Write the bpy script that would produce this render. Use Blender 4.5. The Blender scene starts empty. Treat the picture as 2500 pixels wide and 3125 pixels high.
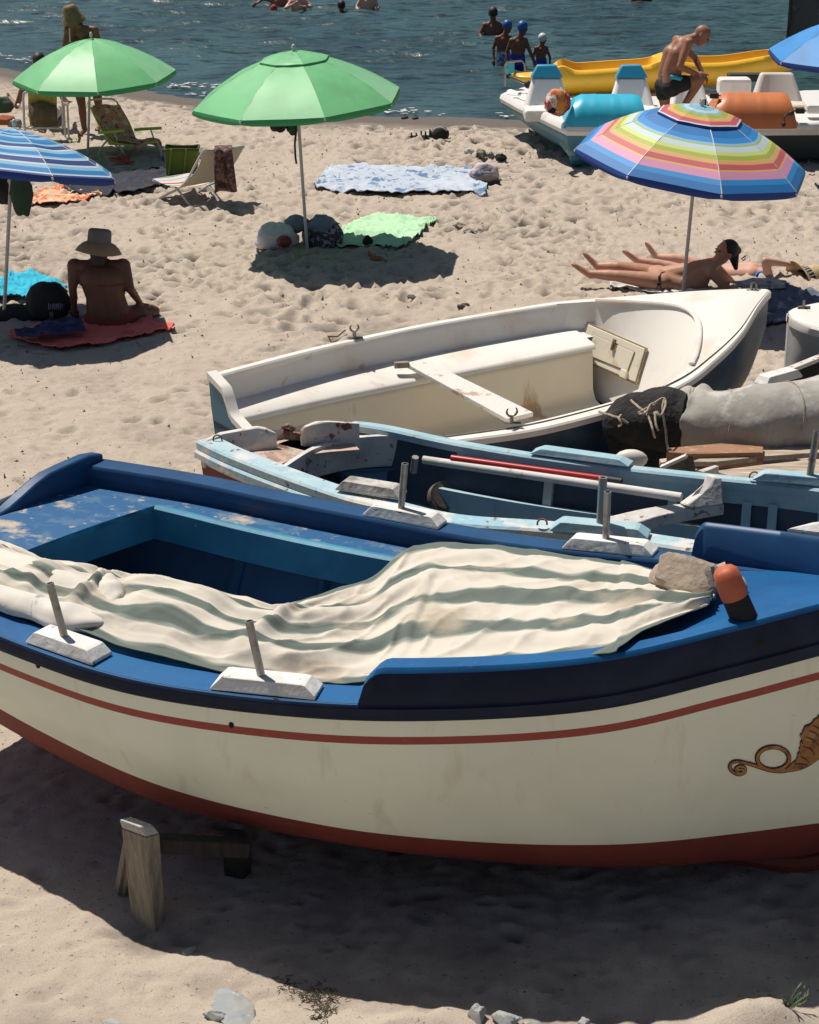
import bpy, math, random
import numpy as np
from mathutils import Vector, Matrix, noise as mnoise
from mathutils.bvhtree import BVHTree
random.seed(7)
S = bpy.context.scene
COL = S.collection
# ---------------------------------------------------------------- camera
H = 4.69; PITCH = math.radians(21.49); FPX = 6000.0
cam_d = bpy.data.cameras.new('camera'); cam = bpy.data.objects.new('camera', cam_d); COL.objects.link(cam)
cam.location = (0, 0, H); cam.rotation_euler = (math.radians(90) - PITCH, 0, 0)
cam_d.sensor_fit = 'VERTICAL'; cam_d.sensor_height = 36.0; cam_d.lens = 36.0 * FPX / 3125.0
cam_d.clip_end = 3000.0; cam_d.clip_start = 0.1
S.camera = cam
# ---------------------------------------------------------------- world and sun
SUN_TRAVEL = Vector((0.38, -0.355, -1.0)).normalized()
elev = math.asin(-SUN_TRAVEL.z); az = math.atan2(-SUN_TRAVEL.x, -SUN_TRAVEL.y)
world = bpy.data.worlds.new('World'); S.world = world; world.use_nodes = True
nt = world.node_tree; bg = nt.nodes['Background']
sky = nt.nodes.new('ShaderNodeTexSky'); sky.sky_type = 'NISHITA'; sky.sun_disc = False
sky.sun_elevation = elev; sky.sun_rotation = az
nt.links.new(sky.outputs[0], bg.inputs[0]); bg.inputs[1].default_value = 0.05
sun_d = bpy.data.lights.new('sun', 'SUN'); sun_d.energy = 5.0; sun_d.angle = math.radians(0.5); sun_d.color = (1.0, 0.93, 0.84)
sun = bpy.data.objects.new('sun', sun_d); COL.objects.link(sun)
sun.rotation_euler = SUN_TRAVEL.to_track_quat('-Z', 'Y').to_euler()
S.view_settings.view_transform = 'Standard'; S.view_settings.look = 'None'
S.view_settings.gamma = 1.0; S.view_settings.exposure = 0.1
# ---------------------------------------------------------------- picture-to-place helpers (real positions on the ground or at a distance)
_s, _c = math.sin(PITCH), math.cos(PITCH)
def ray(px, py):
    x = (px - 1250) / FPX; y = (py - 1562.5) / FPX
    return Vector((x, _c - _s * y, -_s - _c * y))
def G(px, py, z=0.0):
    d = ray(px, py); t = (z - H) / d.z
    return Vector((0, 0, H)) + d * t
def V(px, py, Y):
    d = ray(px, py); return Vector((0, 0, H)) + d * (Y / d.y)
def frame(ox, oy, deg):
    a = math.radians(deg); e = (math.cos(a), math.sin(a)); l = (e[1], -e[0])
    return lambda u, v, z: Vector((ox + u * e[0] + v * l[0], oy + u * e[1] + v * l[1], z))
def cr(P, t):
    """Catmull-Rom through the list P (tuples or vectors); t in 0..len-1"""
    n = len(P); i = min(max(int(math.floor(t)), 0), n - 2); f = t - i
    p = [P[max(i - 1, 0)], P[i], P[i + 1], P[min(i + 2, n - 1)]]
    out = [0.5 * ((2 * b) + (-a + c) * f + (2 * a - 5 * b + 4 * c - d) * f * f + (-a + 3 * b - 3 * c + d) * f ** 3) for a, b, c, d in zip(*p)]
    return Vector(out) if len(out) in (2, 3) else out
def crn(P, n): return [cr(P, i * (len(P) - 1) / (n - 1)) for i in range(n)]
def lerp(a, b, f): return a + (b - a) * f
def sm(a, b, x):
    f = min(max((x - a) / (b - a), 0), 1); return f * f * (3 - 2 * f)
# ---------------------------------------------------------------- materials
def rgb(r, g, b):
    f = lambda c: (c / 255 / 12.92) if c / 255 <= 0.04045 else ((c / 255 + 0.055) / 1.055) ** 2.4
    return (f(r), f(g), f(b), 1)
MATS = {}
def mat(name, col, rough=0.6, layers=(), bump=None, metal=0.0, spec=0.5, trans=0.0, coord='Object', bump2=None, emit=None):
    """layers: (colour, scale, lo, hi, (sx,sy,sz) stretch) noise patches of another colour; bump: (scale, strength, distance)"""
    m = bpy.data.materials.new(name); m.use_nodes = True; n = m.node_tree; L = n.links
    b = n.nodes['Principled BSDF']
    b.inputs['Roughness'].default_value = rough; b.inputs['Metallic'].default_value = metal
    b.inputs['Specular IOR Level'].default_value = spec
    tc = n.nodes.new('ShaderNodeTexCoord')
    cur = n.nodes.new('ShaderNodeRGB'); cur.outputs[0].default_value = col; cur = cur.outputs[0]
    for i, ly in enumerate(layers):
        c2, sc, lo, hi = ly[:4]; st = ly[4] if len(ly) > 4 else (1, 1, 1)
        mp = n.nodes.new('ShaderNodeMapping'); mp.inputs['Scale'].default_value = st; mp.inputs['Location'].default_value = (i * 3.1, i * 1.7, i * 2.3)
        L.new(tc.outputs[coord], mp.inputs[0])
        no = n.nodes.new('ShaderNodeTexNoise'); no.inputs['Scale'].default_value = sc; no.inputs['Detail'].default_value = 7; no.inputs['Roughness'].default_value = 0.6
        L.new(mp.outputs[0], no.inputs['Vector'])
        mr = n.nodes.new('ShaderNodeMapRange'); mr.inputs['From Min'].default_value = lo; mr.inputs['From Max'].default_value = hi
        L.new(no.outputs['Fac'], mr.inputs['Value'])
        mx = n.nodes.new('ShaderNodeMix'); mx.data_type = 'RGBA'
        L.new(mr.outputs[0], mx.inputs[0]); L.new(cur, mx.inputs[6]); mx.inputs[7].default_value = c2
        cur = mx.outputs[2]
    L.new(cur, b.inputs['Base Color'])
    prev = None
    for bp in (bump, bump2):
        if bp:
            no = n.nodes.new('ShaderNodeTexNoise'); no.inputs['Scale'].default_value = bp[0]; no.inputs['Detail'].default_value = 6
            L.new(tc.outputs[coord], no.inputs['Vector'])
            bn = n.nodes.new('ShaderNodeBump'); bn.inputs['Strength'].default_value = bp[1]; bn.inputs['Distance'].default_value = bp[2]
            L.new(no.outputs['Fac'], bn.inputs['Height'])
            if prev: L.new(prev, bn.inputs['Normal'])
            prev = bn.outputs[0]
    if prev: L.new(prev, b.inputs['Normal'])
    if trans > 0:
        tr = n.nodes.new('ShaderNodeBsdfTranslucent'); L.new(cur, tr.inputs[0])
        ms = n.nodes.new('ShaderNodeMixShader'); ms.inputs[0].default_value = trans
        out = n.nodes['Material Output']
        L.new(b.outputs[0], ms.inputs[1]); L.new(tr.outputs[0], ms.inputs[2]); L.new(ms.outputs[0], out.inputs[0])
    m['cur'] = name
    return m
def ramp_uv(name, stops, axis=1, rough=0.8, wob=0.0, trans=0.0, scale=1.0, bump=None, soft=False, extra=None, repeat=False):
    """stripes laid out along a UV axis of the cloth itself"""
    m = bpy.data.materials.new(name); m.use_nodes = True; n = m.node_tree; L = n.links
    b = n.nodes['Principled BSDF']; b.inputs['Roughness'].default_value = rough
    tc = n.nodes.new('ShaderNodeTexCoord'); sp = n.nodes.new('ShaderNodeSeparateXYZ'); L.new(tc.outputs['UV'], sp.inputs[0])
    v = sp.outputs[axis]
    if wob:
        no = n.nodes.new('ShaderNodeTexNoise'); no.inputs['Scale'].default_value = 6; L.new(tc.outputs['UV'], no.inputs['Vector'])
        ma = n.nodes.new('ShaderNodeMath'); ma.operation = 'MULTIPLY_ADD'; L.new(no.outputs['Fac'], ma.inputs[0]); ma.inputs[1].default_value = wob; L.new(v, ma.inputs[2]); v = ma.outputs[0]
    if repeat:
        mu = n.nodes.new('ShaderNodeMath'); mu.operation = 'MULTIPLY'; L.new(v, mu.inputs[0]); mu.inputs[1].default_value = scale
        fr = n.nodes.new('ShaderNodeMath'); fr.operation = 'FRACT'; L.new(mu.outputs[0], fr.inputs[0]); v = fr.outputs[0]
    r = n.nodes.new('ShaderNodeValToRGB'); L.new(v, r.inputs[0]); cr_ = r.color_ramp
    cr_.interpolation = 'EASE' if soft else 'CONSTANT'
    while len(cr_.elements) < len(stops): cr_.elements.new(0.5)
    for e, (p, c) in zip(cr_.elements, stops): e.position = p; e.color = c
    cur = r.outputs[0]
    if extra:
        c2, sc, lo, hi = extra
        no = n.nodes.new('ShaderNodeTexNoise'); no.inputs['Scale'].default_value = sc; no.inputs['Detail'].default_value = 5; L.new(tc.outputs['Object'], no.inputs['Vector'])
        mr = n.nodes.new('ShaderNodeMapRange'); mr.inputs['From Min'].default_value = lo; mr.inputs['From Max'].default_value = hi; L.new(no.outputs['Fac'], mr.inputs['Value'])
        mx = n.nodes.new('ShaderNodeMix'); mx.data_type = 'RGBA'; L.new(mr.outputs[0], mx.inputs[0]); L.new(cur, mx.inputs[6]); mx.inputs[7].default_value = c2; cur = mx.outputs[2]
    L.new(cur, b.inputs['Base Color'])
    if bump:
        no = n.nodes.new('ShaderNodeTexNoise'); no.inputs['Scale'].default_value = bump[0]; no.inputs['Detail'].default_value = 5; L.new(tc.outputs['Object'], no.inputs['Vector'])
        bn = n.nodes.new('ShaderNodeBump'); bn.inputs['Strength'].default_value = bump[1]; bn.inputs['Distance'].default_value = bump[2]
        L.new(no.outputs['Fac'], bn.inputs['Height']); L.new(bn.outputs[0], b.inputs['Normal'])
    if trans > 0:
        tr = n.nodes.new('ShaderNodeBsdfTranslucent'); L.new(cur, tr.inputs[0])
        ms = n.nodes.new('ShaderNodeMixShader'); ms.inputs[0].default_value = trans
        L.new(b.outputs[0], ms.inputs[1]); L.new(tr.outputs[0], ms.inputs[2]); L.new(ms.outputs[0], n.nodes['Material Output'].inputs[0])
    return m
# ---------------------------------------------------------------- objects
def thing(name, label, cat, loc, group=None):
    o = bpy.data.objects.new(name, None); COL.objects.link(o); o.location = loc
    o.empty_display_size = 0.1
    tag(o, label, cat, group); return o
def tag(o, label=None, cat=None, group=None, kind=None):
    if label: o['label'] = label
    if cat: o['category'] = cat
    if group: o['group'] = group
    if kind: o['kind'] = kind
    return o
def wloc(o):
    v = Vector((0, 0, 0))
    while o is not None: v = v + o.location; o = o.parent
    return v
class M:
    def __init__(s): s.v = []; s.f = []; s.mi = []; s.uv = {}
    def add(s, vs, fs, mi=0):
        k = len(s.v); s.v += [tuple(p) for p in vs]
        for i, f in enumerate(fs): s.f.append(tuple(a + k for a in f)); s.mi.append(mi if isinstance(mi, int) else mi[i])
        return k
    def grid(s, rows, mi=0, close_u=False, close_v=False, uv=False, rowmi=None):
        nr = len(rows); nc = len(rows[0]); k = len(s.v)
        for r in rows: s.v += [tuple(p) for p in r]
        if uv:
            for i in range(nr):
                for j in range(nc): s.uv[k + i * nc + j] = (j / (nc - 1), i / (nr - 1))
        for i in range(nr if close_u else nr - 1):
            for j in range(nc if close_v else nc - 1):
                i2 = (i + 1) % nr; j2 = (j + 1) % nc
                s.f.append((k + i * nc + j, k + i * nc + j2, k + i2 * nc + j2, k + i2 * nc + j)); s.mi.append(rowmi[i] if rowmi else mi)
        return s
    def tube(s, pts, r, n=8, mi=0, cap=True, flat=1.0):
        pts = [Vector(p) for p in pts]; rs = r if isinstance(r, (list, tuple)) else [r] * len(pts)
        rows = []; up = None
        for i, p in enumerate(pts):
            d = (pts[min(i + 1, len(pts) - 1)] - pts[max(i - 1, 0)]).normalized()
            if up is None: up = Vector((0, 0, 1)) if abs(d.z) < 0.9 else Vector((0, 1, 0))
            a = d.cross(up).normalized(); b = a.cross(d).normalized(); up = b
            rows.append([p + (a * math.cos(2 * math.pi * j / n) + b * math.sin(2 * math.pi * j / n) * flat) * rs[i] for j in range(n)])
        k = len(s.v); s.grid(rows, mi, close_v=True)
        if cap:
            s.f.append(tuple(k + j for j in range(n))); s.mi.append(mi)
            e = k + (len(pts) - 1) * n; s.f.append(tuple(e + n - 1 - j for j in range(n))); s.mi.append(mi)
        return s
    def box(s, c, ax, ay, az, mi=0):
        c = Vector(c); ax, ay, az = Vector(ax), Vector(ay), Vector(az)
        vs = [c + ax * i + ay * j + az * k for k in (-1, 1) for j in (-1, 1) for i in (-1, 1)]
        s.add(vs, [(0, 2, 3, 1), (4, 5, 7, 6), (0, 1, 5, 4), (2, 6, 7, 3), (0, 4, 6, 2), (1, 3, 7, 5)], mi); return s
    def bar(s, a, b, w, h, mi=0, up=(0, 0, 1)):
        a, b = Vector(a), Vector(b); d = (b - a); L = d.length; d.normalize()
        x = d.cross(Vector(up)).normalized(); z = x.cross(d).normalized()
        return s.box((a + b) / 2, d * L / 2, x * w / 2, z * h / 2, mi)
    def prism(s, poly, vec, mi=0):
        n = len(poly); vec = Vector(vec); poly = [Vector(p) for p in poly]
        s.add(poly + [p + vec for p in poly], [tuple(range(n - 1, -1, -1)), tuple(range(n, 2 * n))] + [(i, (i + 1) % n, n + (i + 1) % n, n + i) for i in range(n)], mi); return s
    def ell(s, c, rx, ry, rz, n=16, m=10, mi=0, rot=None, fn=None):
        c = Vector(c); rows = []
        for i in range(m + 1):
            th = math.pi * i / m; row = []
            for j in range(n):
                ph = 2 * math.pi * j / n
                p = Vector((rx * math.sin(th) * math.cos(ph), ry * math.sin(th) * math.sin(ph), rz * math.cos(th)))
                if fn: p = fn(p)
                if rot: p = rot @ p
                row.append(c + p)
            rows.append(row)
        return s.grid(rows, mi, close_v=True)
    def cap(s, a, b, ra, rb, n=12, mi=0):
        a, b = Vector(a), Vector(b); d = b - a; L = max(d.length, 1e-5); d = d / L
        pts = []; rs = []
        for i in range(5):
            t = math.pi / 2 * (1 - i / 4.5); pts.append(a - d * ra * math.sin(t)); rs.append(max(ra * math.cos(t), 1e-4))
        for i in range(5):
            t = math.pi / 2 * ((i + .5) / 4.5); pts.append(b + d * rb * math.sin(t)); rs.append(max(rb * math.cos(t), 1e-4))
        return s.tube(pts, rs, n, mi)
    def build(s, name, mats, parent=None, smooth=35, label=None, bevel=0, remesh=0, sub=0, msmooth=0, solid=0, sil=1):
        base = wloc(parent) if parent else Vector((0, 0, 0))
        me = bpy.data.meshes.new(name)
        me.from_pydata([(p[0] - base.x, p[1] - base.y, p[2] - base.z) for p in s.v], [], s.f)
        if not isinstance(mats, (list, tuple)): mats = [mats]
        for m in mats: me.materials.append(m)
        me.polygons.foreach_set('material_index', s.mi)
        if s.uv:
            ul = me.uv_layers.new(name='UVMap')
            for lp in me.loops:
                ul.data[lp.index].uv = s.uv.get(lp.vertex_index, (0, 0))
        me.validate(); me.update()
        import bmesh
        if not remesh or True:
            bm = bmesh.new(); bm.from_mesh(me)
            bmesh.ops.remove_doubles(bm, verts=bm.verts, dist=1e-5)
            bmesh.ops.recalc_face_normals(bm, faces=bm.faces)
            bm.to_mesh(me); bm.free()
        if smooth:
            me.polygons.foreach_set('use_smooth', [True] * len(me.polygons))
            if smooth < 180: me.set_sharp_from_angle(angle=math.radians(smooth))
        o = bpy.data.objects.new(name, me); COL.objects.link(o)
        if parent: o.parent = parent
        if label: o['label'] = label
        if remesh:
            r = o.modifiers.new('remesh', 'REMESH'); r.mode = 'VOXEL'; r.voxel_size = remesh; r.use_smooth_shade = True
            sm_ = o.modifiers.new('smooth', 'SMOOTH'); sm_.factor = 0.5; sm_.iterations = msmooth or 4
        if solid:
            so = o.modifiers.new('solid', 'SOLIDIFY'); so.thickness = solid; so.offset = 0
        if bevel:
            bv = o.modifiers.new('bevel', 'BEVEL'); bv.width = bevel; bv.segments = 2; bv.limit_method = 'ANGLE'; bv.angle_limit = math.radians(35)
            bv.harden_normals = False
        if sub:
            sb = o.modifiers.new('sub', 'SUBSURF'); sb.levels = sub; sb.render_levels = sub
        return o
def fbm(x, y, z=0, sc=1.0, o=3):
    v = 0; a = 1; f = sc
    for _ in range(o): v += a * mnoise.noise(Vector((x * f, y * f, z * f))); a *= .5; f *= 2.03
    return v
# ================================================================ SETTING: beach, sea
shore = [(-300, 120), (-60, 52), (-14, 34.5), (-6.43, 31.0), (-3.56, 28.6), (-1.6, 27.1), (1.1, 26.6), (6, 25.8), (14, 25.2), (60, 20), (300, 0)]
sx_, sy_ = zip(*shore)
def shore_y(x): return np.interp(x, sx_, sy_)
rng = np.random.default_rng(3)
def vnoise(x, y, sc, seed):
    r = np.random.default_rng(seed).random((257, 257)); X = x * sc; Y = y * sc
    xi = np.floor(X).astype(int); yi = np.floor(Y).astype(int); fx = X - xi; fy = Y - yi
    fx = fx * fx * (3 - 2 * fx); fy = fy * fy * (3 - 2 * fy)
    a = r[yi % 257, xi % 257]; b = r[yi % 257, (xi + 1) % 257]; c = r[(yi + 1) % 257, xi % 257]; d = r[(yi + 1) % 257, (xi + 1) % 257]
    return (a * (1 - fx) + b * fx) * (1 - fy) + (c * (1 - fx) + d * fx) * fy - .5
def axis_pts(lo, hi, d0, d1, n_out, out_lo, out_hi):
    pts = [lo]; 
    while pts[-1] < hi:
        f = (pts[-1] - lo) / (hi - lo); pts.append(pts[-1] + d0 + (d1 - d0) * f)
    a = lo - np.geomspace(.1, lo - out_lo, n_out)[::-1]; b = pts[-1] + np.geomspace(.1, out_hi - pts[-1], n_out)
    return np.concatenate([a, pts, b])
gx = axis_pts(-8.0, 8.0, .03, .03, 30, -400, 400); gy = axis_pts(5.6, 34, .018, .055, 30, -60, 130)
X, Y = np.meshgrid(gx, gy)
SY = shore_y(X)
base = -0.043 * np.clip(Y - (SY - 1.9), 0, None)
base = np.maximum(base, -2.0)
dry = np.clip((SY - 0.5 - Y) / 1.5, 0, 1)
Z = base + dry * (.05 * vnoise(X, Y, .7, 1) + .022 * vnoise(X, Y, 2.3, 2) + .014 * vnoise(X, Y, 6, 3) + .013 * vnoise(X, Y, 14, 4) + .009 * vnoise(X, Y, 30, 9))
# footprints and scuffs: dense in the middle of the beach, few in front
def dent(cx, cy, a, b, ang, dep):
    R = max(a, b) * 2.2
    i0, i1 = np.searchsorted(gy, [cy - R, cy + R]); j0, j1 = np.searchsorted(gx, [cx - R, cx + R])
    if i1 <= i0 or j1 <= j0: return
    xx = X[i0:i1, j0:j1] - cx; yy = Y[i0:i1, j0:j1] - cy
    u = (xx * math.cos(ang) + yy * math.sin(ang)) / a; v = (-xx * math.sin(ang) + yy * math.cos(ang)) / b
    r2 = u * u + v * v
    Z[i0:i1, j0:j1] += -dep * np.exp(-r2 * 1.6) + dep * .42 * np.exp(-((np.sqrt(r2) - 1.45) ** 2) * 5)
for _ in range(5200):
    cy = rng.uniform(10.5, 29); cx = rng.uniform(-.21 * cy - 1.2, .21 * cy + 1.2)
    if cy > shore_y(cx) - 1.0: continue
    if mnoise.noise(Vector((cx * .55, cy * .4, 8))) < -.06 and rng.random() < .8: continue
    k = rng.uniform(.5, 1.15) * (1.25 if cy > 16 else .85)
    dent(cx, cy, .11 * k, .055 * k, rng.uniform(0, 6.28), rng.uniform(.016, .046) * k)
for _ in range(900):
    cy = rng.uniform(6, 11); cx = rng.uniform(-2.6, 2.6); k = rng.uniform(.3, .9)
    dent(cx, cy, .09 * k, .05 * k, rng.uniform(0, 6.28), rng.uniform(.004, .016) * (1 if rng.random() < .7 else -.6))
for _ in range(15000):
    cy = rng.uniform(9, 29); cx = rng.uniform(-.21 * cy - 1, .21 * cy + 1)
    if cy > shore_y(cx) - 1.2: continue
    k = rng.uniform(.5, 1.3) * (1.2 if cy > 17 else .8)
    dent(cx, cy, .035 * k, .022 * k, rng.uniform(0, 6.28), rng.choice([-1, 1, 1]) * rng.uniform(.012, .034) * k)
# the flattened front edge of the beach with low heaps of sand beside the cradle and in the corner
def heap(p, r, h):
    global Z
    Z += h * np.exp(-(((X - p.x) / r[0]) ** 2 + ((Y - p.y) / r[1]) ** 2))
heap(G(660, 2960), (.25, .12), .04); heap(G(450, 2860), (.22, .14), -.045); heap(G(2300, 3120), (.17, .12), .11); heap(G(820, 3150), (.35, .16), .05); heap(G(1290, 3135), (.2, .1), .07)
def sand_z(x, y):
    i = min(max(np.searchsorted(gy, y), 0), len(gy) - 1); j = min(max(np.searchsorted(gx, x), 0), len(gx) - 1)
    return float(Z[i, j])
nv = X.size; ny, nx = X.shape
me = bpy.data.meshes.new('sand'); me.vertices.add(nv)
me.vertices.foreach_set('co', np.stack([X, Y, Z], -1).astype(np.float32).ravel())
idx = np.arange(nv).reshape(ny, nx); q = np.stack([idx[:-1, :-1], idx[:-1, 1:], idx[1:, 1:], idx[1:, :-1]], -1).reshape(-1, 4)
me.loops.add(q.size); me.polygons.add(len(q)); me.loops.foreach_set('vertex_index', q.ravel().astype(np.int32))
me.polygons.foreach_set('loop_start', np.arange(0, q.size, 4, dtype=np.int32)); me.polygons.foreach_set('loop_total', np.full(len(q), 4, dtype=np.int32))
me.update(calc_edges=True); me.validate(); me.polygons.foreach_set('use_smooth', [True] * len(q))
def sand_material():
    m = bpy.data.materials.new('sand'); m.use_nodes = True; n = m.node_tree; L = n.links; b = n.nodes['Principled BSDF']
    b.inputs['Roughness'].default_value = .95; b.inputs['Specular IOR Level'].default_value = .15
    geo = n.nodes.new('ShaderNodeNewGeometry')
    def noi(sc, det=6, r=.6):
        o = n.nodes.new('ShaderNodeTexNoise'); o.inputs['Scale'].default_value = sc; o.inputs['Detail'].default_value = det; o.inputs['Roughness'].default_value = r
        L.new(geo.outputs['Position'], o.inputs['Vector']); return o.outputs['Fac']
    def rng_(v, a, b_, c=0, d=1):
        o = n.nodes.new('ShaderNodeMapRange'); o.inputs['From Min'].default_value = a; o.inputs['From Max'].default_value = b_; o.inputs['To Min'].default_value = c; o.inputs['To Max'].default_value = d
        L.new(v, o.inputs['Value']); return o.outputs[0]
    def mix(f, a, c):
        o = n.nodes.new('ShaderNodeMix'); o.data_type = 'RGBA'; L.new(f, o.inputs[0])
        if isinstance(a, tuple): o.inputs[6].default_value = a
        else: L.new(a, o.inputs[6])
        if isinstance(c, tuple): o.inputs[7].default_value = c
        else: L.new(c, o.inputs[7])
        return o.outputs[2]
    c = mix(rng_(noi(1.3), .35, .65), (.505, .44, .37, 1), (.45, .39, .325, 1))
    c = mix(rng_(noi(260, 2), .35, .7), c, (.34, .28, .22, 1))
    c = mix(rng_(noi(38, 5, .75), .60, .67), c, (.12, .09, .06, 1))       # bits of dry weed and dark clods
    c = mix(rng_(noi(95, 3, .6), .68, .73), c, (.62, .56, .47, 1))          # broken shell
    sep = n.nodes.new('ShaderNodeSeparateXYZ'); L.new(geo.outputs['Position'], sep.inputs[0])
    wet = rng_(sep.outputs[2], .0, -.05)
    c = mix(wet, c, (.13, .11, .095, 1))
    L.new(c, b.inputs['Base Color'])
    L.new(rng_(sep.outputs[2], -.05, -.085, .95, .35), b.inputs['Roughness'])
    bn = n.nodes.new('ShaderNodeBump'); bn.inputs['Strength'].default_value = .55; bn.inputs['Distance'].default_value = .012; L.new(noi(34, 8, .72), bn.inputs['Height'])
    b2 = n.nodes.new('ShaderNodeBump'); b2.inputs['Strength'].default_value = .5; b2.inputs['Distance'].default_value = .003; L.new(noi(220, 3), b2.inputs['Height']); L.new(bn.outputs[0], b2.inputs['Normal'])
    L.new(b2.outputs[0], b.inputs['Normal']); return m
me.materials.append(sand_material())
sand = bpy.data.objects.new('sand', me); COL.objects.link(sand); tag(sand, kind='structure')
# ---- sea with real ripples
wx = np.concatenate([-9 - np.geomspace(.2, 600, 26)[::-1], np.arange(-9, 9.01, .07), 9 + np.geomspace(.2, 600, 26)])
wy = np.concatenate([[-40, 0, 12, 20], np.arange(24, 44, .055), 44 + np.geomspace(.1, 900, 40)])
WX, WY = np.meshgrid(wx, wy)
dsh = np.clip((WY - shore_y(WX)) / 5.0, 0.12, 1)
WZ = -.08 + dsh * (.105 * vnoise(WX + .5 * vnoise(WX, WY, .5, 20), WY * 2.2, 1.1, 11) + .062 * vnoise(WX * .8, WY * 2.6, 2.6, 12) + .026 * vnoise(WX, WY * 2.2, 5.5, 13))
WZ += .018 * np.exp(-((WY - shore_y(WX) - .5 - .25 * vnoise(WX, WX * 0, .8, 14)) / .12) ** 2)
mw = bpy.data.meshes.new('sea'); idx = np.arange(WX.size).reshape(WX.shape)
q = np.stack([idx[:-1, :-1], idx[:-1, 1:], idx[1:, 1:], idx[1:, :-1]], -1).reshape(-1, 4)
mw.vertices.add(WX.size); mw.vertices.foreach_set('co', np.stack([WX, WY, WZ], -1).astype(np.float32).ravel())
mw.loops.add(q.size); mw.polygons.add(len(q)); mw.loops.foreach_set('vertex_index', q.ravel().astype(np.int32))
mw.polygons.foreach_set('loop_start', np.arange(0, q.size, 4, dtype=np.int32)); mw.polygons.foreach_set('loop_total', np.full(len(q), 4, dtype=np.int32))
mw.update(calc_edges=True); mw.validate(); mw.polygons.foreach_set('use_smooth', [True] * len(q))
m_sea = mat('sea water', (.020, .052, .060, 1), .32, spec=.30, layers=[((.036, .088, .096, 1), .35, .45, .6, (1, .5, 1)), ((.008, .020, .024, 1), 2.2, .50, .62, (.8, 3.2, 1)), ((.045, .10, .11, 1), 5, .56, .68, (.8, 3.2, 1))], bump=(7, .45, .05), bump2=(30, .3, .01))  # dark and pale streaks paint ripple shade and shine into the colour
mw.materials.append(m_sea); sea = bpy.data.objects.new('sea', mw); COL.objects.link(sea); tag(sea, kind='structure')
# thin broken line of foam, with glints painted as white flakes, where the ripples run out
fm = M()
for _ in range(1100):
    x = rng.uniform(-7.2, 7.5); band = rng.choice([.15, .55, .85]); w = rng.uniform(.012, .06); h = rng.uniform(.006, .014)
    if vnoise(np.array([x]), np.array([band * 3]), 1.1, 31)[0] < -.12: continue
    y = float(shore_y(x)) + band + rng.normal(0, .12); z = -.045 if band > .3 else -.062
    n_ = 7; pts = [(x + w * math.cos(a) * (1 + .3 * rng.uniform(-1, 1)), y + h * 1.6 * math.sin(a), z) for a in np.linspace(0, 2 * math.pi, n_, endpoint=False)]
    fm.prism(pts, (0, 0, .012))
fo = fm.build('foam', mat('foam', (.85, .85, .82, 1), .4)); tag(fo, 'broken white foam and painted glints along the waterline', 'foam', kind='stuff')

# dark crumbs of weed, wood and clods strewn over the dry sand
db = M(); rr = random.Random(21)
for _ in range(3600):
    y = rr.uniform(6.2, 26); x = rr.uniform(-.215 * y - .6, .215 * y + .6)
    if y > shore_y(x) - 1.2: continue
    if y < 11 and rr.random() < .75: continue
    cl_ = mnoise.noise(Vector((x * .7, y * .7, 3)))
    if cl_ < -.1 and rr.random() < .7: continue
    p = Vector((x, y, sand_z(x, y) + .002)); L_ = rr.uniform(.008, .032) * (1 if y > 11 else .5); a = rr.uniform(0, 6.28); w = L_ * rr.uniform(.25, .7); d = Vector((math.cos(a), math.sin(a), 0)); n_ = Vector((-d.y, d.x, 0)); h = L_ * rr.uniform(.3, .8)
    db.add([p - d * L_ * .6, p + n_ * w * .5, p + d * L_ * .5, p - n_ * w * .4, p + Vector((0, 0, h)) + d * L_ * .1], [(0, 1, 4), (1, 2, 4), (2, 3, 4), (3, 0, 4)])
tag(db.build('beach_debris', mat('dark beach litter', (.10, .075, .05, 1), .95, [((.30, .25, .19, 1), 3, .45, .55), ((.04, .03, .025, 1), 7, .5, .6)]), None, smooth=0), 'dark crumbs of weed and wood strewn over the dry sand', 'debris', kind='stuff')
# ================================================================ PAINTS
m_cream = mat('cream hull paint', (.82, .85, .70, 1), .42, [((.73, .76, .62, 1), 1.1, .45, .7), ((.68, .64, .50, 1), 7, .58, .74, (1, 1, .22)), ((.58, .52, .40, 1), 34, .69, .73, (.5, .5, 2)), ((.42, .34, .25, 1), 70, .73, .76)], bump=(5, .12, .01), spec=.4)
m_redstripe = mat('brick red stripe paint', (.30, .045, .03, 1), .5, [((.38, .09, .06, 1), 14, .6, .75)])
m_redhull = mat('red bottom paint', (.19, .034, .024, 1), .7, [((.14, .024, .018, 1), 2.2, .4, .65), ((.20, .10, .07, 1), 14, .62, .8)], bump=(12, .2, .01))
m_blue = mat('royal blue deck paint', (.002, .100, .27, 1), .45, [((.002, .075, .22, 1), 2.5, .4, .65), ((.03, .15, .36, 1), 45, .60, .78)], bump=(30, .15, .004), bump2=(5, .2, .01))
m_navyshade = mat('navy with painted shade', (.006, .012, .035, 1), .6, [((.012, .02, .05, 1), 5, .45, .65)], spec=.25, bump=(20, .2, .004))  # blue outer faces taken down to near black, their shade painted in
m_bluedark = mat('dark blue rail paint', (.002, .045, .13, 1), .5, [((.004, .062, .17, 1), 4, .4, .65), ((.10, .16, .25, 1), 38, .70, .8)], bump=(22, .2, .004))
m_blueworn = mat('worn blue deck paint with sand', (.005, .085, .22, 1), .7, [((.05, .13, .23, 1), 9, .5, .62, (1, 1, 1)), ((.42, .36, .28, 1), 3.2, .56, .64), ((.36, .33, .28, 1), 16, .60, .68)], bump=(40, .35, .004))
m_lightblue = mat('light blue coaming paint', (.05, .27, .40, 1), .5, [((.035, .19, .31, 1), 5, .4, .7), ((.25, .42, .5, 1), 30, .66, .8)], bump=(26, .25, .004))
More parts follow.
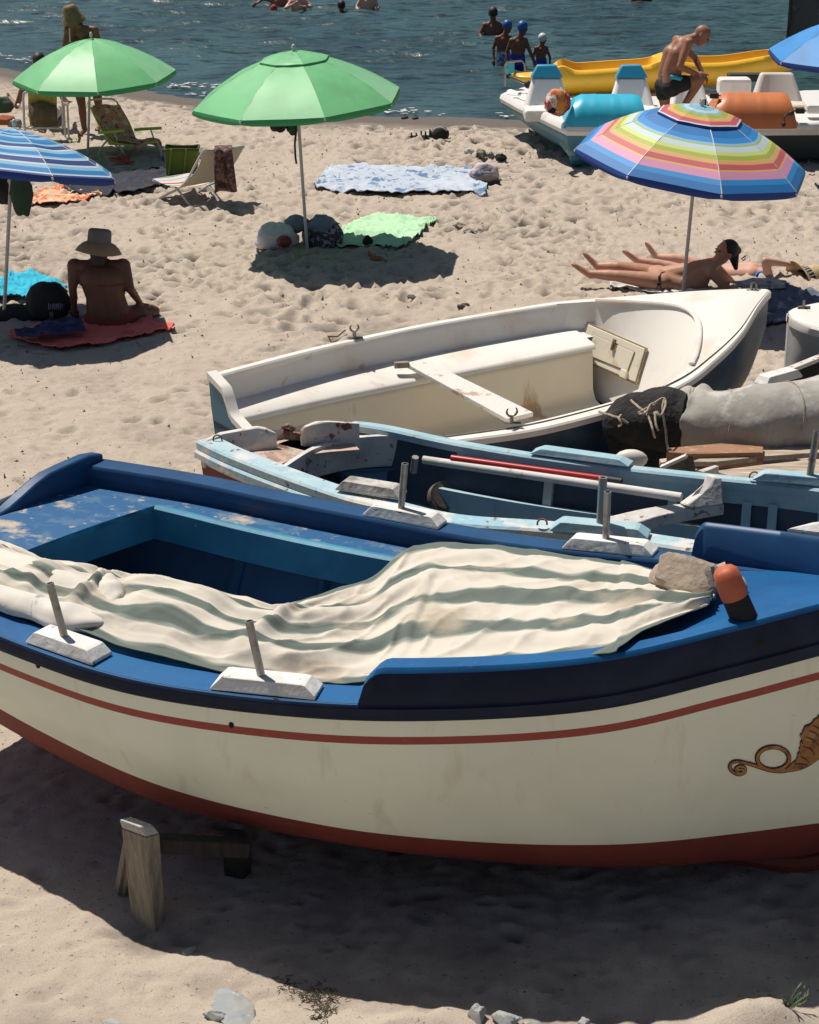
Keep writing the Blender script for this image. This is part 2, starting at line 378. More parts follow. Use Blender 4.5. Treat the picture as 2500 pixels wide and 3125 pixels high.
m_innerblue = mat('blue inside paint', (.10, .21, .36, 1), .6, [((.06, .14, .26, 1), 2, .4, .7)], bump=(6, .2, .01))
m_whitewood = mat('cracked white paint on wood', (.70, .69, .66, 1), .7, [((.55, .53, .50, 1), 8, .45, .7, (1, 1, 2)), ((.16, .11, .08, 1), 10, .64, .68, (1, 1, 3)), ((.30, .28, .26, 1), 55, .66, .72)], bump=(24, .7, .008))
m_steel = mat('galvanised steel pin', (.34, .33, .31, 1), .45, [((.22, .17, .13, 1), 20, .5, .7)], metal=.75)
m_orange = mat('orange cap paint', (.46, .11, .05, 1), .6, [((.42, .08, .03, 1), 16, .5, .7), ((.70, .30, .18, 1), 40, .62, .75)], bump=(40, .4, .004))
m_black = mat('black void paint', (.010, .009, .009, 1), .8)
m_gold = mat('gold brown scroll paint', (.34, .15, .045, 1), .55, [((.45, .25, .06, 1), 16, .5, .62), ((.16, .055, .02, 1), 26, .52, .66)])
m_goldline = mat('dark scroll outline paint', (.045, .022, .014, 1), .6)
# ================================================================ FRONT FISHING BOAT
FB = frame(0, 8.2, -17)
FN_ = [(-2.45, .62, 1.18), (-2.05, .86, 1.16), (-1.35, 1.14, 1.14), (-.75, 1.28, 1.125), (-.05, 1.27, 1.13), (.55, 1.15, 1.15), (1.1, .96, 1.19), (1.55, .70, 1.26), (1.92, .46, 1.32), (2.62, .05, 1.45)]
FF_ = [(-2.01, -.90, 1.2), (-1.40, -.90, 1.17), (-.9, -.84, 1.15), (-.4, -.77, 1.14), (.2, -.67, 1.14), (.7, -.60, 1.16), (1.2, -.53, 1.20), (1.6, -.42, 1.24), (1.95, -.28, 1.29), (2.60, .01, 1.45)]
KZ = [.46, .36, .26, .19, .15, .12, .10, .09, .10, .45]
WL = [.80, .73, .63, .54, .47, .43, .41, .395, .38, .38]
def fN(t, dz=0): p = cr(FN_, t); return FB(p.x, p.y, p.z + dz)
def fF(t, dz=0): p = cr(FF_, t); return FB(p.x, p.y, p.z + dz)
def fX(t, w, dz_n, dz_f=None):
    """point across the boat, w 0 far .. 1 near, at height rail + dz"""
    if dz_f is None: dz_f = dz_n
    a, b = fF(t, dz_f), fN(t, dz_n); return a.lerp(b, w)
def scal(P, t): return cr([(p, 0) for p in P], t).x
fb = thing('fishing_boat', 'cream wooden fishing boat in the foreground with blue deck, red stripe and red bottom', 'boat', FB(.1, .15, 0))
G_LV = [(0, .03), (.03, .34), (.10, .60), (.20, .745), (.32, .83), (.45, .875), (.58, .93), (.70, .962), (.80, .98), (.90, .992), (1.0, 1.0)]
def gfrac(s): 
    for (a, ga), (b, gb) in zip(G_LV, G_LV[1:]):
        if s <= b: return lerp(ga, gb, (s - a) / (b - a))
    return 1
def hull_side(t, z, side, inset=0.0):
    """point on the hull skin at height z"""
    n, f = fN(t), fF(t); c = (n + f) / 2; e = n if side else f; kz = scal(KZ, t)
    s = min(max((z - kz) / (e.z - kz), 0), 1); g = gfrac(s); 
    g = lerp(g, g * g, sm(6.5, 9, t))          # hollow bow sections
    L = (e - c).length; g = g * (1 - inset / max(L, .05)) if inset else g
    p = c.lerp(e, max(g, 0)); return Vector((p.x, p.y, z))
NS = 73
hm = M()
for side in (1, 0):
    for (lo, hi, n_, mi) in (('w', 's0', 12, 0), ('s0', 's1', 2, 1), ('s1', 'r', 4, 0), ('k', 'w', 9, 2)):
        rows = []
        for i in range(NS):
            t = 9 * i / (NS - 1); n, f = fN(t), fF(t); zr = (n if side else f).z; kz = scal(KZ, t); wl = scal(WL, t)
            lv = {'r': zr, 's1': zr - .155, 's0': zr - .192, 'w': max(wl, kz + .02), 'k': kz}
            a, b = lv[lo], lv[hi]
            rows.append([hull_side(t, lerp(a, b, (j / n_) ** (1.6 if lo == 'k' else 1)), side) for j in range(n_ + 1)])
        hm.grid(rows, mi)
# transom
tr_rows = []
for j in range(9):
    z = lerp(KZ[0], 1.18, j / 8); a = hull_side(0, z, 0); b = hull_side(0, z, 1); tr_rows.append([a.lerp(b, i / 6) for i in range(7)])
hm.grid(tr_rows, 0)
hull = hm.build('hull', [m_cream, m_redstripe, m_redhull], fb, smooth=60)
# keel and stem post
kp = []
for i in range(40):
    t = 9 * i / 39; c = (fN(t) + fF(t)) / 2; kp.append(Vector((c.x, c.y, scal(KZ, t))))
km = M(); km.tube([p - Vector((0, 0, .035)) for p in kp], .05, 8)
km.tube([kp[-1], kp[-1] + (kp[-1] - kp[-4]).normalized() * .1 + Vector((0, 0, .5)), fN(9, .12)], .05, 8); km.build('keel', m_redhull, fb)
# rub rail / gunwale caps
def prof_sweep(fn_, t0, t1, n, prof, mi=0, mesh=None, colmi=None):
    """prof(t) -> list of points of a closed profile"""
    mesh = mesh or M(); rows = [prof(lerp(t0, t1, i / (n - 1))) for i in range(n)]
    k = len(mesh.v); k0_ = len(mesh.mi); mesh.grid(rows, mi, close_v=True)
    m_ = len(rows[0])
    if colmi:
        for q_i in range(k0_, len(mesh.mi)): mesh.mi[q_i] = colmi[(q_i - k0_) % len(rows[0])]
    mesh.f.append(tuple(k + j for j in range(m_))); mesh.mi.append(mi)
    e = k + (n - 1) * m_; mesh.f.append(tuple(e + m_ - 1 - j for j in range(m_))); mesh.mi.append(mi); return mesh
def inward(t, side):
    n, f = fN(t), fF(t); d = (f - n) if side else (n - f); d.z = 0; return d.normalized()
def gun(side, w, h, out=.022):
    def p(t):
        e = fN(t) if side else fF(t); d = inward(t, side); up = Vector((0, 0, 1)); W = min(w, (fN(t) - fF(t)).length * .45 + .02)
        return [e - d * out - up * h, e - d * out - up * .02, e - d * (out - .012) - up * .004, e + d * (W - .012) , e + d * W - up * .015, e + d * W - up * h]
    return p
prof_sweep(None, 0, 8.97, 120, gun(1, .17, .062), colmi=[1, 1, 0, 0, 0, 1]).build('gunwale', [m_blue, m_navyshade], fb, smooth=50)
prof_sweep(None, 0, 8.97, 120, gun(0, .13, .062)).build('gunwale', m_bluedark, fb, smooth=50)
# far bulwark inner face and its foot moulding
bm_ = M(); rows = []
for i in range(90):
    t = lerp(0.02, 8.9, i / 89); e = fF(t); d = inward(t, 0); up = Vector((0, 0, 1))
    rows.append([e + d * .11 - up * .05, e + d * .115 - up * .10, e + d * .13 - up * .16])
bm_.grid(rows); bm_.build('bulwark', m_bluedark, fb)
# transom rail board
tb = M(); a, b = fF(0), fN(0); d = (b - a).normalized(); q_ = d.cross(Vector((0, 0, 1))).normalized()
ax_ = (fF(.4) - fF(0)).normalized()
poly = []
for i in range(17):
    s = i / 16; z = .03 + .05 * sm(0, .10, s) * (1 - sm(.9, 1, s)) * 0 - .0 + (.02 if .05 < s < .95 else 0)
    poly.append(a.lerp(b, s) + Vector((0, 0, z - .10 * sm(.22, .5, s) * (1 - sm(.5, .78, s)))))
poly += [b - Vector((0, 0, .3)), a - Vector((0, 0, .3))]
tb.prism(poly, ax_ * .07); tb.build('transom_rail', m_bluedark, fb, smooth=30, bevel=.012)
# decks
W0, W1 = .176, .88
def dzn(t): return lerp(-.05, .125, sm(5.3, 6.6, t))
def dzf(t): return lerp(-.12, -.015, sm(4.6, 7.4, t))
def deckp(t, w):
    p = fX(t, w, dzn(t), dzf(t)); p.z += .03 * math.sin(math.pi * w); return p
dm = M()
dm.grid([[deckp(lerp(0.02, 1.0, i / 12), lerp(.02, .985, j / 16)) for j in range(17)] for i in range(13)])
dm.build('stern_deck', m_blueworn, fb)
dm = M(); dm.grid([[deckp(lerp(1, 6.0, i / 50), lerp(.02, W0 - .002, j / 4)) for j in range(5)] for i in range(51)]); dm.build('side_deck', m_blueworn, fb)
dm = M(); dm.grid([[deckp(lerp(1, 6.0, i / 50), lerp(W1 + .002, .985, j / 4)) for j in range(5)] for i in range(51)]); dm.build('side_deck', m_blue, fb)
dm = M(); dm.grid([[deckp(lerp(6.0, 8.95, i / 40), lerp(.015, .985, j / 14)) for j in range(15)] for i in range(41)]); dm.build('foredeck', m_blue, fb)
# hatch coaming: top lip and inner boards
def loopc(off_w, dz, n=40):
    pts = []
    for i in range(n): pts.append((lerp(1.0, 5.95, i / (n - 1)), W0 + off_w))
    for i in range(1, 12): pts.append((5.95, lerp(W0 + off_w, W1 - off_w, i / 11)))
    for i in range(1, n): pts.append((lerp(5.95, 1.0, i / (n - 1)), W1 - off_w))
    for i in range(1, 11): pts.append((1.0, lerp(W1 - off_w, W0 + off_w, i / 11)))
    out = []
    for t, w in pts:
        p = deckp(t, w); p.z += dz; out.append(p)
    return out
cm = M()
L0 = loopc(-.012, .022); L1 = loopc(.004, .026); L2 = loopc(.012, .012); L3 = loopc(.014, -.15); L4 = loopc(-.006, -.15); L5 = loopc(-.012, 0)
cm.grid([L5, L0, L1, L2, L3, L4], close_v=True); cm.build('coaming', m_lightblue, fb, smooth=40)
# inside of the hull, floor and ribs
im = M()
for side in (1, 0):
    rows = []
    for i in range(50):
        t = lerp(.1, 8.6, i / 49); kz = scal(KZ, t); zr = (fN(t) if side else fF(t)).z
        rows.append([hull_side(t, lerp(kz + .16, zr - .07, j / 14), side, inset=.045) for j in range(15)])
    im.grid(rows)
im.build('inner_planking', m_innerblue, fb)
fl = M(); fl.grid([[hull_side(lerp(.3, 8, i / 30), scal(KZ, lerp(.3, 8, i / 30)) + .22, 0, .07).lerp(hull_side(lerp(.3, 8, i / 30), scal(KZ, lerp(.3, 8, i / 30)) + .22, 1, .07), j / 6) for j in range(7)] for i in range(31)])
fl.build('floor', m_innerblue, fb)
for t in (1.6, 2.55, 3.45, 4.3, 5.2, 6.1):
    for side in (0, 1):
        rb = M(); kz = scal(KZ, t); pts = [hull_side(t, lerp(kz + .24, fF(t).z - .12, j / 10), side, .06) for j in range(11)]
        rb.tube(pts, .028, 6); rb.build('rib', m_innerblue, fb)
# raised washboards
def wash(side, t0, t1, hfun, th, n=70, colmi=None):
    def p(t):
        e = fN(t) if side else fF(t); d = inward(t, side); h = hfun(t); up = Vector((0, 0, 1)); T = min(th, (fN(t) - fF(t)).length * .48)
        o_ = -.012 if side else .028
        b_ = min(.02, h * .4)
        return [e + d * o_ - up * .03, e + d * o_ + up * (h - b_), e + d * (o_ + .018) + up * h, e + d * (o_ + T - .02) + up * h, e + d * (o_ + T) + up * (h - b_), e + d * (o_ + T) - up * .05]
    return prof_sweep(None, t0, t1, n, p, colmi=colmi)
ts = 4.35
wash(1, ts, 8.96, lambda t: (.155 + .0 * t) * math.sqrt(max(0, 1 - (1 - min(1, (t - ts) / .16)) ** 2)) - .0 * t + .001, .13, 120, [1, 0, 0, 0, 0, 1]).build('washboard', [m_blue, m_navyshade], fb, smooth=45)
tf = 6.02
wash(0, tf, 8.96, lambda t: .175 * math.sqrt(max(0, 1 - (1 - min(1, (t - tf) / .14)) ** 2)) + .001, .05, 90).build('washboard', m_bluedark, fb, smooth=45)
# hull band in dark blue with painted shade under the near rail
bd = M(); rows = []
for i in range(100):
    t = lerp(0.0, 8.96, i / 99); out = -inward(t, 1) * .026; e = fN(t)
    rows.append([e + out + Vector((0, 0, -.015)), e + out * 1.05 + Vector((0, 0, -.05)), hull_side(t, e.z - .075, 1) + out * .55])
bd.grid(rows); bd.build('rubbing_strake', m_navyshade, fb)
def block(parent, c, dirv, L, w, h, pin_top=None, name='rowlock_block', m1=None, m2=None, pr=.017, ph=.24, off=0, lean=Vector((-.03, .02, 0))):
    d = Vector(dirv).normalized(); s_ = d.cross(Vector((0, 0, 1))).normalized(); u = s_.cross(d).normalized()
    b = M(); rows = []
    for (x, z, ww) in ((-.5, 0, 1), (-.5, .12, .98), (-.40, .93, .80), (-.36, 1, .76), (.36, 1, .76), (.40, .93, .80), (.5, .25, .98), (.5, 0, 1)):
        rows.append([c + d * (x * L) + u * (z * h) + s_ * (w / 2 * ww * sg) for sg in (-1, 1)])
    k = len(b.v)
    for r in rows: b.v += [tuple(p) for p in r]
    n_ = len(rows)
    for i in range(n_ - 1): b.f.append((k + 2 * i, k + 2 * i + 1, k + 2 * i + 3, k + 2 * i + 2)); b.mi.append(0)
    b.f.append(tuple(k + 2 * i for i in range(n_))); b.f.append(tuple(k + 2 * i + 1 for i in range(n_ - 1, -1, -1))); b.f.append((k, k + 2 * n_ - 2, k + 2 * n_ - 1, k + 1)); b.mi += [0, 0, 0]
    o = b.build(name, m1 or m_whitewood, parent, smooth=0, bevel=.006)
    if ph:
        pm_ = M(); p0 = c + d * off + u * (h - .01); p1 = p0 + Vector((0, 0, ph)) + lean
        dv = (p1 - p0).normalized(); ring = []
        a_ = dv.cross(Vector((0, 1, 0))).normalized(); b2 = a_.cross(dv)
        def circ(p, r): return [p + (a_ * math.cos(6.2832 * k_ / 12) + b2 * math.sin(6.2832 * k_ / 12)) * r for k_ in range(12)]
        pm_.grid([circ(p0, pr), circ(p1, pr), circ(p1, pr * .72), circ(p1 - dv * .06, pr * .7)], close_v=True)
        pm_.build('rowlock_pin', m2 or m_steel, o)
    return o
def nearest_t(px, side):
    best = min((abs(proj(*(fN(t) if side else fF(t)))[0] - px), t) for t in [k * .02 for k in range(440)]); return best[1]
def proj(x, y, z):
    v = Vector((x, y, z - H)); dep = v.y * _c - v.z * _s; dn = -v.y * _s - v.z * _c
    return (1250 + FPX * v.x / dep, 1562.5 + FPX * dn / dep)
for px, side, L, ln in ((178, 1, .37, (-.05, .02, 0)), (790, 1, .44, (-.045, .02, 0)), (1250, 0, .41, (.02, 0, 0)), (1872, 0, .44, (.0, 0, 0))):
    t = nearest_t(px, side); f_ = fN if side else fF; e = f_(t); dirv = (f_(t + .15) - f_(t - .15)); dirv.z *= .9
    block(fb, e + inward(t, side) * (.075 if side else .06) + Vector((0, 0, .002)), dirv, L, .128 if side else .105, .056, lean=Vector(ln), off=-.02)
# bitt post with orange cap
bp = M(); p0 = G(2296, 1945, 1.335); p1 = p0 + Vector((-.075, .03, .165)); p2 = p0 + Vector((-.125, .045, .285))
bp.tube([p0 - (p1 - p0) * .12, p0, p1], [.059, .057, .053], 20); bo = bp.build('bitt_post', m_black, fb)
cpm = M(); dv = (p2 - p1); cpm.tube([p1 - dv * .02, p1 + dv * .1, p1 + dv * .6, p1 + dv * .86, p1 + dv * .98, p1 + dv * 1.02], [.054, .056, .055, .050, .036, .004], 24); cpm.build('bitt_cap', m_orange, bo, smooth=80)
# scroll painted on the bow
bvh = BVHTree.FromPolygons([tuple(p) for p in hm.v], hm.f)
def onhull(px, py, off=.004):
    r = bvh.ray_cast(Vector((0, 0, H)), ray(px, py).normalized())
    if r[0] is None: return None
    n = r[1]; n = n if n.dot(ray(px, py)) < 0 else -n
    return r[0] + n * off
def stroke(pts, ws, off, mesh):
    P = crn([(x, y) for x, y in pts], len(pts) * 5); Wd = [cr([(w, 0) for w in ws], i * (len(ws) - 1) / (len(P) - 1)).x for i in range(len(P))]
    rows = []
    for i, p in enumerate(P):
        d = (P[min(i + 1, len(P) - 1)] - P[max(i - 1, 0)]).normalized(); nrm = Vector((-d.y, d.x)) * Wd[i] / 2
        r = [onhull(*(p + nrm), off), onhull(*(p - nrm), off)]
        if None in r: continue
        rows.append(r)
    if len(rows) > 1: mesh.grid(rows)
E_ = lambda x, y: (2150 + x / 4.93, 2150 + y / 4.93)
tail = [E_(*q) for q in ((520, 975), (560, 965), (575, 1000), (530, 1025), (480, 1000), (470, 955), (520, 925), (580, 930), (610, 975), (590, 1020), (520, 1045), (440, 1020), (385, 960), (385, 900), (430, 860), (510, 850), (620, 875), (720, 900), (840, 940), (960, 975), (1080, 990), (1200, 985), (1330, 950))]
tw = [6, 7, 7, 7, 7, 8, 8, 8, 8, 9, 9, 9, 9, 9, 9, 9, 9, 10, 10, 11, 12, 13, 12]
ring_ = [E_(1030 + 240 * math.cos(a), 805 + 172 * math.sin(a)) for a in [2 * math.pi * k / 16 for k in range(17)]]
leaf = [E_(*q) for q in ((1090, 1012), (1200, 1012), (1320, 1000), (1450, 968), (1560, 920), (1660, 850), (1760, 770), (1900, 640), (2050, 420), (2080, 200), (1980, 60), (1850, 90), (1760, 140), (1715, 150), (1690, 200), (1640, 215), (1620, 270), (1560, 300), (1500, 318), (1490, 370), (1465, 395), (1475, 430), (1430, 440), (1440, 490), (1465, 520), (1430, 570), (1440, 620), (1415, 660), (1425, 700), (1390, 730), (1395, 780), (1370, 800), (1380, 830), (1330, 850), (1290, 890), (1260, 930), (1200, 970), (1120, 985))]
def fill(poly, off, mesh, grow=0):
    c = Vector((sum(p[0] for p in poly) / len(poly), sum(p[1] for p in poly) / len(poly)))
    # strip from the lower edge to the toothed upper edge
    lo = poly[:10]; up = poly[9:][::-1] + []
    A = crn([(x, y) for x, y in lo], 40); B = [(x, y) for x, y in up]
    B = [Vector(B[min(int(i * (len(B) - 1) / 39), len(B) - 2)]).lerp(Vector(B[min(int(i * (len(B) - 1) / 39), len(B) - 2) + 1]), (i * (len(B) - 1) / 39) % 1) for i in range(40)]
    rows = []
    for a, b in zip(A, B):
        d = (b - a); 
        if d.length > 1e-6: d.normalize()
        a2 = a - d * grow; b2 = b + d * grow
        r = [onhull(*(a2.lerp(b2, k / 5)), off) for k in range(6)]
        if None in r: continue
        rows.append(r)
    mesh.grid(rows)
em = M(); stroke(tail, [w + 3.5 for w in tw], .003, em); stroke(ring_, [15] * 17, .003, em); fill(leaf, .003, em, 2.0)
em.build('scroll_outline', m_goldline, fb, smooth=180)
em = M(); stroke(tail, [w * .72 for w in tw], .0055, em); stroke(ring_, [9] * 17, .0062, em); fill(leaf, .0058, em, -1.0)
em.build('scroll_ornament', m_gold, fb, smooth=180)
lv = M()
for a, b, c_ in (((1500, 470), (1620, 520), (1720, 620)), ((1470, 620), (1580, 650), (1660, 740)), ((1560, 380), (1660, 420), (1740, 500)), ((1430, 770), (1500, 800), (1560, 850)), ((1620, 300), (1690, 330), (1745, 400)), ((1360, 880), (1450, 880), (1540, 900))):
    stroke([E_(*a), E_(*b), E_(*c_)], [2, 4, 2], .008, lv)
lv.build('scroll_vein', m_goldline, fb, smooth=180)
for px, py in ((118, 2030), (707, 2212)):
    p = onhull(px, py, .002)
    if p: s_ = M(); s_.ell(p, .011, .006, .014, 10, 6); s_.build('drain_hole', m_black, fb)
# ================================================================ CANVAS COVER
def sheet(pairs, ns, nv, fold, over=0.0):
    tops = crn([p[0] for p in pairs], ns); bots = crn([p[1] for p in pairs], ns); rows = []
    for j in range(nv):
        w = j / (nv - 1); row = []
        for i in range(ns):
            s = i / (ns - 1); p = tops[i].lerp(bots[i], w); p = p + fold(s, w, p); row.append(p)
        rows.append(row)
    return rows
cv = [((-130, 1640, 1.10), (-150, 1800, 1.17)), ((0, 1690, 1.10), (0, 1845, 1.17)), ((140, 1735, 1.10), (110, 1888, 1.17)), ((290, 1765, 1.10), (250, 1925, 1.17)),
      ((400, 1772, 1.09), (365, 1975, 1.15)), ((560, 1800, 1.08), (520, 2012, 1.14)), ((730, 1848, 1.07), (670, 2052, 1.13)), ((870, 1862, 1.06), (860, 2080, 1.12)), ((1000, 1812, 1.06), (1000, 2085, 1.12)),
      ((1130, 1765, 1.07), (1125, 2085, 1.12)), ((1235, 1685, 1.09), (1230, 2070, 1.14)), ((1330, 1660, 1.10), (1340, 2055, 1.17)), ((1470, 1664, 1.11), (1470, 2040, 1.20)), ((1600, 1676, 1.13), (1610, 2025, 1.25)),
      ((1750, 1697, 1.16), (1750, 2010, 1.31)), ((1880, 1715, 1.19), (1870, 1990, 1.36)), ((2000, 1748, 1.23), (1960, 1938, 1.37)), ((2100, 1790, 1.29), (2050, 1900, 1.37)), ((2185, 1836, 1.34), (2160, 1858, 1.37))]
cvp = [(G(*a), G(*b)) for a, b in cv]
def cfold(s, w, p):
    nz = lambda x, y, k: mnoise.noise(Vector((x, y, k)))
    x = s * 5.2; amp = .6 + .9 * abs(nz(x * .7, w * 2, 3)); left = 1 - sm(.36, .5, s)
    wr = w + .05 * nz(x * 1.1, w * 2.0, 7) + .03 * math.sin(x * 2.3)
    h = 0.0
    for k, (f_, a_, ph) in enumerate(((3.1, .036, .3), (6.2, .013, 1.4), (11.5, .003, 2.2))):
        q = wr * f_ + .55 * nz(x * .9, w * 1.2, 11 + k) + ph; q = q % 1; rdg = q / .72 if q < .72 else (1 - q) / .28; rdg = .35 * rdg + .65 * sm(0, 1, rdg); h += a_ * amp * (rdg - .4) * (1.1 if k == 0 else 1)
    # puckers running across where the cloth is bunched
    pk = nz(x * 3.1 + w * 1.6, w * .9, 21); h += .042 * (1 - sm(.03, .30, abs(pk))) * (.35 + .65 * left) * math.sin(math.pi * w)
    h += .005 * nz(x * 4, w * 5, 31)
    r1 = 1 - abs(nz(x * 2.6 + w * 5, w * 3.2 - x * .5, 51)) * 2.4; h += .017 * max(0, r1) ** 3 + .004 * max(0, 1 - abs(nz(x * 5 - w * 4, w * 6, 61)) * 2.6) ** 3
    edge = min(1, w * 7) * min(1, (1 - w) * 7)
    roll = left * .075 * math.sin(math.pi * min(1, w * 1.05)) ** .7
    z = h * (.35 + .65 * edge) + roll + .02 * math.sin(math.pi * w)
    if s > .84: z = max(z, -.004) * .7 + .012
    e2 = .018 * nz(x * 4, 0, 41) + .003 * nz(x * 13, 0, 42)
    off = Vector((0, -1, 0)) * e2 * (1 if w > .93 else (-1 if w < .05 else 0))
    return Vector((0, 0, z)) + off
crow = sheet(cvp, 330, 170, cfold)
cream_, sage, sage2 = (.62, .57, .485, 1), (.12, .15, .13, 1), (.25, .28, .24, 1)
m_canvas = ramp_uv('striped canvas', [(0, cream_), (.24, cream_), (.29, sage2), (.33, sage), (.62, sage), (.66, sage2), (.72, cream_), (1, cream_)], axis=1, rough=.92, wob=.16, scale=4.2, repeat=True, soft=True, bump=(26, .35, .006), extra=((.40, .34, .26, 1), 3, .56, .72), trans=.08)
cm_ = M(); cm_.grid(crow, uv=True)
cvo = cm_.build('canvas_cover', m_canvas, None, smooth=180, solid=.004)
tag(cvo, 'crumpled cream and sage striped canvas stretched over the blue boat hatch', 'canvas')
# hanging flap and knotted folds at the left end of the canvas
fm_ = M(); 
def tube_cloth(mesh, pts, r, seed, n=16, m=40, flat=.7, amp=.35):
    P = crn([Vector(p) for p in pts], m); rows = []; up = Vector((0, 0, 1))
    R = r if isinstance(r, (list, tuple)) else [r] * 2
    for i, p in enumerate(P):
        d = (P[min(i + 1, m - 1)] - P[max(i - 1, 0)]).normalized(); a = d.cross(up).normalized(); b = a.cross(d)
        rr = cr([(q, 0) for q in R], i * (len(R) - 1) / (m - 1)).x; row = []
        for j in range(n):
            th = 2 * math.pi * j / n; k = 1 + amp * mnoise.noise(Vector((i * .16, math.cos(th) * 1.3, math.sin(th) * 1.3 + seed * 7)))
            row.append(p + (a * math.cos(th) + b * math.sin(th) * flat) * rr * k)
        rows.append(row)
    mesh.grid(rows, close_v=True, uv=False); return mesh
tube_cloth(fm_, [G(-130, 1690, 1.18), G(60, 1745, 1.19), G(230, 1800, 1.19), G(330, 1830, 1.19)], [.11, .10, .08, .05], 1)
tube_cloth(fm_, [G(-100, 1790, 1.19), G(90, 1850, 1.19), G(250, 1890, 1.18), G(370, 1900, 1.17)], [.06, .07, .075, .03], 2)
tube_cloth(fm_, [G(300, 1780, 1.19), G(345, 1810, 1.21), G(330, 1870, 1.19)], [.05, .06, .03], 3, flat=1)
m_canvasplain = mat('bleached canvas', (.66, .62, .55, 1), .92, [((.52, .50, .44, 1), 3, .45, .7), ((.25, .33, .38, 1), 2.2, .64, .68, (3, 1, 1))], bump=(160, .3, .002))
fo_ = fm_.build('knotted_fold', m_canvasplain, cvo, smooth=180)
lc = M(); rows = []
for j in range(10):
    rows.append([G(lerp(1050, 1135, i / 10), lerp(2075, 2105, j / 9) - 22 * math.sin(math.pi * i / 10) * (1 - j / 9), 1.16) for i in range(11)])
# ================================================================ STONE AND CUPS ON THE CANVAS
def rock(name, c, r, seed, m, label, cat, group=None, rot=0.0, facet=.35):
    b = M(); c = Vector(c); n_, m_ = 26, 16
    rows = []
    for i in range(m_ + 1):
        th = math.pi * i / m_; row = []
        for j in range(n_):
            ph = 2 * math.pi * j / n_; d = Vector((math.sin(th) * math.cos(ph), math.sin(th) * math.sin(ph), math.cos(th)))
            k = 1 + facet * mnoise.cell(d * 1.7 + Vector((seed, 0, 0))) * .0 + facet * mnoise.noise(d * 1.5 + Vector((seed, 2, 0))) + .10 * mnoise.noise(d * 4 + Vector((seed, 9, 1))) + .04 * mnoise.noise(d * 11)
            # cut flat planes
            for pl in range(6):
                nn = Vector((math.cos(pl * 1.7 + seed), math.sin(pl * 2.3 + seed), math.sin(pl * 3.1 + seed * 2))).normalized(); q = d.dot(nn)
                if q > .62: k = min(k, .80 / q * .86)
            p = Vector((d.x * r[0], d.y * r[1], d.z * r[2])) * k
            p = Matrix.Rotation(rot, 3, 'Z') @ p; row.append(c + p)
        rows.append(row)
    b.grid(rows, close_v=True); o = b.build(name, m, None, smooth=28); tag(o, label, cat, group); return o
m_stone = mat('brown limestone', (.36, .29, .22, 1), .9, [((.24, .19, .15, 1), 4, .45, .6), ((.50, .45, .38, 1), 9, .56, .7), ((.62, .58, .52, 1), 22, .66, .74)], bump=(14, .8, .02), bump2=(60, .5, .005))
rock('stone', G(2102, 1772, 1.37), (.17, .13, .135), 4.3, m_stone, 'jagged brown stone weighing down the striped canvas', 'stone', rot=-.3)
m_card = mat('brown cardboard', (.40, .27, .18, 1), .8, [((.28, .18, .12, 1), 12, .5, .7)])
m_grey = mat('grey weathered plastic', (.22, .23, .22, 1), .5, [((.10, .10, .09, 1), 9, .5, .7)])
def cup(name, a, b, r, m, label, cat):
    o = M(); a, b = Vector(a), Vector(b); d = (b - a).normalized(); x = d.cross(Vector((0, 0, 1))).normalized(); y = x.cross(d)
    C_ = lambda p, q: [p + (x * math.cos(6.2832 * k / 18) + y * math.sin(6.2832 * k / 18)) * q for k in range(18)]
    o.grid([C_(a, .001), C_(a, r * .92), C_(b, r), C_(b, r * .84), C_(a + d * .01, r * .78), C_(a + d * .01, .001)], close_v=True)
    ob = o.build(name, m, None, smooth=40); tag(ob, label, cat); return ob
cup('cardboard_tube', G(2165, 1762, 1.34), G(2222, 1742, 1.37), .042, m_card, 'short brown cardboard tube lying against the stone on the blue deck', 'tube')
cup('plastic_cup', G(2215, 1800, 1.33), G(2268, 1790, 1.335), .045, m_grey, 'cut grey plastic cup beside the orange topped post', 'cup')
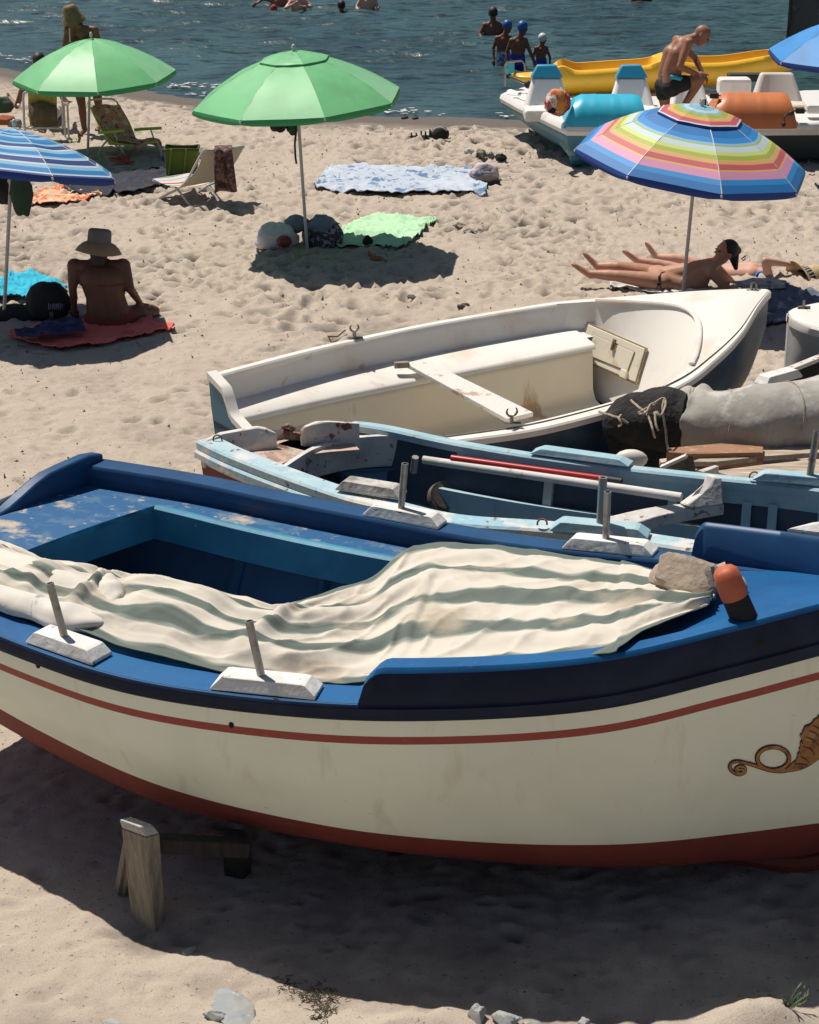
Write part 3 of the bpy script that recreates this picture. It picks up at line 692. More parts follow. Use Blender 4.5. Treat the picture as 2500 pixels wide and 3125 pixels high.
# ================================================================ TIMBER CRADLE UNDER THE BOAT
m_oldwood = mat('grey weathered timber', (.27, .23, .175, 1), .85, [((.17, .145, .115, 1), 6, .42, .62, (6, 6, .35)), ((.34, .31, .26, 1), 22, .55, .7, (3, 3, .3)), ((.07, .055, .04, 1), 60, .68, .72, (5, 5, .2))], bump=(30, .6, .006))
m_endgrain = mat('pale end grain', (.44, .42, .39, 1), .85, [((.22, .20, .18, 1), 40, .55, .65, (1, 6, 1))], bump=(60, .5, .004))
cr_th = thing('boat_cradle', 'grey timber cradle leg and beam propping up the cream boat', 'cradle', G(450, 2830))
m_shadewood = mat('timber darkened as shade', (.028, .025, .023, 1), .9, [((.015, .013, .012, 1), 6, .42, .62, (6, 6, .35))], bump=(30, .6, .006))  # beam and rear post coloured near black to stand for shade
def cradle_post(name, f_l, f_r, b_r, top_l, top_r, top_br, zt, label=None, wood=None):
    """corner points on the ground and at the top, in order front-left, front-right, back-right"""
    A, B, C_ = G(*f_l, -.03), G(*f_r, -.03), G(*b_r, -.03); D_ = A + (C_ - B)
    a, b, c_ = G(*top_l, zt), G(*top_r, zt), G(*top_br, zt); d_ = a + (c_ - b)
    m_ = M(); rows = []
    for k in range(13):
        f = k / 12; rows.append([A.lerp(a, f), B.lerp(b, f), C_.lerp(c_, f), D_.lerp(d_, f)])
    m_.grid(rows, close_v=True); m_.f.append((48, 49, 50, 51)); m_.mi.append(0)
    o = m_.build(name, wood or m_oldwood, cr_th, smooth=0, bevel=.005, label=label)
    up = Vector((-.02, 0, .045)); ce = (a + b + c_ + d_) / 4
    t_ = M(); q = [p.lerp(ce, .02) + Vector((0, 0, .004)) for p in (a, b, c_, d_)]; q2 = [p.lerp(ce, .18) + up for p in (a, b, c_, d_)]
    t_.grid([q, [x.lerp(y, .6) + (x - ce) * .03 for x, y in zip(q, q2)], q2], close_v=True); k = 8; t_.f.append((k, k + 1, k + 2, k + 3)); t_.mi.append(0)
    t_.build('chamfered_top', wood or m_endgrain, o, smooth=0, bevel=.004)
cradle_post('post', (401, 2812), (474, 2850), (508, 2822), (371, 2528), (446, 2556), (488, 2545), .47)
cradle_post('post', (684, 2680), (742, 2695), (770, 2675), (676, 2560), (748, 2568), (770, 2560), .32, 'darker post standing in the shade under the keel', m_shadewood)
cbm = M(); cbm.bar(G(470, 2572, .40), G(760, 2588, .33), .06, .07); cbm.build('cross_beam', m_shadewood, cr_th, smooth=0, bevel=.004)
pk_ = M(); a = G(372, 2748, 0.0); b = G(405, 2590, .34)
for k in range(7):
    o_ = Vector((-.033 + k * .011, .05 + .01 * (k % 2), 0)); pk_.bar(a + o_ + Vector((0, 0, -.02)), b + o_, .0125, .035 + .008 * (k % 3))
pko = pk_.build('plank', m_oldwood, None, smooth=0); tag(pko, 'split rough plank leaning behind the front cradle post', 'plank')
m_greyrock = mat('pale grey beach rock', (.33, .33, .31, 1), .9, [((.26, .28, .29, 1), 6, .45, .6), ((.55, .53, .49, 1), 20, .6, .7)], bump=(20, .7, .01))
def gp(px, py, dz=0):
    p = G(px, py); p.z = sand_z(p.x, p.y) + dz; return p
for (px, py, r, sd, lb) in ((578, 2906, (.036, .02, .02), 1, 'small grey pebble lying just below the timber post'), (720, 3112, (.19, .08, .022), 2, 'flat grey rock half buried in sand at the bottom left'), (660, 3118, (.05, .03, .028), 3, 'pale pointed rock beside the flat buried one'), (1455, 3108, (.05, .04, .05), 5, 'pale peaked rock leftmost in the row at the bottom edge'), (1545, 3118, (.055, .045, .045), 6, 'grey rounded rock right of the peaked one at the bottom edge'), (1620, 3128, (.045, .03, .025), 7, 'low grey rock at the right end of the bottom row'), (1782, 3124, (.03, .03, .025), 8, 'small lone pale rock at the bottom edge in front of the shadow'), (350, 3130, (.05, .04, .03), 9, 'blue grey cobble cut by the bottom edge of the sand')):
    rock('rock', gp(px, py, r[2] * .35), r, sd, m_greyrock, lb, 'rock', 'grey rocks in the foreground sand', rot=sd)
# dry weed and green tuft
m_weed = mat('dry dark weed', (.06, .05, .03, 1), .9, [((.12, .09, .05, 1), 30, .5, .6)])
wd = M(); rr = random.Random(5)
for k in range(230):
    cx, cy = rr.choice(((960, 3020), (985, 3045), (1000, 3080), (975, 3100), (930, 3030), (1010, 3030), (880, 2995)))
    p = gp(cx + rr.gauss(0, 16), cy + rr.gauss(0, 14), .004); a = rr.uniform(0, 6.28); L_ = rr.uniform(.01, .035)
    q = p + Vector((math.cos(a) * L_, math.sin(a) * L_, rr.uniform(0, .012))); wd.tube([p, (p + q) / 2 + Vector((0, 0, .004)), q], [.0016, .0022, .001], 4)
tag(wd.build('dry_weed', m_weed), 'dark clump of dry crumbled seaweed on the foreground sand', 'seaweed', kind='stuff')
m_leafg = mat('succulent green', (.12, .17, .10, 1), .6, [((.18, .22, .14, 1), 20, .5, .6)])
tf_ = thing('beach_plant', 'small green narrow leaved plant behind the sand heap at the bottom right', 'plant', gp(2400, 3105))
st = M(); lf = M(); rr = random.Random(9); b0 = gp(2400, 3105, 0)
for k in range(13):
    a = rr.uniform(0, 6.28); L_ = rr.uniform(.035, .085); tip = b0 + Vector((math.cos(a) * L_ * .9 + .03, math.sin(a) * L_ * .4, L_)); st.tube([b0, b0.lerp(tip, .5) + Vector((0, 0, .01)), tip], [.003, .0025, .0015], 5)
    for j in range(5):
        q = b0.lerp(tip, .35 + .15 * j); a2 = a + rr.uniform(-1.2, 1.2); d = Vector((math.cos(a2) * .6, math.sin(a2) * .4, .8)).normalized(); l2 = rr.uniform(.02, .04)
        lf.tube([q, q + d * l2 * .5, q + d * l2], [.0015, .0045, .0005], 5, flat=.4)
st.build('stem', m_leafg, tf_); lf.build('leaves', m_leafg, tf_)
# ================================================================ GENERIC LOFTED BOAT
class Boat:
    def __init__(s, N, F, keel, glv=None):
        s.N, s.F, s.K = N, F, keel; s.n = len(N) - 1; s.g = glv or [(0, .03), (.06, .40), (.15, .62), (.3, .80), (.5, .91), (.75, .97), (1, 1)]
    def near(s, t, dz=0): p = cr(s.N, t); p = Vector(p); p.z += dz; return p
    def far(s, t, dz=0): p = Vector(cr(s.F, t)); p.z += dz; return p
    def kz(s, t): return cr([(k, 0) for k in s.K], t).x
    def gf(s, x):
        for (a, ga), (b, gb) in zip(s.g, s.g[1:]):
            if x <= b: return lerp(ga, gb, (x - a) / (b - a))
        return 1
    def side(s, t, z, near, inset=0):
        n, f = s.near(t), s.far(t); c = (n + f) / 2; e = n if near else f; kz = s.kz(t); c.z = kz
        x = min(max((z - kz) / max(e.z - kz, .01), 0), 1); g = s.gf(x); L = max((Vector((e.x, e.y)) - Vector((c.x, c.y))).length, .05); g = max(g * (1 - inset / L), 0)
        p = c.lerp(e, g); return Vector((p.x, p.y, z))
    def across(s, t, w, dzf=0, dzn=0): return s.far(t, dzf).lerp(s.near(t, dzn), w)
    def inward(s, t, near):
        d = (s.far(t) - s.near(t)) * (1 if near else -1); d.z = 0; return d.normalized()
    def hull(s, bands, mats, parent, ns=50, t0=0, t1=None):
        """bands: list of functions (t, zr, kz) -> z from keel up, with a material index each"""
        t1 = s.n if t1 is None else t1; m = M()
        for near in (1, 0):
            for bi, (a, b, n_, mi) in enumerate(bands):
                rows = []
                for i in range(ns):
                    t = lerp(t0, t1, i / (ns - 1)); zr = (s.near(t) if near else s.far(t)).z; kz = s.kz(t)
                    za, zb = a(t, zr, kz), b(t, zr, kz); rows.append([s.side(t, lerp(za, zb, j / n_), near) for j in range(n_ + 1)])
                m.grid(rows, mi)
        for te in (t0,):
            zr = min(s.near(te).z, s.far(te).z); rows = []
            for j in range(8):
                z = lerp(s.kz(te), zr, j / 7); rows.append([s.side(te, z, 0).lerp(s.side(te, z, 1), i / 4) for i in range(5)])
            m.grid(rows, bands[-1][3])
        return m.build('hull', mats, parent, smooth=55)
    def inner(s, mat_, parent, t0, t1, depth=.06, inset=.03, name='inner_planking', zf=None, ns=40):
        m = M()
        for near in (1, 0):
            rows = []
            for i in range(ns):
                t = lerp(t0, t1, i / (ns - 1)); kz = s.kz(t); zr = (s.near(t) if near else s.far(t)).z
                rows.append([s.side(t, lerp(kz + depth, zr - .04, j / 10), near, inset) for j in range(11)])
            m.grid(rows)
        return m.build(name, mat_, parent)
    def cap(s, near, w, h, out, t0, t1, n=80, dz=0):
        def p(t):
            e = (s.near(t) if near else s.far(t)) + Vector((0, 0, dz)); d = s.inward(t, near); up = Vector((0, 0, 1)); W = min(w, (s.near(t) - s.far(t)).length * .48)
            return [e - d * out - up * h, e - d * out - up * .012, e - d * (out - .012), e + d * (W - .012), e + d * W - up * .012, e + d * W - up * h]
        return prof_sweep(None, t0, t1, n, p)
# ================================================================ WORN LIGHT BLUE BOAT (behind the front one)
MF = frame(.5, 10.7, -17)
# near rail taken at 0.95 m, far rail at 0.90 m
mb_near = [G(*q) for q in ((606, 1343, .93), (700, 1388, .93), (860, 1450, .93), (1040, 1512, .93), (1150, 1540, .93), (1370, 1592, .93), (1700, 1618, .93), (2100, 1672, .93), (2500, 1740, .95), (2900, 1800, 1.0), (3300, 1775, 1.1))]
mb_far = [G(*q) for q in ((960, 1288, .90), (1080, 1286, .90), (1190, 1300, .90), (1320, 1328, .90), (1420, 1348, .90), (1640, 1384, .90), (1900, 1418, .90), (2180, 1448, .90), (2500, 1483, .92), (2900, 1560, .98), (3290, 1765, 1.1))]
mbK = [.30, .24, .18, .13, .1, .1, .1, .1, .12, .18, .5]
m_palewhite = mat('peeling white paint', (.62, .60, .56, 1), .75, [((.48, .45, .41, 1), 6, .45, .65), ((.20, .075, .04, 1), 7, .61, .65), ((.22, .16, .12, 1), 22, .61, .66), ((.45, .30, .22, 1), 14, .62, .70)], bump=(22, .7, .008))
m_worn = mat('worn pale blue paint', (.27, .46, .54, 1), .6, [((.42, .53, .56, 1), 3, .42, .6), ((.58, .57, .54, 1), 5, .50, .58), ((.20, .085, .04, 1), 7.5, .63, .66), ((.15, .11, .08, 1), 26, .64, .68)], bump=(22, .6, .008))
m_sky = mat('faded sky blue paint', (.26, .44, .51, 1), .6, [((.36, .49, .54, 1), 4, .42, .60), ((.30, .22, .12, 1), 9, .66, .71), ((.50, .53, .52, 1), 18, .62, .7)], bump=(20, .5, .006))
m_redold = mat('old red antifouling', (.17, .032, .022, 1), .75, [((.11, .02, .016, 1), 5, .45, .6)], bump=(18, .4, .006))
m_inner2 = mat('dark blue grey inside', (.055, .085, .12, 1), .7, [((.03, .05, .08, 1), 3, .4, .65)], bump=(9, .3, .01))
m_pinkwood = mat('bare pinkish deck wood', (.47, .33, .26, 1), .85, [((.58, .50, .43, 1), 7, .5, .6), ((.30, .17, .11, 1), 16, .58, .7)], bump=(30, .5, .005))
m_rust = mat('rusty iron', (.16, .08, .045, 1), .8, [((.28, .24, .2, 1), 20, .5, .65), ((.32, .12, .04, 1), 9, .55, .65)], bump=(50, .6, .003))
mb = Boat(mb_near, mb_far, mbK)
mbt = thing('rowing_boat', 'worn wooden rowing boat with peeling pale blue and white paint and a red bottom', 'boat', FB(.6, -2.0, 0))
mb.hull([(lambda t, zr, kz: kz, lambda t, zr, kz: zr - .14, 8, 1), (lambda t, zr, kz: zr - .14, lambda t, zr, kz: zr - .04, 4, 0)], [m_palewhite, m_redold], mbt)
mb.inner(m_inner2, mbt, .5, 9.5)
fl = M(); fl.grid([[mb.side(lerp(.5, 9, i / 20), mb.kz(lerp(.5, 9, i / 20)) + .2, 0, .05).lerp(mb.side(lerp(.5, 9, i / 20), mb.kz(lerp(.5, 9, i / 20)) + .2, 1, .05), j / 5) for j in range(6)] for i in range(21)])
fl.build('floor', m_inner2, mbt)
mb.cap(1, .13, .05, .015, 0, 9.9, 90).build('gunwale', m_worn, mbt)
mb.cap(1, .02, .045, .03, 0, 9.9, 90, dz=-.055).build('rubbing_strake', m_worn, mbt)
mb.cap(0, .06, .05, .02, 1.0, 9.9, 90).build('gunwale', m_sky, mbt)
# inner stringers on the far side
def strip(fn_, t0, t1, za, zb, inset, near, n=60, thick=.02):
    m = M(); rows = []
    for i in range(n):
        t = lerp(t0, t1, i / (n - 1)); e = fn_.near(t) if near else fn_.far(t); d = fn_.inward(t, near)
        a = e + d * inset; rows.append([a + Vector((0, 0, za)), a + d * thick + Vector((0, 0, za)), a + d * thick + Vector((0, 0, zb)), a + Vector((0, 0, zb))])
    m.grid(rows, close_v=True); return m
strip(mb, 3.9, 9.6, -.048, -.14, .03, 0).build('inner_rail', m_sky, mbt)
strip(mb, 3.5, 9.6, -.27, -.42, .09, 0, thick=.03).build('side_bench', m_sky, mbt)
for t in (5.2, 6.6, 7.35, 7.6, 8.05, 8.3):
    r_ = M(); e = mb.far(t); d = mb.inward(t, 0); r_.bar(e + d * .05 + Vector((0, 0, -.12)), e + d * .10 + Vector((0, 0, -.42)), .05, .035, up=d); r_.build('rib', m_sky if t > 7 else m_worn, mbt)
# transom boards either side of the rudder notch
def tboard(pp, th=.035, zb=.25, nm='transom_board'):
    m = M(); top = [G(*q) for q in pp]; bot = [Vector((p.x, p.y, p.z - zb)) for p in (top[0], top[-1])]
    ax = Vector((.42, -.12, 0)).normalized() if False else Vector((.25, -.6, 0)).normalized() * -1
    ax = Vector((.5, -.86, 0)).normalized()
    m.prism(top + [bot[1], bot[0]], ax * th); return m.build(nm, m_palewhite, mbt, smooth=0, bevel=.008)
tboard([(612, 1345, .93), (670, 1318, .95), (780, 1298, .97), (805, 1302, .96), (838, 1318, .93)], zb=.16)
tboard([(915, 1312, .93), (928, 1298, .97), (962, 1284, .99), (1000, 1283, .99), (1090, 1287, .96)], zb=.19)
t_ = M(); t_.prism([G(835, 1322, .86), G(920, 1316, .86), G(920, 1316, .72), G(835, 1322, .72)], Vector((.03, -.05, 0))); t_.build('transom', m_palewhite, mbt, smooth=0, bevel=.006)
lm = M(); lm.ell(G(878, 1320, .90), .035, .03, .025, 10, 6); lm.box(G(895, 1330, .88), (.05, 0, 0), (0, .02, 0), (0, 0, .02)); lm.box(G(905, 1345, .83), (.03, 0, 0), (0, .03, 0), (0, 0, .03)); lm.tube([G(862, 1305, .93), G(880, 1298, .95), G(900, 1312, .92)], .015, 8)
lm.build('rudder_bracket', m_rust, mbt, smooth=40, bevel=.004)
# aft deck and curved seat front
ad = M(); T_ = [G(*q) for q in ((790, 1390, .84), (860, 1350, .84), (960, 1328, .84), (1100, 1325, .84), (1230, 1340, .84), (1350, 1360, .84))]; B_ = [G(*q) for q in ((840, 1425, .84), (960, 1372, .84), (1075, 1348, .84), (1200, 1338, .84), (1300, 1347, .84), (1372, 1362, .84))]
TT, BB = crn(T_, 30), crn(B_, 30); ad.grid([TT, BB]); ad.build('stern_deck', m_pinkwood, mbt)
ad = M(); st_ = [G(*q) for q in ((700, 1400, .84), (760, 1372, .84), (830, 1350, .84), (930, 1330, .84), (1050, 1320, .84))]
ad.grid([crn(st_, 12), crn([p + Vector((.1, -.3, 0)) for p in st_], 12)]); ad.build('stern_deck', m_pinkwood, mbt)
sf = M(); top = crn([G(*q) for q in ((870, 1432, .85), (960, 1376, .85), (1060, 1347, .85), (1180, 1336, .85), (1290, 1342, .85), (1375, 1362, .85))], 40); rows = []
for i, p in enumerate(top):
    dn = Vector((0, 0, -1)); rows.append([p + Vector((-.02, .035, .01)), p + Vector((0, 0, .012)), p + Vector((.0, 0, -.02)), p + dn * (.15 + .03 * math.sin(i / 39 * 3.14))])
sf.grid(rows); sf.build('curved_seat_front', m_palewhite, mbt, smooth=40)
pn = M(); pn.prism([G(*q) for q in ((1040, 1440, .66), (1230, 1430, .66), (1240, 1560, .40), (1040, 1500, .45))], (-.02, .03, 0)); pn.build('bulkhead', m_innerblue, mbt, smooth=0)
# thwart
th = M(); a = crn([G(*q) for q in ((1780, 1625, .74), (1900, 1580, .75), (2050, 1545, .76), (2207, 1535, .78))], 16); b = crn([G(*q) for q in ((1900, 1630, .74), (2000, 1590, .75), (2110, 1562, .76), (2230, 1548, .78))], 16)
a = crn([G(*q) for q in ((1720, 1620, .74), (1850, 1578, .75), (2000, 1545, .77), (2130, 1533, .78))], 16); b = crn([G(*q) for q in ((1905, 1612, .72), (2000, 1578, .74), (2110, 1556, .76), (2210, 1538, .78))], 16)
th.grid([[p, q, q - Vector((0, 0, .065)), p - Vector((0, 0, .065))] for p, q in zip(a, b)], close_v=True); th.build('thwart', m_palewhite, mbt, smooth=30, bevel=.006)
kn = M(); kn.prism([G(*q) for q in ((2155, 1446, .93), (2180, 1448, .93), (2186, 1530, .78), (2090, 1542, .77), (2070, 1535, .78), (2120, 1500, .83), (2145, 1475, .88))], (.035, -.05, 0)); kn.build('knee_bracket', m_palewhite, mbt, smooth=30, bevel=.008)
# rowlock blocks
def dir_near(b_, t): d = b_.near(t + .1) - b_.near(t - .1); return d
w1 = M(); 
c = G(1133, 1488, .97)
block(mbt, G(1133, 1500, .945), G(1240, 1512, .95) - G(1040, 1480, .95), .37, .12, .055, ph=0, m1=mat('bare split grey wood', (.42, .40, .37, 1), .85, [((.22, .20, .17, 1), 9, .5, .62, (1, 1, 4)), ((.55, .53, .50, 1), 5, .5, .6)], bump=(26, .9, .01)))
block(mbt, G(1832, 1622, .94), G(1980, 1640, .94) - G(1690, 1612, .94), .50, .12, .05, m1=m_sky, m2=mat('painted pin', (.20, .30, .36, 1), .55, [((.30, .28, .25, 1), 12, .5, .6)]), pr=.022, ph=.25, lean=Vector((.005, .01, 0)), off=0)
block(mbt, G(1775, 1398, .91), G(1900, 1415, .9) - G(1650, 1380, .9), .58, .10, .036, ph=0, m1=m_sky)
block(mbt, G(2470, 1472, .93), G(2600, 1488, .93) - G(2350, 1465, .93), .60, .10, .045, m1=m_sky, m2=m_steel, pr=.02, ph=.26, lean=Vector((.02, 0, 0)), off=0)
for px, py, z in ((1655, 1592, .965), (2302, 1448, .94), (664, 1335, .95)):
    hk = M(); c = G(px, py, z); hk.tube([c + Vector((.025 * math.cos(a), 0, .025 * math.sin(a) - .01)) for a in np.linspace(-.3, 3.5, 10)], .005, 6); hk.build('ring_bolt', m_rust, mbt)
# things lying in that boat
def rod(name, a, b, r0, r1, m, label, cat, tip=None):
    o = M(); o.tube([Vector(a).lerp(Vector(b), k / 8) for k in range(9)], [lerp(r0, r1, k / 8) for k in range(9)], 12)
    if tip: e = Vector(b); d = (e - Vector(a)).normalized(); o.tube([e, e + d * tip[0]], r1 * 1.05, 12, mi=1)
    ob = o.build(name, [m] + ([tip[1]] if tip else []), None); tag(ob, label, cat); return ob
m_oar = mat('chipped white oar paint', (.63, .61, .58, 1), .7, [((.40, .34, .28, 1), 10, .6, .68), ((.50, .48, .45, 1), 3, .5, .6)], bump=(30, .5, .004))
m_redpole = mat('glossy red paint', (.42, .03, .025, 1), .25)
m_blackrub = mat('black rubber', (.02, .02, .02, 1), .6)
rod('oar', G(1292, 1403, .83), G(2080, 1518, .83), .024, .026, m_oar, 'long white oar shaft laid inside the pale blue rowing boat', 'oar')
rod('pole', G(1378, 1398, .86), G(1845, 1462, .86), .020, .019, m_redpole, 'glossy red pole with black end lying beside the white oar', 'pole', (.10, m_blackrub))
gd = M(); gc = G(1350, 1520, .55)
gd.tube([gc, gc + Vector((.02, -.05, .03))], .095, 24); gd.tube([gc + Vector((.02, -.05, .03)), gc + Vector((.022, -.056, .034))], .075, 24); go = gd.build('round_lid', m_greyrock if False else mat('pitted dark metal', (.12, .11, .09, 1), .6, [((.24, .22, .18, 1), 16, .5, .7)], metal=.3, bump=(40, .6, .004)), None); tag(go, 'round dark dented metal lid standing inside the pale blue rowing boat', 'lid')
rod('short_post', G(1268, 1395, .90), G(1262, 1440, .80), .02, .02, m_steel, 'bent metal tube end rising inside the rowing boat behind a white block', 'tube')
wb = M(); wb.prism([G(*q) for q in ((2400, 1612, .80), (2480, 1592, .82), (2620, 1575, .84), (2620, 1640, .80), (2500, 1622, .79))], (0, 0, -.04)); o = wb.build('white_board', m_whitewood, None, smooth=0, bevel=.01); tag(o, 'white board corner lying in the rowing boat beyond the blue washboard', 'board')
# ================================================================ WHITE FIBREGLASS DINGHY
WF = frame(.2, 13, 24)
wF = [WF(-1.64, -.07, .78), WF(-.9, -.36, .77), WF(-.35, -.51, .77), WF(.25, -.61, .78), WF(.94, -.58, .82), WF(1.3, -.50, .85), WF(1.6, -.38, .87), WF(2.0, -.12, .93), WF(2.3, .13, .98), WF(2.46, .29, 1.0)]
wN = [WF(-1.46, .84, .48), WF(-.9, .90, .46), WF(-.35, .94, .465), WF(.25, 1.06, .51), WF(.90, 1.145, .62), WF(1.28, 1.12, .70), WF(1.58, 1.01, .79), WF(1.92, .80, .88), WF(2.25, .50, .96), WF(2.47, .31, 1.0)]
wB = Boat(wN, wF, [.06, .04, .03, .03, .04, .06, .09, .18, .34, .7], [(0, .03), (.08, .5), (.2, .72), (.4, .86), (.7, .95), (1, 1)])
m_gel = mat('weathered white gelcoat', (.72, .69, .63, 1), .5, [((.64, .56, .48, 1), 2.2, .52, .66), ((.52, .38, .28, 1), 5, .64, .72), ((.45, .36, .28, 1), 30, .70, .76)], bump=(10, .12, .01), spec=.4)
m_gelin = mat('yellowed inner gelcoat', (.62, .56, .44, 1), .55, [((.66, .60, .48, 1), 1.6, .42, .6), ((.40, .29, .16, 1), 5, .62, .72, (1, 1, .25)), ((.33, .25, .16, 1), 30, .68, .74)], bump=(9, .15, .01))
m_navy = mat('navy gelcoat', (.016, .04, .085, 1), .45, [((.035, .075, .12, 1), 3, .5, .65)], spec=.4)
m_teal = mat('teal blue gelcoat', (.02, .12, .20, 1), .4)
wd_ = thing('dinghy', 'old white fibreglass dinghy with dark blue hull lying tilted on the sand', 'boat', WF(.2, .3, 0))
wB.hull([(lambda t, zr, kz: kz, lambda t, zr, kz: zr - .02, 12, 0)], [m_navy], wd_)
wB.cap(0, .055, .05, .02, 0, 8.98, 110).build('gunwale', m_gel, wd_)
wB.cap(1, .075, .05, .02, 0, 8.98, 110).build('gunwale', m_gel, wd_)
# cockpit liner: rim, side wall, bench, well, in one moulding
def wx(t, w, drop):
    p = wB.across(t, w); return p - Vector((0, 0, drop))
lin = M(); rows = []; N_ = 60; T_END = 5.45
prof_ = [(.035, .0), (.045, .03), (.055, .17), (.065, .185), (.15, .195), (.235, .195), (.255, .21), (.262, .25), (.275, .50), (.30, .56), (.5, .60), (.72, .50), (.76, .44), (.77, .21), (.79, .195), (.93, .18), (.945, .03), (.96, 0)]
for i in range(N_):
    t = lerp(.02, T_END, i / (N_ - 1)); row = []
    for k, (w, dr) in enumerate(prof_):
        close = sm(4.3, T_END, t)      # benches round in towards the locker front
        w2 = w; d2 = dr
        row.append(wx(t, w2, d2))
    rows.append(row)
lin.grid([r[4:11] for r in rows[:54]]); lin.grid([r[10:15] for r in rows]); lo = lin.build('cockpit_well', m_gelin, wd_, smooth=180)
for sl_ in (slice(0, 5), slice(14, 18)):
    lin = M(); lin.grid([r[sl_] for r in (rows[:54] if sl_.start == 0 and False else rows)]); lin.build('cockpit_side', m_gel, wd_, smooth=180)
bn = M()
for w0, w1 in ((.058, .262), (.768, .94)):
    rr_ = []
    for i in range(60):
        t = lerp(.03, 4.95, i / 59); dz = -.186
        ww = [w0, w0 + .01, lerp(w0, w1, .5), w1 - .014, w1 - .002, w1 + .003]
        zz = [.006, .010, .012, .010, .0, -.025]
        rr_.append([wx(t, w, -dz - z + .0) for w, z in zip(ww, zz)])
    bn.grid(rr_)
bn.build('side_bench', m_gel, wd_, smooth=180)
# transom panel with outboard notch
tp = M(); a, b = wF[0], wN[0]; ax = (wB.across(.3, .5) - wB.across(0, .5)); ax.z = 0; ax.normalize(); top = []
for i in range(25):
    s = i / 24; dz = .012 - .125 * sm(.20, .32, s) * (1 - sm(.68, .80, s)); top.append(a.lerp(b, s) + Vector((0, 0, dz)))
tp.prism(top + [wB.side(0, z, 1) for z in (.3, .15)] + [wB.side(0, .06, 1).lerp(wB.side(0, .06, 0), .5)] + [wB.side(0, z, 0) for z in (.2, .45)], ax * .05)
tp.build('transom', m_teal, wd_, smooth=0)
tq = M(); tq.grid([[p - ax * .012 + Vector((0, 0, -.03)), p - ax * .012 + Vector((0, 0, .012)), p + ax * .062 + Vector((0, 0, .012)), p + ax * .062 + Vector((0, 0, -.16))] for p in top]); tq.build('transom_edge', m_gel, wd_, smooth=40)
# foredeck with rounded cockpit end, coaming bead and sloping locker bulkhead
fd = M(); rows = []
def open_t(w): return 5.0 + 1.55 * math.sqrt(max(0, 1 - ((w - .50) / .46) ** 2)) ** 1.0
for j in range(33):
    w = lerp(.03, .97, j / 32); t0 = open_t(w) if .05 < w < .95 else 4.6; row = []
    for i in range(26):
        t = lerp(t0, 8.95, i / 25); p = wB.across(t, w); p.z += .05 * math.sin(math.pi * w) * sm(9, 7, t) ** 1 + .004; row.append(p)
    rows.append(row)
fd.grid(rows); fd.build('foredeck', m_gel, wd_, smooth=180)
bd_ = M(); pts = [rows[j][0] + Vector((0, 0, .01)) for j in range(1, 32)]; bd_.tube(pts, .022, 8, flat=.7); bd_.build('deck_moulding', m_gel, wd_)
bk = M(); br = []
for j in range(33):
    w = lerp(.03, .97, j / 32); p = rows[j][0]; low = wB.across(4.95 + .25 * math.sin(math.pi * w), lerp(.10, .90, j / 32)); low.z = wB.across(5, w).z - .62
    br.append([p.lerp(low, f) + Vector((0, 0, .05 * math.sin(math.pi * f))) for f in [k / 10 for k in range(11)]])
bk.grid(br); bko = bk.build('locker_bulkhead', m_gel, wd_, smooth=180)
# locker hatch on the bulkhead
bvb = BVHTree.FromPolygons([tuple(p) for p in bk.v], bk.f)
def onto(bv, px, py, off):
    r = bv.ray_cast(Vector((0, 0, H)), ray(px, py).normalized())
    if r[0] is None: return None
    n = r[1] if r[1].dot(ray(px, py)) < 0 else -r[1]; return r[0] + n * off
def quad_plate(px4, depth_, off):
    c = [onto(bvb, *q, off) for q in px4]
    if None in c: return None
    n = (c[1] - c[0]).cross(c[3] - c[0]).normalized()
    if n.dot(ray(*px4[0])) > 0: n = -n
    c[3] = c[3] - n * (c[3] - c[0]).dot(n) * 0
    return c, n
m_ivory = mat('ivory hatch plastic', (.62, .57, .45, 1), .5, [((.50, .40, .26, 1), 9, .58, .7)])
m_grime = mat('brown grime line', (.22, .15, .08, 1), .8, [((.34, .26, .16, 1), 30, .5, .65)])
r_ = quad_plate(((1800, 992), (1975, 1068), (1945, 1170), (1778, 1142)), .02, .006)
c, n = r_; c[3] = c[0] + (c[2] - c[1]); n = (c[1] - c[0]).cross(c[3] - c[0]).normalized(); n = -n if n.dot(ray(1870, 1090)) > 0 else n; bi = lambda u, v: c[0].lerp(c[1], u).lerp(c[3].lerp(c[2], u), v)
m_ = M(); m_.prism([p - n * .05 for p in c], n * .075); fo2 = m_.build('locker_frame', m_ivory, wd_, smooth=0, bevel=.005)
g_ = M(); e4 = [bi(-.02, -.02), bi(1.02, -.02), bi(1.02, 1.02), bi(-.02, 1.02)]
for k in range(4): g_.tube([e4[k] + n * .012, e4[(k + 1) % 4] + n * .012], .008, 6)
g_.build('seam', m_grime, fo2)
d4 = [bi(.16, .22), bi(.86, .22), bi(.84, .80), bi(.12, .84)]; m_ = M(); m_.prism([p + n * .026 for p in d4], n * .010); do_ = m_.build('locker_door', m_ivory, fo2, smooth=0, bevel=.003)
g_ = M()
for k in range(4): g_.tube([d4[k] + n * .027, d4[(k + 1) % 4] + n * .027], .005, 6)
g_.build('seam', m_grime, do_)
up = (c[0] - c[3]).normalized(); sd = (c[1] - c[0]).normalized(); mid = bi(.52, .24)
l_ = M(); l_.box(mid + n * .045, sd * .012, up * .035, n * .010); l_.box(mid + n * .055 - up * .02, sd * .007, up * .03, n * .008); l_.build('latch', m_rust, do_, smooth=0, bevel=.003)
for f in (.16, .80):
    h_ = M(); hp = bi(f, .92); h_.box(hp + n * .034, sd * .03, up * .03, n * .014); h_.build('hinge', m_ivory, fo2, smooth=0, bevel=.006)
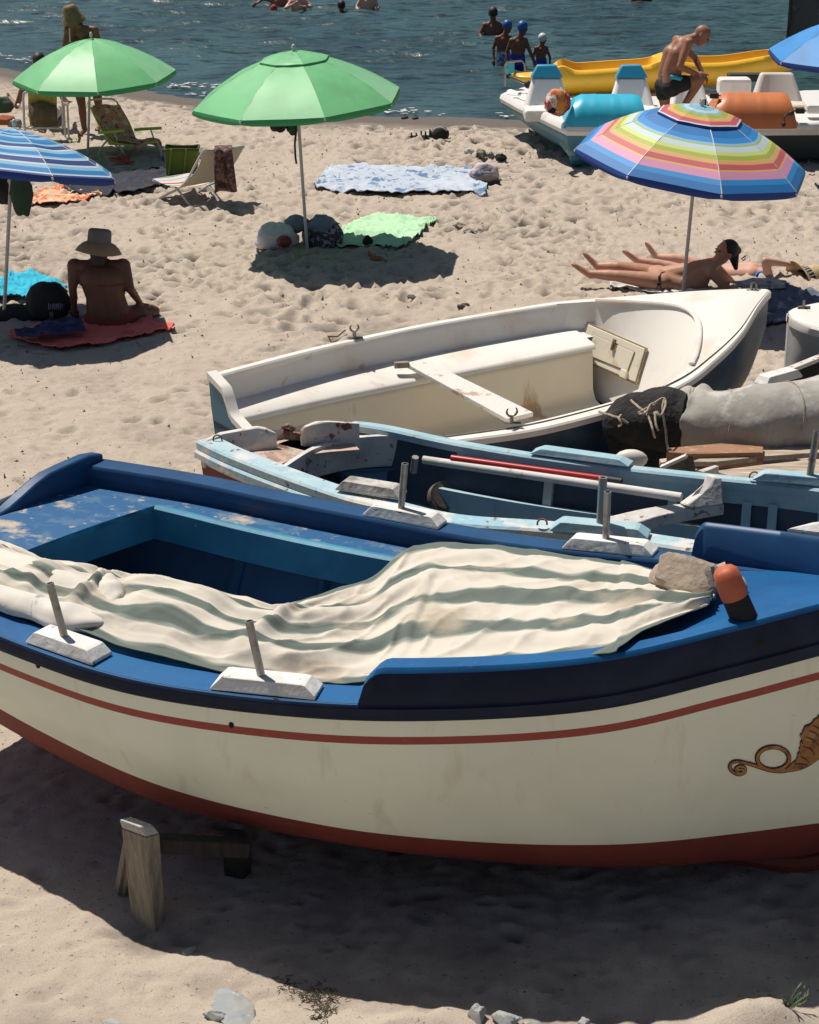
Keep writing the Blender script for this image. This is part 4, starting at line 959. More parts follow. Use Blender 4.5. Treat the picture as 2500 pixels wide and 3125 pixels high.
# seat plank lying across
pl = M(); a1, a2 = G(1238, 1108, .615), G(1300, 1098, .615); b1, b2 = G(1548, 1278, .50), G(1628, 1258, .51)
rows = []
for k in range(17):
    f = k / 16; rows.append([a1.lerp(b1, f), a2.lerp(b2, f), a2.lerp(b2, f) - Vector((0, 0, .03)), a1.lerp(b1, f) - Vector((0, 0, .03))])
pl.grid(rows, close_v=True); k = 16 * 4; pl.f += [(0, 1, 2, 3), (k, k + 3, k + 2, k + 1)]; pl.mi += [0, 0]
m_plank = mat('flaking white plank paint', (.66, .62, .57, 1), .8, [((.40, .31, .24, 1), 8, .58, .66, (1, 1, 1)), ((.22, .17, .13, 1), 40, .66, .7)], bump=(28, .8, .006))
o = pl.build('seat_plank', m_plank, None, smooth=0, bevel=.004); tag(o, 'flaking white plank laid across the fibreglass dinghy as a seat', 'plank')
sb_ = M(); sb_.box(G(1226, 1113, .61), (.05, .01, 0), (-.003, .02, 0), (0, 0, .02)); o = sb_.build('wood_wedge', m_oldwood, None, smooth=0); tag(o, 'small wooden wedge poking out at the far end of the seat plank', 'wedge')
# rowlocks and bow fitting
m_brass = mat('tarnished rowlock metal', (.20, .19, .15, 1), .45, [((.35, .33, .28, 1), 30, .5, .6)], metal=.7)
for (px, py, z, s_) in ((1562, 1290, .53, .72), (1082, 1030, .78, .6)):
    c = G(px, py, z); r_ = M(); r_.tube([c, c + Vector((0, 0, .05))], .013, 8); r_.tube([c + Vector((-.05, 0, .0)), c + Vector((.06, 0, .0))], .014, 8, flat=.5)
    for sg in (-1, 1):
        r_.tube([c + Vector((sg * .048 * math.sin(a) * s_ , sg * .01, .045 + .045 * (1 - math.cos(a)) * s_)) for a in np.linspace(0, 2.35, 10)], [.008] * 6 + [.007, .006, .005, .004], 8)
    r_.build('rowlock', m_brass, wd_)
c = G(2300, 888, .995); r_ = M(); r_.tube([c + Vector((-.05, 0, 0)), c + Vector((.05, .01, 0))], .012, 8); r_.tube([c + Vector((.02 * math.cos(a), 0, .035 + .03 * math.sin(a))) for a in np.linspace(-1.5, 4.8, 14)], .007, 6); r_.build('bow_eye', m_brass, wd_)
# ================================================================ SMALL WHITE BOAT AT THE RIGHT EDGE
rb = thing('small_boat', 'pale grey boat bow just entering at the right edge of the frame', 'boat', G(2620, 1110))
m_grpgrey = mat('pale grey hull', (.46, .48, .47, 1), .5, [((.36, .38, .37, 1), 2, .45, .65)])
R0 = Vector((2.74, 13.75, 0)); rN = [R0 + Vector(q) for q in ((0, -.02, .80), (.12, -.22, .79), (.5, -.42, .76), (1.2, -.55, .72), (2.4, -.5, .70))]; rF = [R0 + Vector(q) for q in ((0, .04, .80), (.12, .25, .79), (.5, .55, .76), (1.2, .7, .72), (2.4, .6, .70))]
rB = Boat([tuple(p) for p in rN], [tuple(p) for p in rF], [.0, .0, 0, 0, 0], [(0, .55), (.35, .72), (.36, .78), (.62, .86), (.63, .93), (1, 1)])
rB.hull([(lambda t, zr, kz: kz, lambda t, zr, kz: zr - .03, 16, 0)], [m_grpgrey], rb)
rB.cap(1, .5, .06, .035, 0, 3.9, 40).build('gunwale', m_gel, rb); rB.cap(0, .5, .055, .035, 0, 3.9, 40).build('gunwale', m_gel, rb)
dk = M(); dk.grid([[rB.across(lerp(0, 2.6, i / 12), w / 6, .002, .002) + Vector((0, 0, .03 * math.sin(math.pi * w / 6))) for w in range(7)] for i in range(13)]); dk.build('foredeck', m_gel, rb)
c = G(2452, 938, .82); r_ = M(); r_.tube([c + Vector((-.04, 0, 0)), c + Vector((.05, 0, 0))], .012, 8); r_.tube([c, c + Vector((0, 0, .05))], .01, 8); r_.build('cleat', m_brass, rb)
# black bow in front of it with a white block
bb = thing('black_boat', 'dark boat side with pale rim behind the grey sail roll', 'boat', G(2560, 1200))
a, b = G(2405, 1138, .62), G(2640, 1040, .72); a.y -= 0; m_ = M(); m_.prism([a, b, b - Vector((0, 0, .5)), a - Vector((-.1, 0, .45))], (.03, .05, 0)); m_.build('hull', m_black, bb, smooth=0, bevel=.01)
m_ = M(); m_.bar(a + Vector((-.02, 0, .01)), b + Vector((0, 0, .01)), .06, .03); m_.build('gunwale', m_palewhite, bb, smooth=0, bevel=.006)
block(bb, G(2375, 1160, .62), G(2432, 1148, .62) - G(2310, 1182, .62), .36, .12, .06, ph=0)
# ================================================================ ROLLED SAIL, BLACK BUNDLE, ROPES, TIMBER
m_tarp = mat('grey white sailcloth', (.37, .35, .31, 1), .9, [((.28, .265, .235, 1), 3, .42, .62), ((.20, .20, .20, 1), 46, .70, .74), ((.46, .44, .40, 1), 7, .55, .65)], bump=(9, .5, .02), bump2=(150, .3, .002))
sl = M(); P_ = [G(*q) for q in ((2062, 1275, .60), (2105, 1272, .60), (2180, 1285, .60), (2300, 1283, .62), (2420, 1275, .63), (2560, 1262, .64), (2700, 1250, .65))]
axp = crn(P_, 70); Rr = [.10, .21, .205, .235, .255, .265, .27]; rows = []
for i, p in enumerate(axp):
    f = i / 69; d = (axp[min(i + 1, 69)] - axp[max(i - 1, 0)]).normalized(); aa = d.cross(Vector((0, 0, 1))).normalized(); b2 = aa.cross(d)
    r0 = cr([(q, 0) for q in Rr], f * 6).x; crease = -.055 * math.exp(-((f - .175) / .016) ** 2)
    row = []
    for j in range(36):
        t = 2 * math.pi * j / 36; k = r0 + crease * (1 + .4 * math.cos(t * 2)) + .013 * mnoise.noise(Vector((f * 9, math.cos(t) * 1.6, math.sin(t) * 1.6))) + .005 * mnoise.noise(Vector((f * 26, math.cos(t) * 4, math.sin(t) * 4 + 5)))
        pleat = .022 * math.exp(-((f - .20) / .06) ** 2) * math.sin(t * 7 + 2 * f) + .012 * math.sin(t * 3 + f * 11) * math.sin(f * 9) + .010 * max(0, math.sin(f * 23 + t * 1.3)) ** 6
        row.append(p + (aa * math.cos(t) + b2 * math.sin(t) * .92) * (k + pleat))
    rows.append(row)
rows[0] = [axp[0].lerp(q, .55) for q in rows[0]]
sl.grid(rows, close_v=True); sl.f.append(tuple(range(36))); sl.mi.append(0)
o = sl.build('rolled_sail', m_tarp, None, smooth=180); tag(o, 'fat roll of grey white sailcloth tied up and resting on boat timber', 'rolled sail')
m_rope = mat('frayed beige rope', (.36, .30, .22, 1), .9, [((.20, .16, .11, 1), 60, .5, .62)], bump=(200, .6, .002))
ro = M(); i0 = int(.175 * 69); ring = rows[i0]; c0 = axp[i0]; ro.tube([c0 + (q - c0) * 1.02 for q in ring[1:20]], .006, 6)
for fi, cc in ((.42, 1.012), (.66, 1.012)):
    k_ = int(fi * 69); r2 = M(); r2.tube([axp[k_] + (q - axp[k_]) * cc + Vector((.03 * math.sin(j_ * .3), 0, 0)) for j_, q in enumerate(rows[k_][0:20])], .004, 5); o2 = r2.build('lashing', m_rope, None); tag(o2, 'cord round the grey sail roll, ' + ('second from its left end' if fi < .5 else 'nearest the right edge'), 'cord')
o = ro.build('lashing', m_rope, None); tag(o, 'cord tied round the grey sail roll at its pinched left end', 'cord')
m_blackcloth = mat('black netting cloth', (.012, .011, .011, 1), .9, [((.03, .028, .026, 1), 12, .55, .7)], bump=(30, .9, .02))
bc = M(); P_ = [G(*q) for q in ((1845, 1298, .52), (1880, 1296, .53), (1960, 1288, .55), (2040, 1285, .56), (2095, 1290, .56))]; ax2 = crn(P_, 34); rows = []
for i, p in enumerate(ax2):
    f = i / 33; d = (ax2[min(i + 1, 33)] - ax2[max(i - 1, 0)]).normalized(); aa = d.cross(Vector((0, 0, 1))).normalized(); b2 = aa.cross(d); r0 = lerp(.075, .215, sm(0, .55, f))
    rows.append([p + (aa * math.cos(2 * math.pi * j / 26) + b2 * math.sin(2 * math.pi * j / 26)) * (r0 * (1 + .22 * mnoise.noise(Vector((f * 4, math.cos(2 * math.pi * j / 26) * 1.8, math.sin(2 * math.pi * j / 26) * 1.8 + 3))))) for j in range(26)])
bc.grid(rows, close_v=True); bc.f.append(tuple(range(26))); bc.mi.append(0)
rows = []
for i in range(14):
    f = i / 13; a = G(lerp(1850, 2085, f), lerp(1335, 1365, f), .48 - .05 * f); rows.append([a + Vector((0.02 * math.sin(k + i), .02 * math.sin(k * 1.7 + i * .8) - .06 * k / 6, -.42 * k / 6)) for k in range(7)])
bc.grid(rows)
o = bc.build('black_bundle', m_blackcloth, None, smooth=180); tag(o, 'bundle wrapped in black cloth poking out left of the grey sail roll', 'bundle')
ry = [((1826, 1252, .70), (1860, 1262, .72), (1888, 1272, .73), (1915, 1288, .70)), ((1925, 1216, .76), (1950, 1240, .77), (1975, 1262, .76), (1990, 1310, .70), (1998, 1330, .62)), ((1945, 1255, .77), (1985, 1235, .78), (2000, 1222, .79), (2025, 1210, .80), (2032, 1230, .78), (2015, 1262, .76), (1998, 1255, .77), (2000, 1290, .72), (2008, 1312, .68)),
      ((2000, 1225, .80), (1982, 1232, .80), (1968, 1256, .78), (1950, 1258, .77)), ((2028, 1212, .80), (2022, 1250, .74), (2030, 1320, .60), (2040, 1380, .50), (2042, 1405, .46)), ((1893, 1262, .74), (1886, 1272, .75), (1894, 1290, .72), (1885, 1298, .70))]
for k, seg in enumerate(ry):
    r_ = M(); P = crn([G(*q) for q in seg], 26); P = [p + Vector((.006 * mnoise.noise(p * 9), -.03, .006 * mnoise.noise(p * 11))) for p in P]; r_.tube(P, .0075, 6)
    if k == 2:
        for q in ((1990, 1238, .79), (2003, 1262, .76)): r_.ell(G(*q), .022, .02, .017, 8, 6)
    o = r_.build('rope', m_rope, None)
    tag(o, ('short frayed cord running from the dinghy rim to the black bundle', 'cord rising from the dinghy rim and dangling down the black bundle', 'thickly knotted rope tied over the black bundle', 'rope loop at the left of the big knot on the black bundle', 'long thin line hanging from the knot down to the grey box', 'small cord end tied at the left tip of the black bundle')[k], 'rope', 'cords tied round the black bundle')
m_drift = mat('weathered plank wood', (.42, .34, .26, 1), .85, [((.27, .20, .15, 1), 6, .45, .62, (.4, 3, 3)), ((.55, .50, .43, 1), 14, .55, .68, (.4, 3, 3))], bump=(30, .6, .005))
m_redwood = mat('reddish brown plank', (.30, .16, .09, 1), .8, [((.20, .10, .06, 1), 8, .5, .65, (.5, 3, 3)), ((.40, .30, .22, 1), 16, .58, .7)], bump=(24, .5, .005))
def plank(name, pts, z, th, m, label, cat='plank'):
    q = [G(x, y, z) for x, y in pts]; b = M(); b.prism(q, (0, 0, -th)); o = b.build(name, m, None, smooth=0, bevel=.006); tag(o, label, cat); return o
plank('plank', [(2035, 1378), (2040, 1366), (2200, 1352), (2330, 1362), (2330, 1380), (2110, 1385)], .55, .10, m_redwood, 'reddish brown timber under the left end of the grey sail roll')
plank('oar', [(2110, 1408), (2150, 1392), (2195, 1376), (2330, 1370), (2620, 1345), (2620, 1372), (2330, 1392), (2190, 1408)], .52, .035, m_drift, 'long grey brown oar blade lying under the grey sail roll', 'oar')
plank('plank', [(2180, 1436), (2320, 1418), (2640, 1385), (2640, 1480), (2400, 1462), (2230, 1452)], .50, .05, m_drift, 'wide bleached plank beside the far pin of the rowing boat')
plank('plank', [(2130, 1434), (2182, 1418), (2196, 1422), (2150, 1440)], .56, .05, m_palewhite, 'narrow pale stick end between the bleached plank and the dark board')
plank('crate', [(2012, 1400), (2110, 1388), (2170, 1440), (2030, 1425)], .46, .25, mat('beige crate', (.50, .44, .34, 1), .7), 'beige box under the dangling line beside the black bundle', 'box')
dkb = M(); q = [G(2028, 1422, .62), G(2096, 1394, .70), G(2104, 1432, .60), G(2108, 1450, .50), G(2035, 1445, .5)]; dkb.prism(q, (.04, .03, 0)); o = dkb.build('dark_board', m_blackrub, None, smooth=0, bevel=.004); tag(o, 'small dark upright board with a pale top edge behind the rowing boat rail', 'board')
m_ = M(); m_.bar(G(2018, 1426, .625), G(2096, 1391, .712), .05, .018); m_.build('top_edge', m_palewhite, o, smooth=0)
m_ = M(); m_.ell(G(1925, 1402, .80), .10, .05, .06, 14, 8); o = m_.build('buoy', m_gel, None); tag(o, 'rounded white float peeping up behind the pale blue block', 'float')
# sand drifted under, one dark shade sheet is not needed: real shadow falls here
# fittings on the sand by the dinghy stern: twig and wire
tw = M(); tw.tube([gp(988, 1012, .01), gp(1005, 1030, .03), gp(1030, 1028, .02), gp(1055, 1022, .03)], .006, 6); o = tw.build('twig', m_weed, None); tag(o, 'dark bent twig on the sand beside the far rowlock of the dinghy', 'twig')
# ================================================================ UMBRELLAS
def umbrella(name, label, B, A, R, D, nrm, mcan, spin=0.0, vent=None, mvent=None, pole_r=.016, mpole=None, valance=.055, sagf=.05, vedge=None, grp='beach umbrellas'):
    """B foot of the pole, A apex of the canopy, R rim radius, D canopy depth, nrm canopy axis"""
    root = thing(name, label, 'umbrella', Vector((B.x, B.y, B.z)), grp)
    nrm = Vector(nrm).normalized(); q = Vector((0, 0, 1)).rotation_difference(nrm)
    def P(ph, rho, Rr, Dd, top, lift=0):
        seg = math.pi / 4; k = (ph - spin) % seg - seg / 2
        f = math.cos(seg / 2) / math.cos(k); f = lerp(1, f, min(1, rho * 1.2)); edge = abs(k) / (seg / 2)
        z = -Dd * (.36 * rho + .64 * rho ** 2.1)
        z -= sagf * Rr * .55 * (1 - edge ** 1.6) * math.sin(math.pi * min(rho, .92)) * .35
        wob = .004 * mnoise.noise(Vector((ph * 3, rho * 6, Rr * 9)))
        return top + q @ Vector((math.cos(ph) * Rr * rho * f, math.sin(ph) * Rr * rho * f, z + lift + wob))
    def canopy(Rr, Dd, top, r0, val, lift=0):
        m = M(); rows = []; nr = 22; nc = 64
        for i in range(nr):
            rho = lerp(r0, 1, i / (nr - 1)); rows.append([P(spin + 2 * math.pi * j / nc, rho, Rr, Dd, top, lift) for j in range(nc + 1)])
        for k, dz in ((1, .45), (2, 1.0)):
            row = []
            for j in range(nc + 1):
                ph = spin + 2 * math.pi * j / nc; seg = math.pi / 4; kk = abs(((ph - spin) % seg) - seg / 2) / (seg / 2)
                p = P(ph, 1.0 + .004 * k, Rr, Dd, top, lift); row.append(p + q @ Vector((0, 0, -val * dz * (1 - .35 * kk ** 5))))
            rows.append(row)
        kv = len(m.v); m.grid(rows, rowmi=[0] * (nr - 1) + [1, 1])
        for i in range(nr + 2):
            for j in range(nc + 1): m.uv[kv + i * (nc + 1) + j] = (j / nc, lerp(r0, 1, min(i, nr - 1) / (nr - 1)))
        return m
    co = canopy(R, D, A, .02, valance).build('canopy', [mcan, vedge or mcan], root, smooth=8, solid=.003)
    sm_ = M()
    for k in range(8):
        sm_.tube([P(spin + k * math.pi / 4, rho, R, D, A) + nrm * .003 for rho in (.02, .2, .4, .6, .8, 1.0)], .0045, 5, flat=.5)
    sm_.build('seam', mcan if 'green' in label or 'bright' in label else m_polewhite, co)
    if vent:
        canopy(R * vent, D * vent * .52, A + nrm * .014, .02, .022, 0).build('vent_cap', [mvent or mcan, vedge or mvent or mcan], co, smooth=8, solid=.003)
    mp = mpole or m_polewhite
    pm_ = M(); pm_.tube([B - (A - B).normalized() * .25, B, B.lerp(A, .5), A], pole_r, 12); pm_.build('pole', mp, root)
    fn = M(); fn.ell(A + nrm * .045, .02, .02, .035, 10, 8); fn.build('finial', m_polewhite, root)
    for k in range(8):
        r_ = M(); ph = spin + k * math.pi / 4; pts = [P(ph, rho, R, D, A) - nrm * .016 for rho in (.03, .25, .5, .75, .98)]; r_.tube(pts, .005, 6)
        r_.ell(P(ph, 1.0, R, D, A) - nrm * .02, .012, .012, .016, 8, 6); r_.build('rib', m_polewhite, root)
        s_ = M(); hub = A.lerp(B, min(.34, .32 / (A - B).length * 1.4)); s_.tube([hub, P(ph, .52, R, D, A) - nrm * .016], .004, 6); s_.build('strut', m_polewhite, root)
    hb = M(); hub = A.lerp(B, min(.34, .32 / (A - B).length * 1.4)); hb.ell(hub, .03, .03, .035, 10, 8); hb.build('hub', m_polewhite, root)
    return root
m_polewhite = mat('painted umbrella pole', (.50, .50, .46, 1), .45, [((.36, .35, .32, 1), 30, .55, .7)])
def fabric(name, col, tr=.13, rough=.62): return mat(name, col, rough, [(tuple(c * .8 for c in col[:3]) + (1,), 3, .45, .7)], trans=tr, spec=.6, bump=(60, .12, .002))
m_green = fabric('green umbrella nylon', (.125, .53, .19, 1), .13, .5); m_green.node_tree.nodes['Principled BSDF'].inputs['Sheen Weight'].default_value = .45; m_greend = mat('green umbrella hem', (.05, .34, .12, 1), .7)
U = lambda px, py: G(px, py)
B1 = U(268, 472); A1 = V(279, 118, B1.y)
umbrella('beach_umbrella', 'plain green umbrella over the deckchairs at the left, smaller and without a vent cap', B1, A1, .965, .43, (-.03, -.05, 1), m_green, spin=.18, vedge=m_greend)
B2 = U(938, 765); A2 = V(897, 160, B2.y)
umbrella('beach_umbrella', 'green umbrella with a vented top standing over bags in the middle of the beach', B2, A2, 1.02, .44, (-.055, -.02, 1), m_green, spin=.30, vent=.33, vedge=m_greend)
BL, LB, PB, YG, OG, RD, OR, PK, WT = (.02, .17, .46, 1), (.25, .48, .62, 1), (.52, .64, .68, 1), (.38, .46, .07, 1), (.72, .42, .16, 1), (.56, .12, .14, 1), (.72, .46, .12, 1), (.66, .30, .46, 1), (.72, .72, .70, 1)
m_rain = ramp_uv('rainbow striped nylon', [(0, BL), (.46, (.03, .25, .62, 1)), (.52, LB), (.545, YG), (.56, PB), (.62, (.58, .66, .20, 1)), (.66, YG), (.70, OG), (.745, RD), (.80, OR), (.815, PK), (.885, (.03, .27, .62, 1)), (.93, BL)], axis=1, rough=.6, trans=.12, bump=(60, .1, .002))
m_rainv = ramp_uv('rainbow vent nylon', [(0, LB), (.3, PB), (.42, LB), (.5, YG), (.66, OG), (.80, RD), (.96, WT)], axis=1, rough=.6, trans=.22)
m_bluehem = mat('blue umbrella hem', (.012, .05, .26, 1), .7)
B3 = U(2080, 935); A3 = V(2141, 328, B3.y)
umbrella('beach_umbrella', 'rainbow striped umbrella with a vented top beside the sunbathing women', B3, A3, 1.03, .46, (.13, -.06, 1), m_rain, spin=.12, vent=.36, mvent=m_rainv, vedge=m_bluehem)
C1_, C2_, C3_, C4_ = (.03, .22, .52, 1), (.26, .50, .66, 1), (.03, .07, .24, 1), (.62, .66, .70, 1)
m_bstripe = ramp_uv('blue striped nylon', [(0, C2_), (.12, C1_), (.20, C2_), (.24, C3_), (.27, C2_), (.33, C1_), (.41, (.02, .17, .3, 1)), (.44, C2_), (.48, C3_), (.545, C4_), (.57, C2_), (.62, C1_), (.69, C2_), (.715, C4_), (.735, C3_), (.82, C4_), (.84, C2_), (.89, C1_), (.955, C4_), (.975, C3_)], axis=1, rough=.6, trans=.12, bump=(60, .1, .002))
B4 = U(12, 970); A4 = V(42, 392, B4.y)
umbrella('beach_umbrella', 'umbrella in blue and white stripes cut by the left edge', B4, A4, .93, .31, (.12, .17, 1), m_bstripe, spin=.55, vedge=m_bluehem)
B5 = U(2655, 560); A5 = V(2640, 45, B5.y)
m_pblue = fabric('plain bright blue nylon', (.03, .25, .62, 1))
umbrella('beach_umbrella', 'plain bright blue umbrella at the upper right edge in front of the kayak tip', B5, A5, 1.04, .42, (-.02, -.03, 1), m_pblue, spin=.39, vedge=m_bluehem)
# things hanging under the umbrellas
m_darkgreen = mat('dark green nylon', (.02, .055, .035, 1), .8); m_blk = mat('black fabric', (.014, .013, .014, 1), .85, [((.03, .03, .03, 1), 9, .5, .7)], bump=(20, .5, .01))
def blob(name, c, r, seed, m, label, cat, amp=.25, sc=1.6, rot=0, group=None, n=26, k2=.08, parent=None, squash=None):
    b = M(); c = Vector(c); rt = Matrix.Rotation(rot, 3, 'Z')
    def f(p):
        d = Vector((p.x / r[0], p.y / r[1], p.z / r[2])); k = 1 + amp * mnoise.noise(d * sc + Vector((seed * 3.3, seed, 0))) + k2 * mnoise.noise(d * sc * 3.7 + Vector((seed, 0, 5)))
        z = p.z * k
        return Vector((p.x * k, p.y * k, max(z, -r[2] * .55) if squash is None else z))
    b.ell(c, r[0], r[1], r[2], n, int(n * .7), rot=rt, fn=f); o = b.build(name, m, parent, smooth=180)
    if not parent: tag(o, label, cat, group)
    return o
blob('bag', V(852, 373, B2.y), (.085, .06, .10), 3, m_blk, 'black bag hanging under the vented green umbrella', 'bag', amp=.35, squash=1)
blob('towel', V(893, 378, B2.y + .05), (.06, .05, .10), 5, m_darkgreen, 'dark green cloth hanging beside the umbrella pole under the green canopy', 'towel', amp=.3, squash=1)
blob('towel', V(948, 360, B2.y), (.05, .04, .05), 8, m_darkgreen, 'small dark green cloth tip hanging right of the pole under the green canopy', 'towel', amp=.3, squash=1)
st = M(); st.tube([V(905, 395, B2.y - .03), V(900, 440, B2.y - .03), V(902, 480, B2.y - .03), V(905, 500, B2.y - .03)], .010, 8, flat=.4); tag(st.build('strap', m_blk), 'black strap dangling along the pole of the vented green umbrella', 'strap')
blob('towel', V(66, 590, B4.y - .05), (.095, .05, .185), 4, m_darkgreen, 'dark green cloth hanging beneath the blue striped umbrella', 'towel', amp=.25, squash=1)
blob('shirt', V(10, 575, B4.y + .1), (.13, .08, .14), 9, m_blk, 'black shirt bunched against the pole under the blue striped umbrella', 'shirt', amp=.25, squash=1)
# ================================================================ PEOPLE
def skin(name, c, dark=.6): return mat(name, c, .5, [(tuple(x * .8 for x in c[:3]) + (1,), 5, .45, .7)], bump=(60, .08, .003), spec=.35)
SK_dark = skin('deep tanned skin', (.17, .072, .042, 1)); SK_tan = skin('tanned skin', (.30, .14, .085, 1)); SK_pink = skin('sun pink skin', (.62, .36, .27, 1)); SK_sun = skin('sunlit tan skin', (.46, .24, .155, 1)); SK_brown = skin('brown skin', (.13, .06, .038, 1))
m_hair = mat('dark hair', (.018, .012, .010, 1), .6, [((.04, .025, .018, 1), 40, .5, .7, (1, 1, .2))], bump=(90, .4, .004))
def hand(m, w, d, nrm, k=1.0, curl=.5, side=1):
    """palm, four unequal fingers and a thumb"""
    d = Vector(d).normalized(); n = Vector(nrm); n = (n - d * n.dot(d)).normalized(); s = d.cross(n).normalized() * side
    m.cap(w, w + d * .045 * k, .024 * k, .030 * k, 8)
    for i, (o, L) in enumerate(((-.030, .062), (-.010, .078), (.010, .074), (.029, .060))):
        a = w + d * .07 * k + s * o * k; b = a + (d + n * -curl * .3).normalized() * L * .55 * k; c = b + (d * .7 - n * curl).normalized() * L * .5 * k
        m.cap(w + d * .04 * k + s * o * .8 * k, a, .014 * k, .010 * k, 8); m.cap(a, b, .010 * k, .009 * k, 8); m.cap(b, c, .009 * k, .007 * k, 8)
    t0 = w + d * .02 * k - s * .022 * k; t1 = t0 + (d * .6 - s * .8).normalized() * .04 * k; t2 = t1 + (d - n * .3).normalized() * .032 * k
    m.cap(t0, t1, .014 * k, .011 * k, 8); m.cap(t1, t2, .011 * k, .008 * k, 8)
def foot(m, an, dr, k=1.0):
    dr = Vector(dr).normalized(); m.cap(an - dr * .035 * k, an + dr * .03 * k, .034 * k, .034 * k, 10); m.cap(an + dr * .02 * k, an + dr * .15 * k, .034 * k, .024 * k, 10)
    s = dr.cross(Vector((0, 0, 1))).normalized() if abs(dr.z) < .9 else Vector((1, 0, 0))
    for i in range(5): m.cap(an + dr * .14 * k + s * (i - 2) * .014 * k, an + dr * (.185 - .008 * abs(i - 1)) * k + s * (i - 2) * .016 * k, .012 * k, .009 * k, 6)
def person(label, J, k, mskin, root_at, look=None, up=None, fem=False, voxel=.012, group=None, hairm=None, hair='short', legs=True, hd=1.0, fat=1.0, hands=(None, None)):
    """J: joints in metres in the place itself. One continuous surface."""
    root = thing('person', label, 'person', root_at, group); m = M()
    hl, hr, sl_, sr = J['hipL'], J['hipR'], J['shL'], J['shR']; pel = (hl + hr) / 2; che = (sl_ + sr) / 2
    lat = (sr - sl_).normalized(); sp = (che - pel).normalized(); F = fat
    wa = J.get('waist', pel.lerp(che, .42)); cb = J.get('chest', pel.lerp(che, .72))
    fr = lat.cross(sp).normalized()
    for sg in (-1, 1):
        m.cap(pel + lat * sg * .065 * k, wa + lat * sg * .055 * k, .105 * k * F, .085 * k * F, 14); m.cap(wa + lat * sg * .055 * k, cb + lat * sg * .07 * k, .085 * k * F, .098 * k * F, 14)
        m.cap(cb + lat * sg * .07 * k, che + lat * sg * .085 * k - sp * .03 * k, .098 * k * F, .062 * k, 14)
        if fem: m.ell(cb + lat * sg * .075 * k + fr * .075 * k, .06 * k, .06 * k, .06 * k, 12, 8)
    m.cap(pel, che - sp * .04 * k, .105 * k * F, .09 * k, 14)
    m.cap(che - lat * .13 * k, che + lat * .13 * k, .05 * k, .05 * k, 12)
    hdp = J['head']; m.cap(che, che.lerp(hdp, .62), .062 * k, .052 * k, 12)
    for sg in (-1, 1): m.cap(che + lat * sg * .12 * k, che.lerp(hdp, .38), .040 * k, .040 * k, 10)
    up = Vector(up).normalized() if up is not None else (hdp - che).normalized(); look = Vector(look if look is not None else (0, -1, 0)); look = (look - up * look.dot(up)).normalized(); side = look.cross(up)
    rm = Matrix((side, look, up)).transposed(); K = k * hd
    m.ell(hdp + up * .03 * K, .076 * K, .095 * K, .092 * K, 18, 12, rot=rm); m.ell(hdp - up * .045 * K + look * .022 * K, .058 * K, .068 * K, .075 * K, 14, 10, rot=rm)
    m.cap(hdp + look * .092 * K + up * .012 * K, hdp + look * .112 * K - up * .022 * K, .010 * K, .014 * K, 8)       # nose
    m.cap(hdp + look * .080 * K - up * .058 * K - side * .018 * K, hdp + look * .080 * K - up * .058 * K + side * .018 * K, .011 * K, .011 * K, 8)  # mouth
    m.cap(hdp + look * .085 * K + up * .026 * K - side * .035 * K, hdp + look * .085 * K + up * .026 * K + side * .035 * K, .012 * K, .012 * K, 8)  # brow
    m.ell(hdp - up * .098 * K + look * .05 * K, .03 * K, .026 * K, .02 * K, 8, 6)
    for sg in (-1, 1): m.ell(hdp + side * sg * .080 * K - up * .005 * K, .012 * K, .02 * K, .032 * K, 8, 6, rot=rm)
    for s_, sgn in (('L', -1), ('R', 1)):
        a, e, w = J['sh' + s_], J['el' + s_], J['wr' + s_]
        m.cap(che.lerp(a, .6), a, .058 * k, .058 * k, 12); m.cap(a, e, .052 * k * F, .038 * k, 12); m.cap(e, e.lerp(w, .35), .038 * k, .038 * k, 10); m.cap(e.lerp(w, .35), w, .038 * k, .025 * k, 10)
        hv = hands[0 if s_ == 'L' else 1]; dd, nn, cu = hv if hv else ((w - e), fr, .4)
        hand(m, w, dd, nn, k, cu, sgn)
        if legs:
            h, kn, an = J['hip' + s_], J['kn' + s_], J['an' + s_]
            m.cap(h, h.lerp(kn, .5), .088 * k * F, .074 * k * F, 14); m.cap(h.lerp(kn, .5), kn, .074 * k * F, .054 * k, 14)
            m.cap(kn, kn.lerp(an, .32), .052 * k, .054 * k, 12); m.cap(kn.lerp(an, .32), an, .054 * k, .034 * k, 12)
            foot(m, an, J['to' + s_] - an, k)
    body = m.build('body', mskin, root, smooth=180, remesh=voxel * max(k, .5), msmooth=3)
    ey = M()
    for sg in (-1, 1): ey.ell(hdp + look * .090 * K + side * sg * .031 * K + up * .006 * K, .011 * K, .009 * K, .008 * K, 8, 6)
    e_ = ey
    for sg in (-1, 1):
        e1 = M(); e1.ell(hdp + look * .091 * K + side * sg * .031 * K + up * .006 * K, .012 * K, .009 * K, .008 * K, 8, 6); e1.build('eye', m_hair, body)
    if hair:
        h_ = M()
        h_.ell(hdp + up * .042 * K - look * .016 * K, .086 * K, .098 * K, .094 * K, 16, 12, rot=rm)
        if hair == 'long': h_.cap(hdp - look * .045 * K, hdp - look * .06 * K - up * .11 * K, .085 * K, .07 * K, 12)
        if hair == 'bun': h_.ell(hdp - look * .1 * K + up * .05 * K, .045 * K, .045 * K, .045 * K, 12, 8)
        h_.build('hair' if hair != 'cap' else 'swim_cap', hairm or m_hair, root, smooth=180, remesh=.012 * max(K, .5), msmooth=2)
    return root, body, dict(lat=lat, sp=sp, fr=fr, look=look, up=up, side=side, K=K, rm=rm)
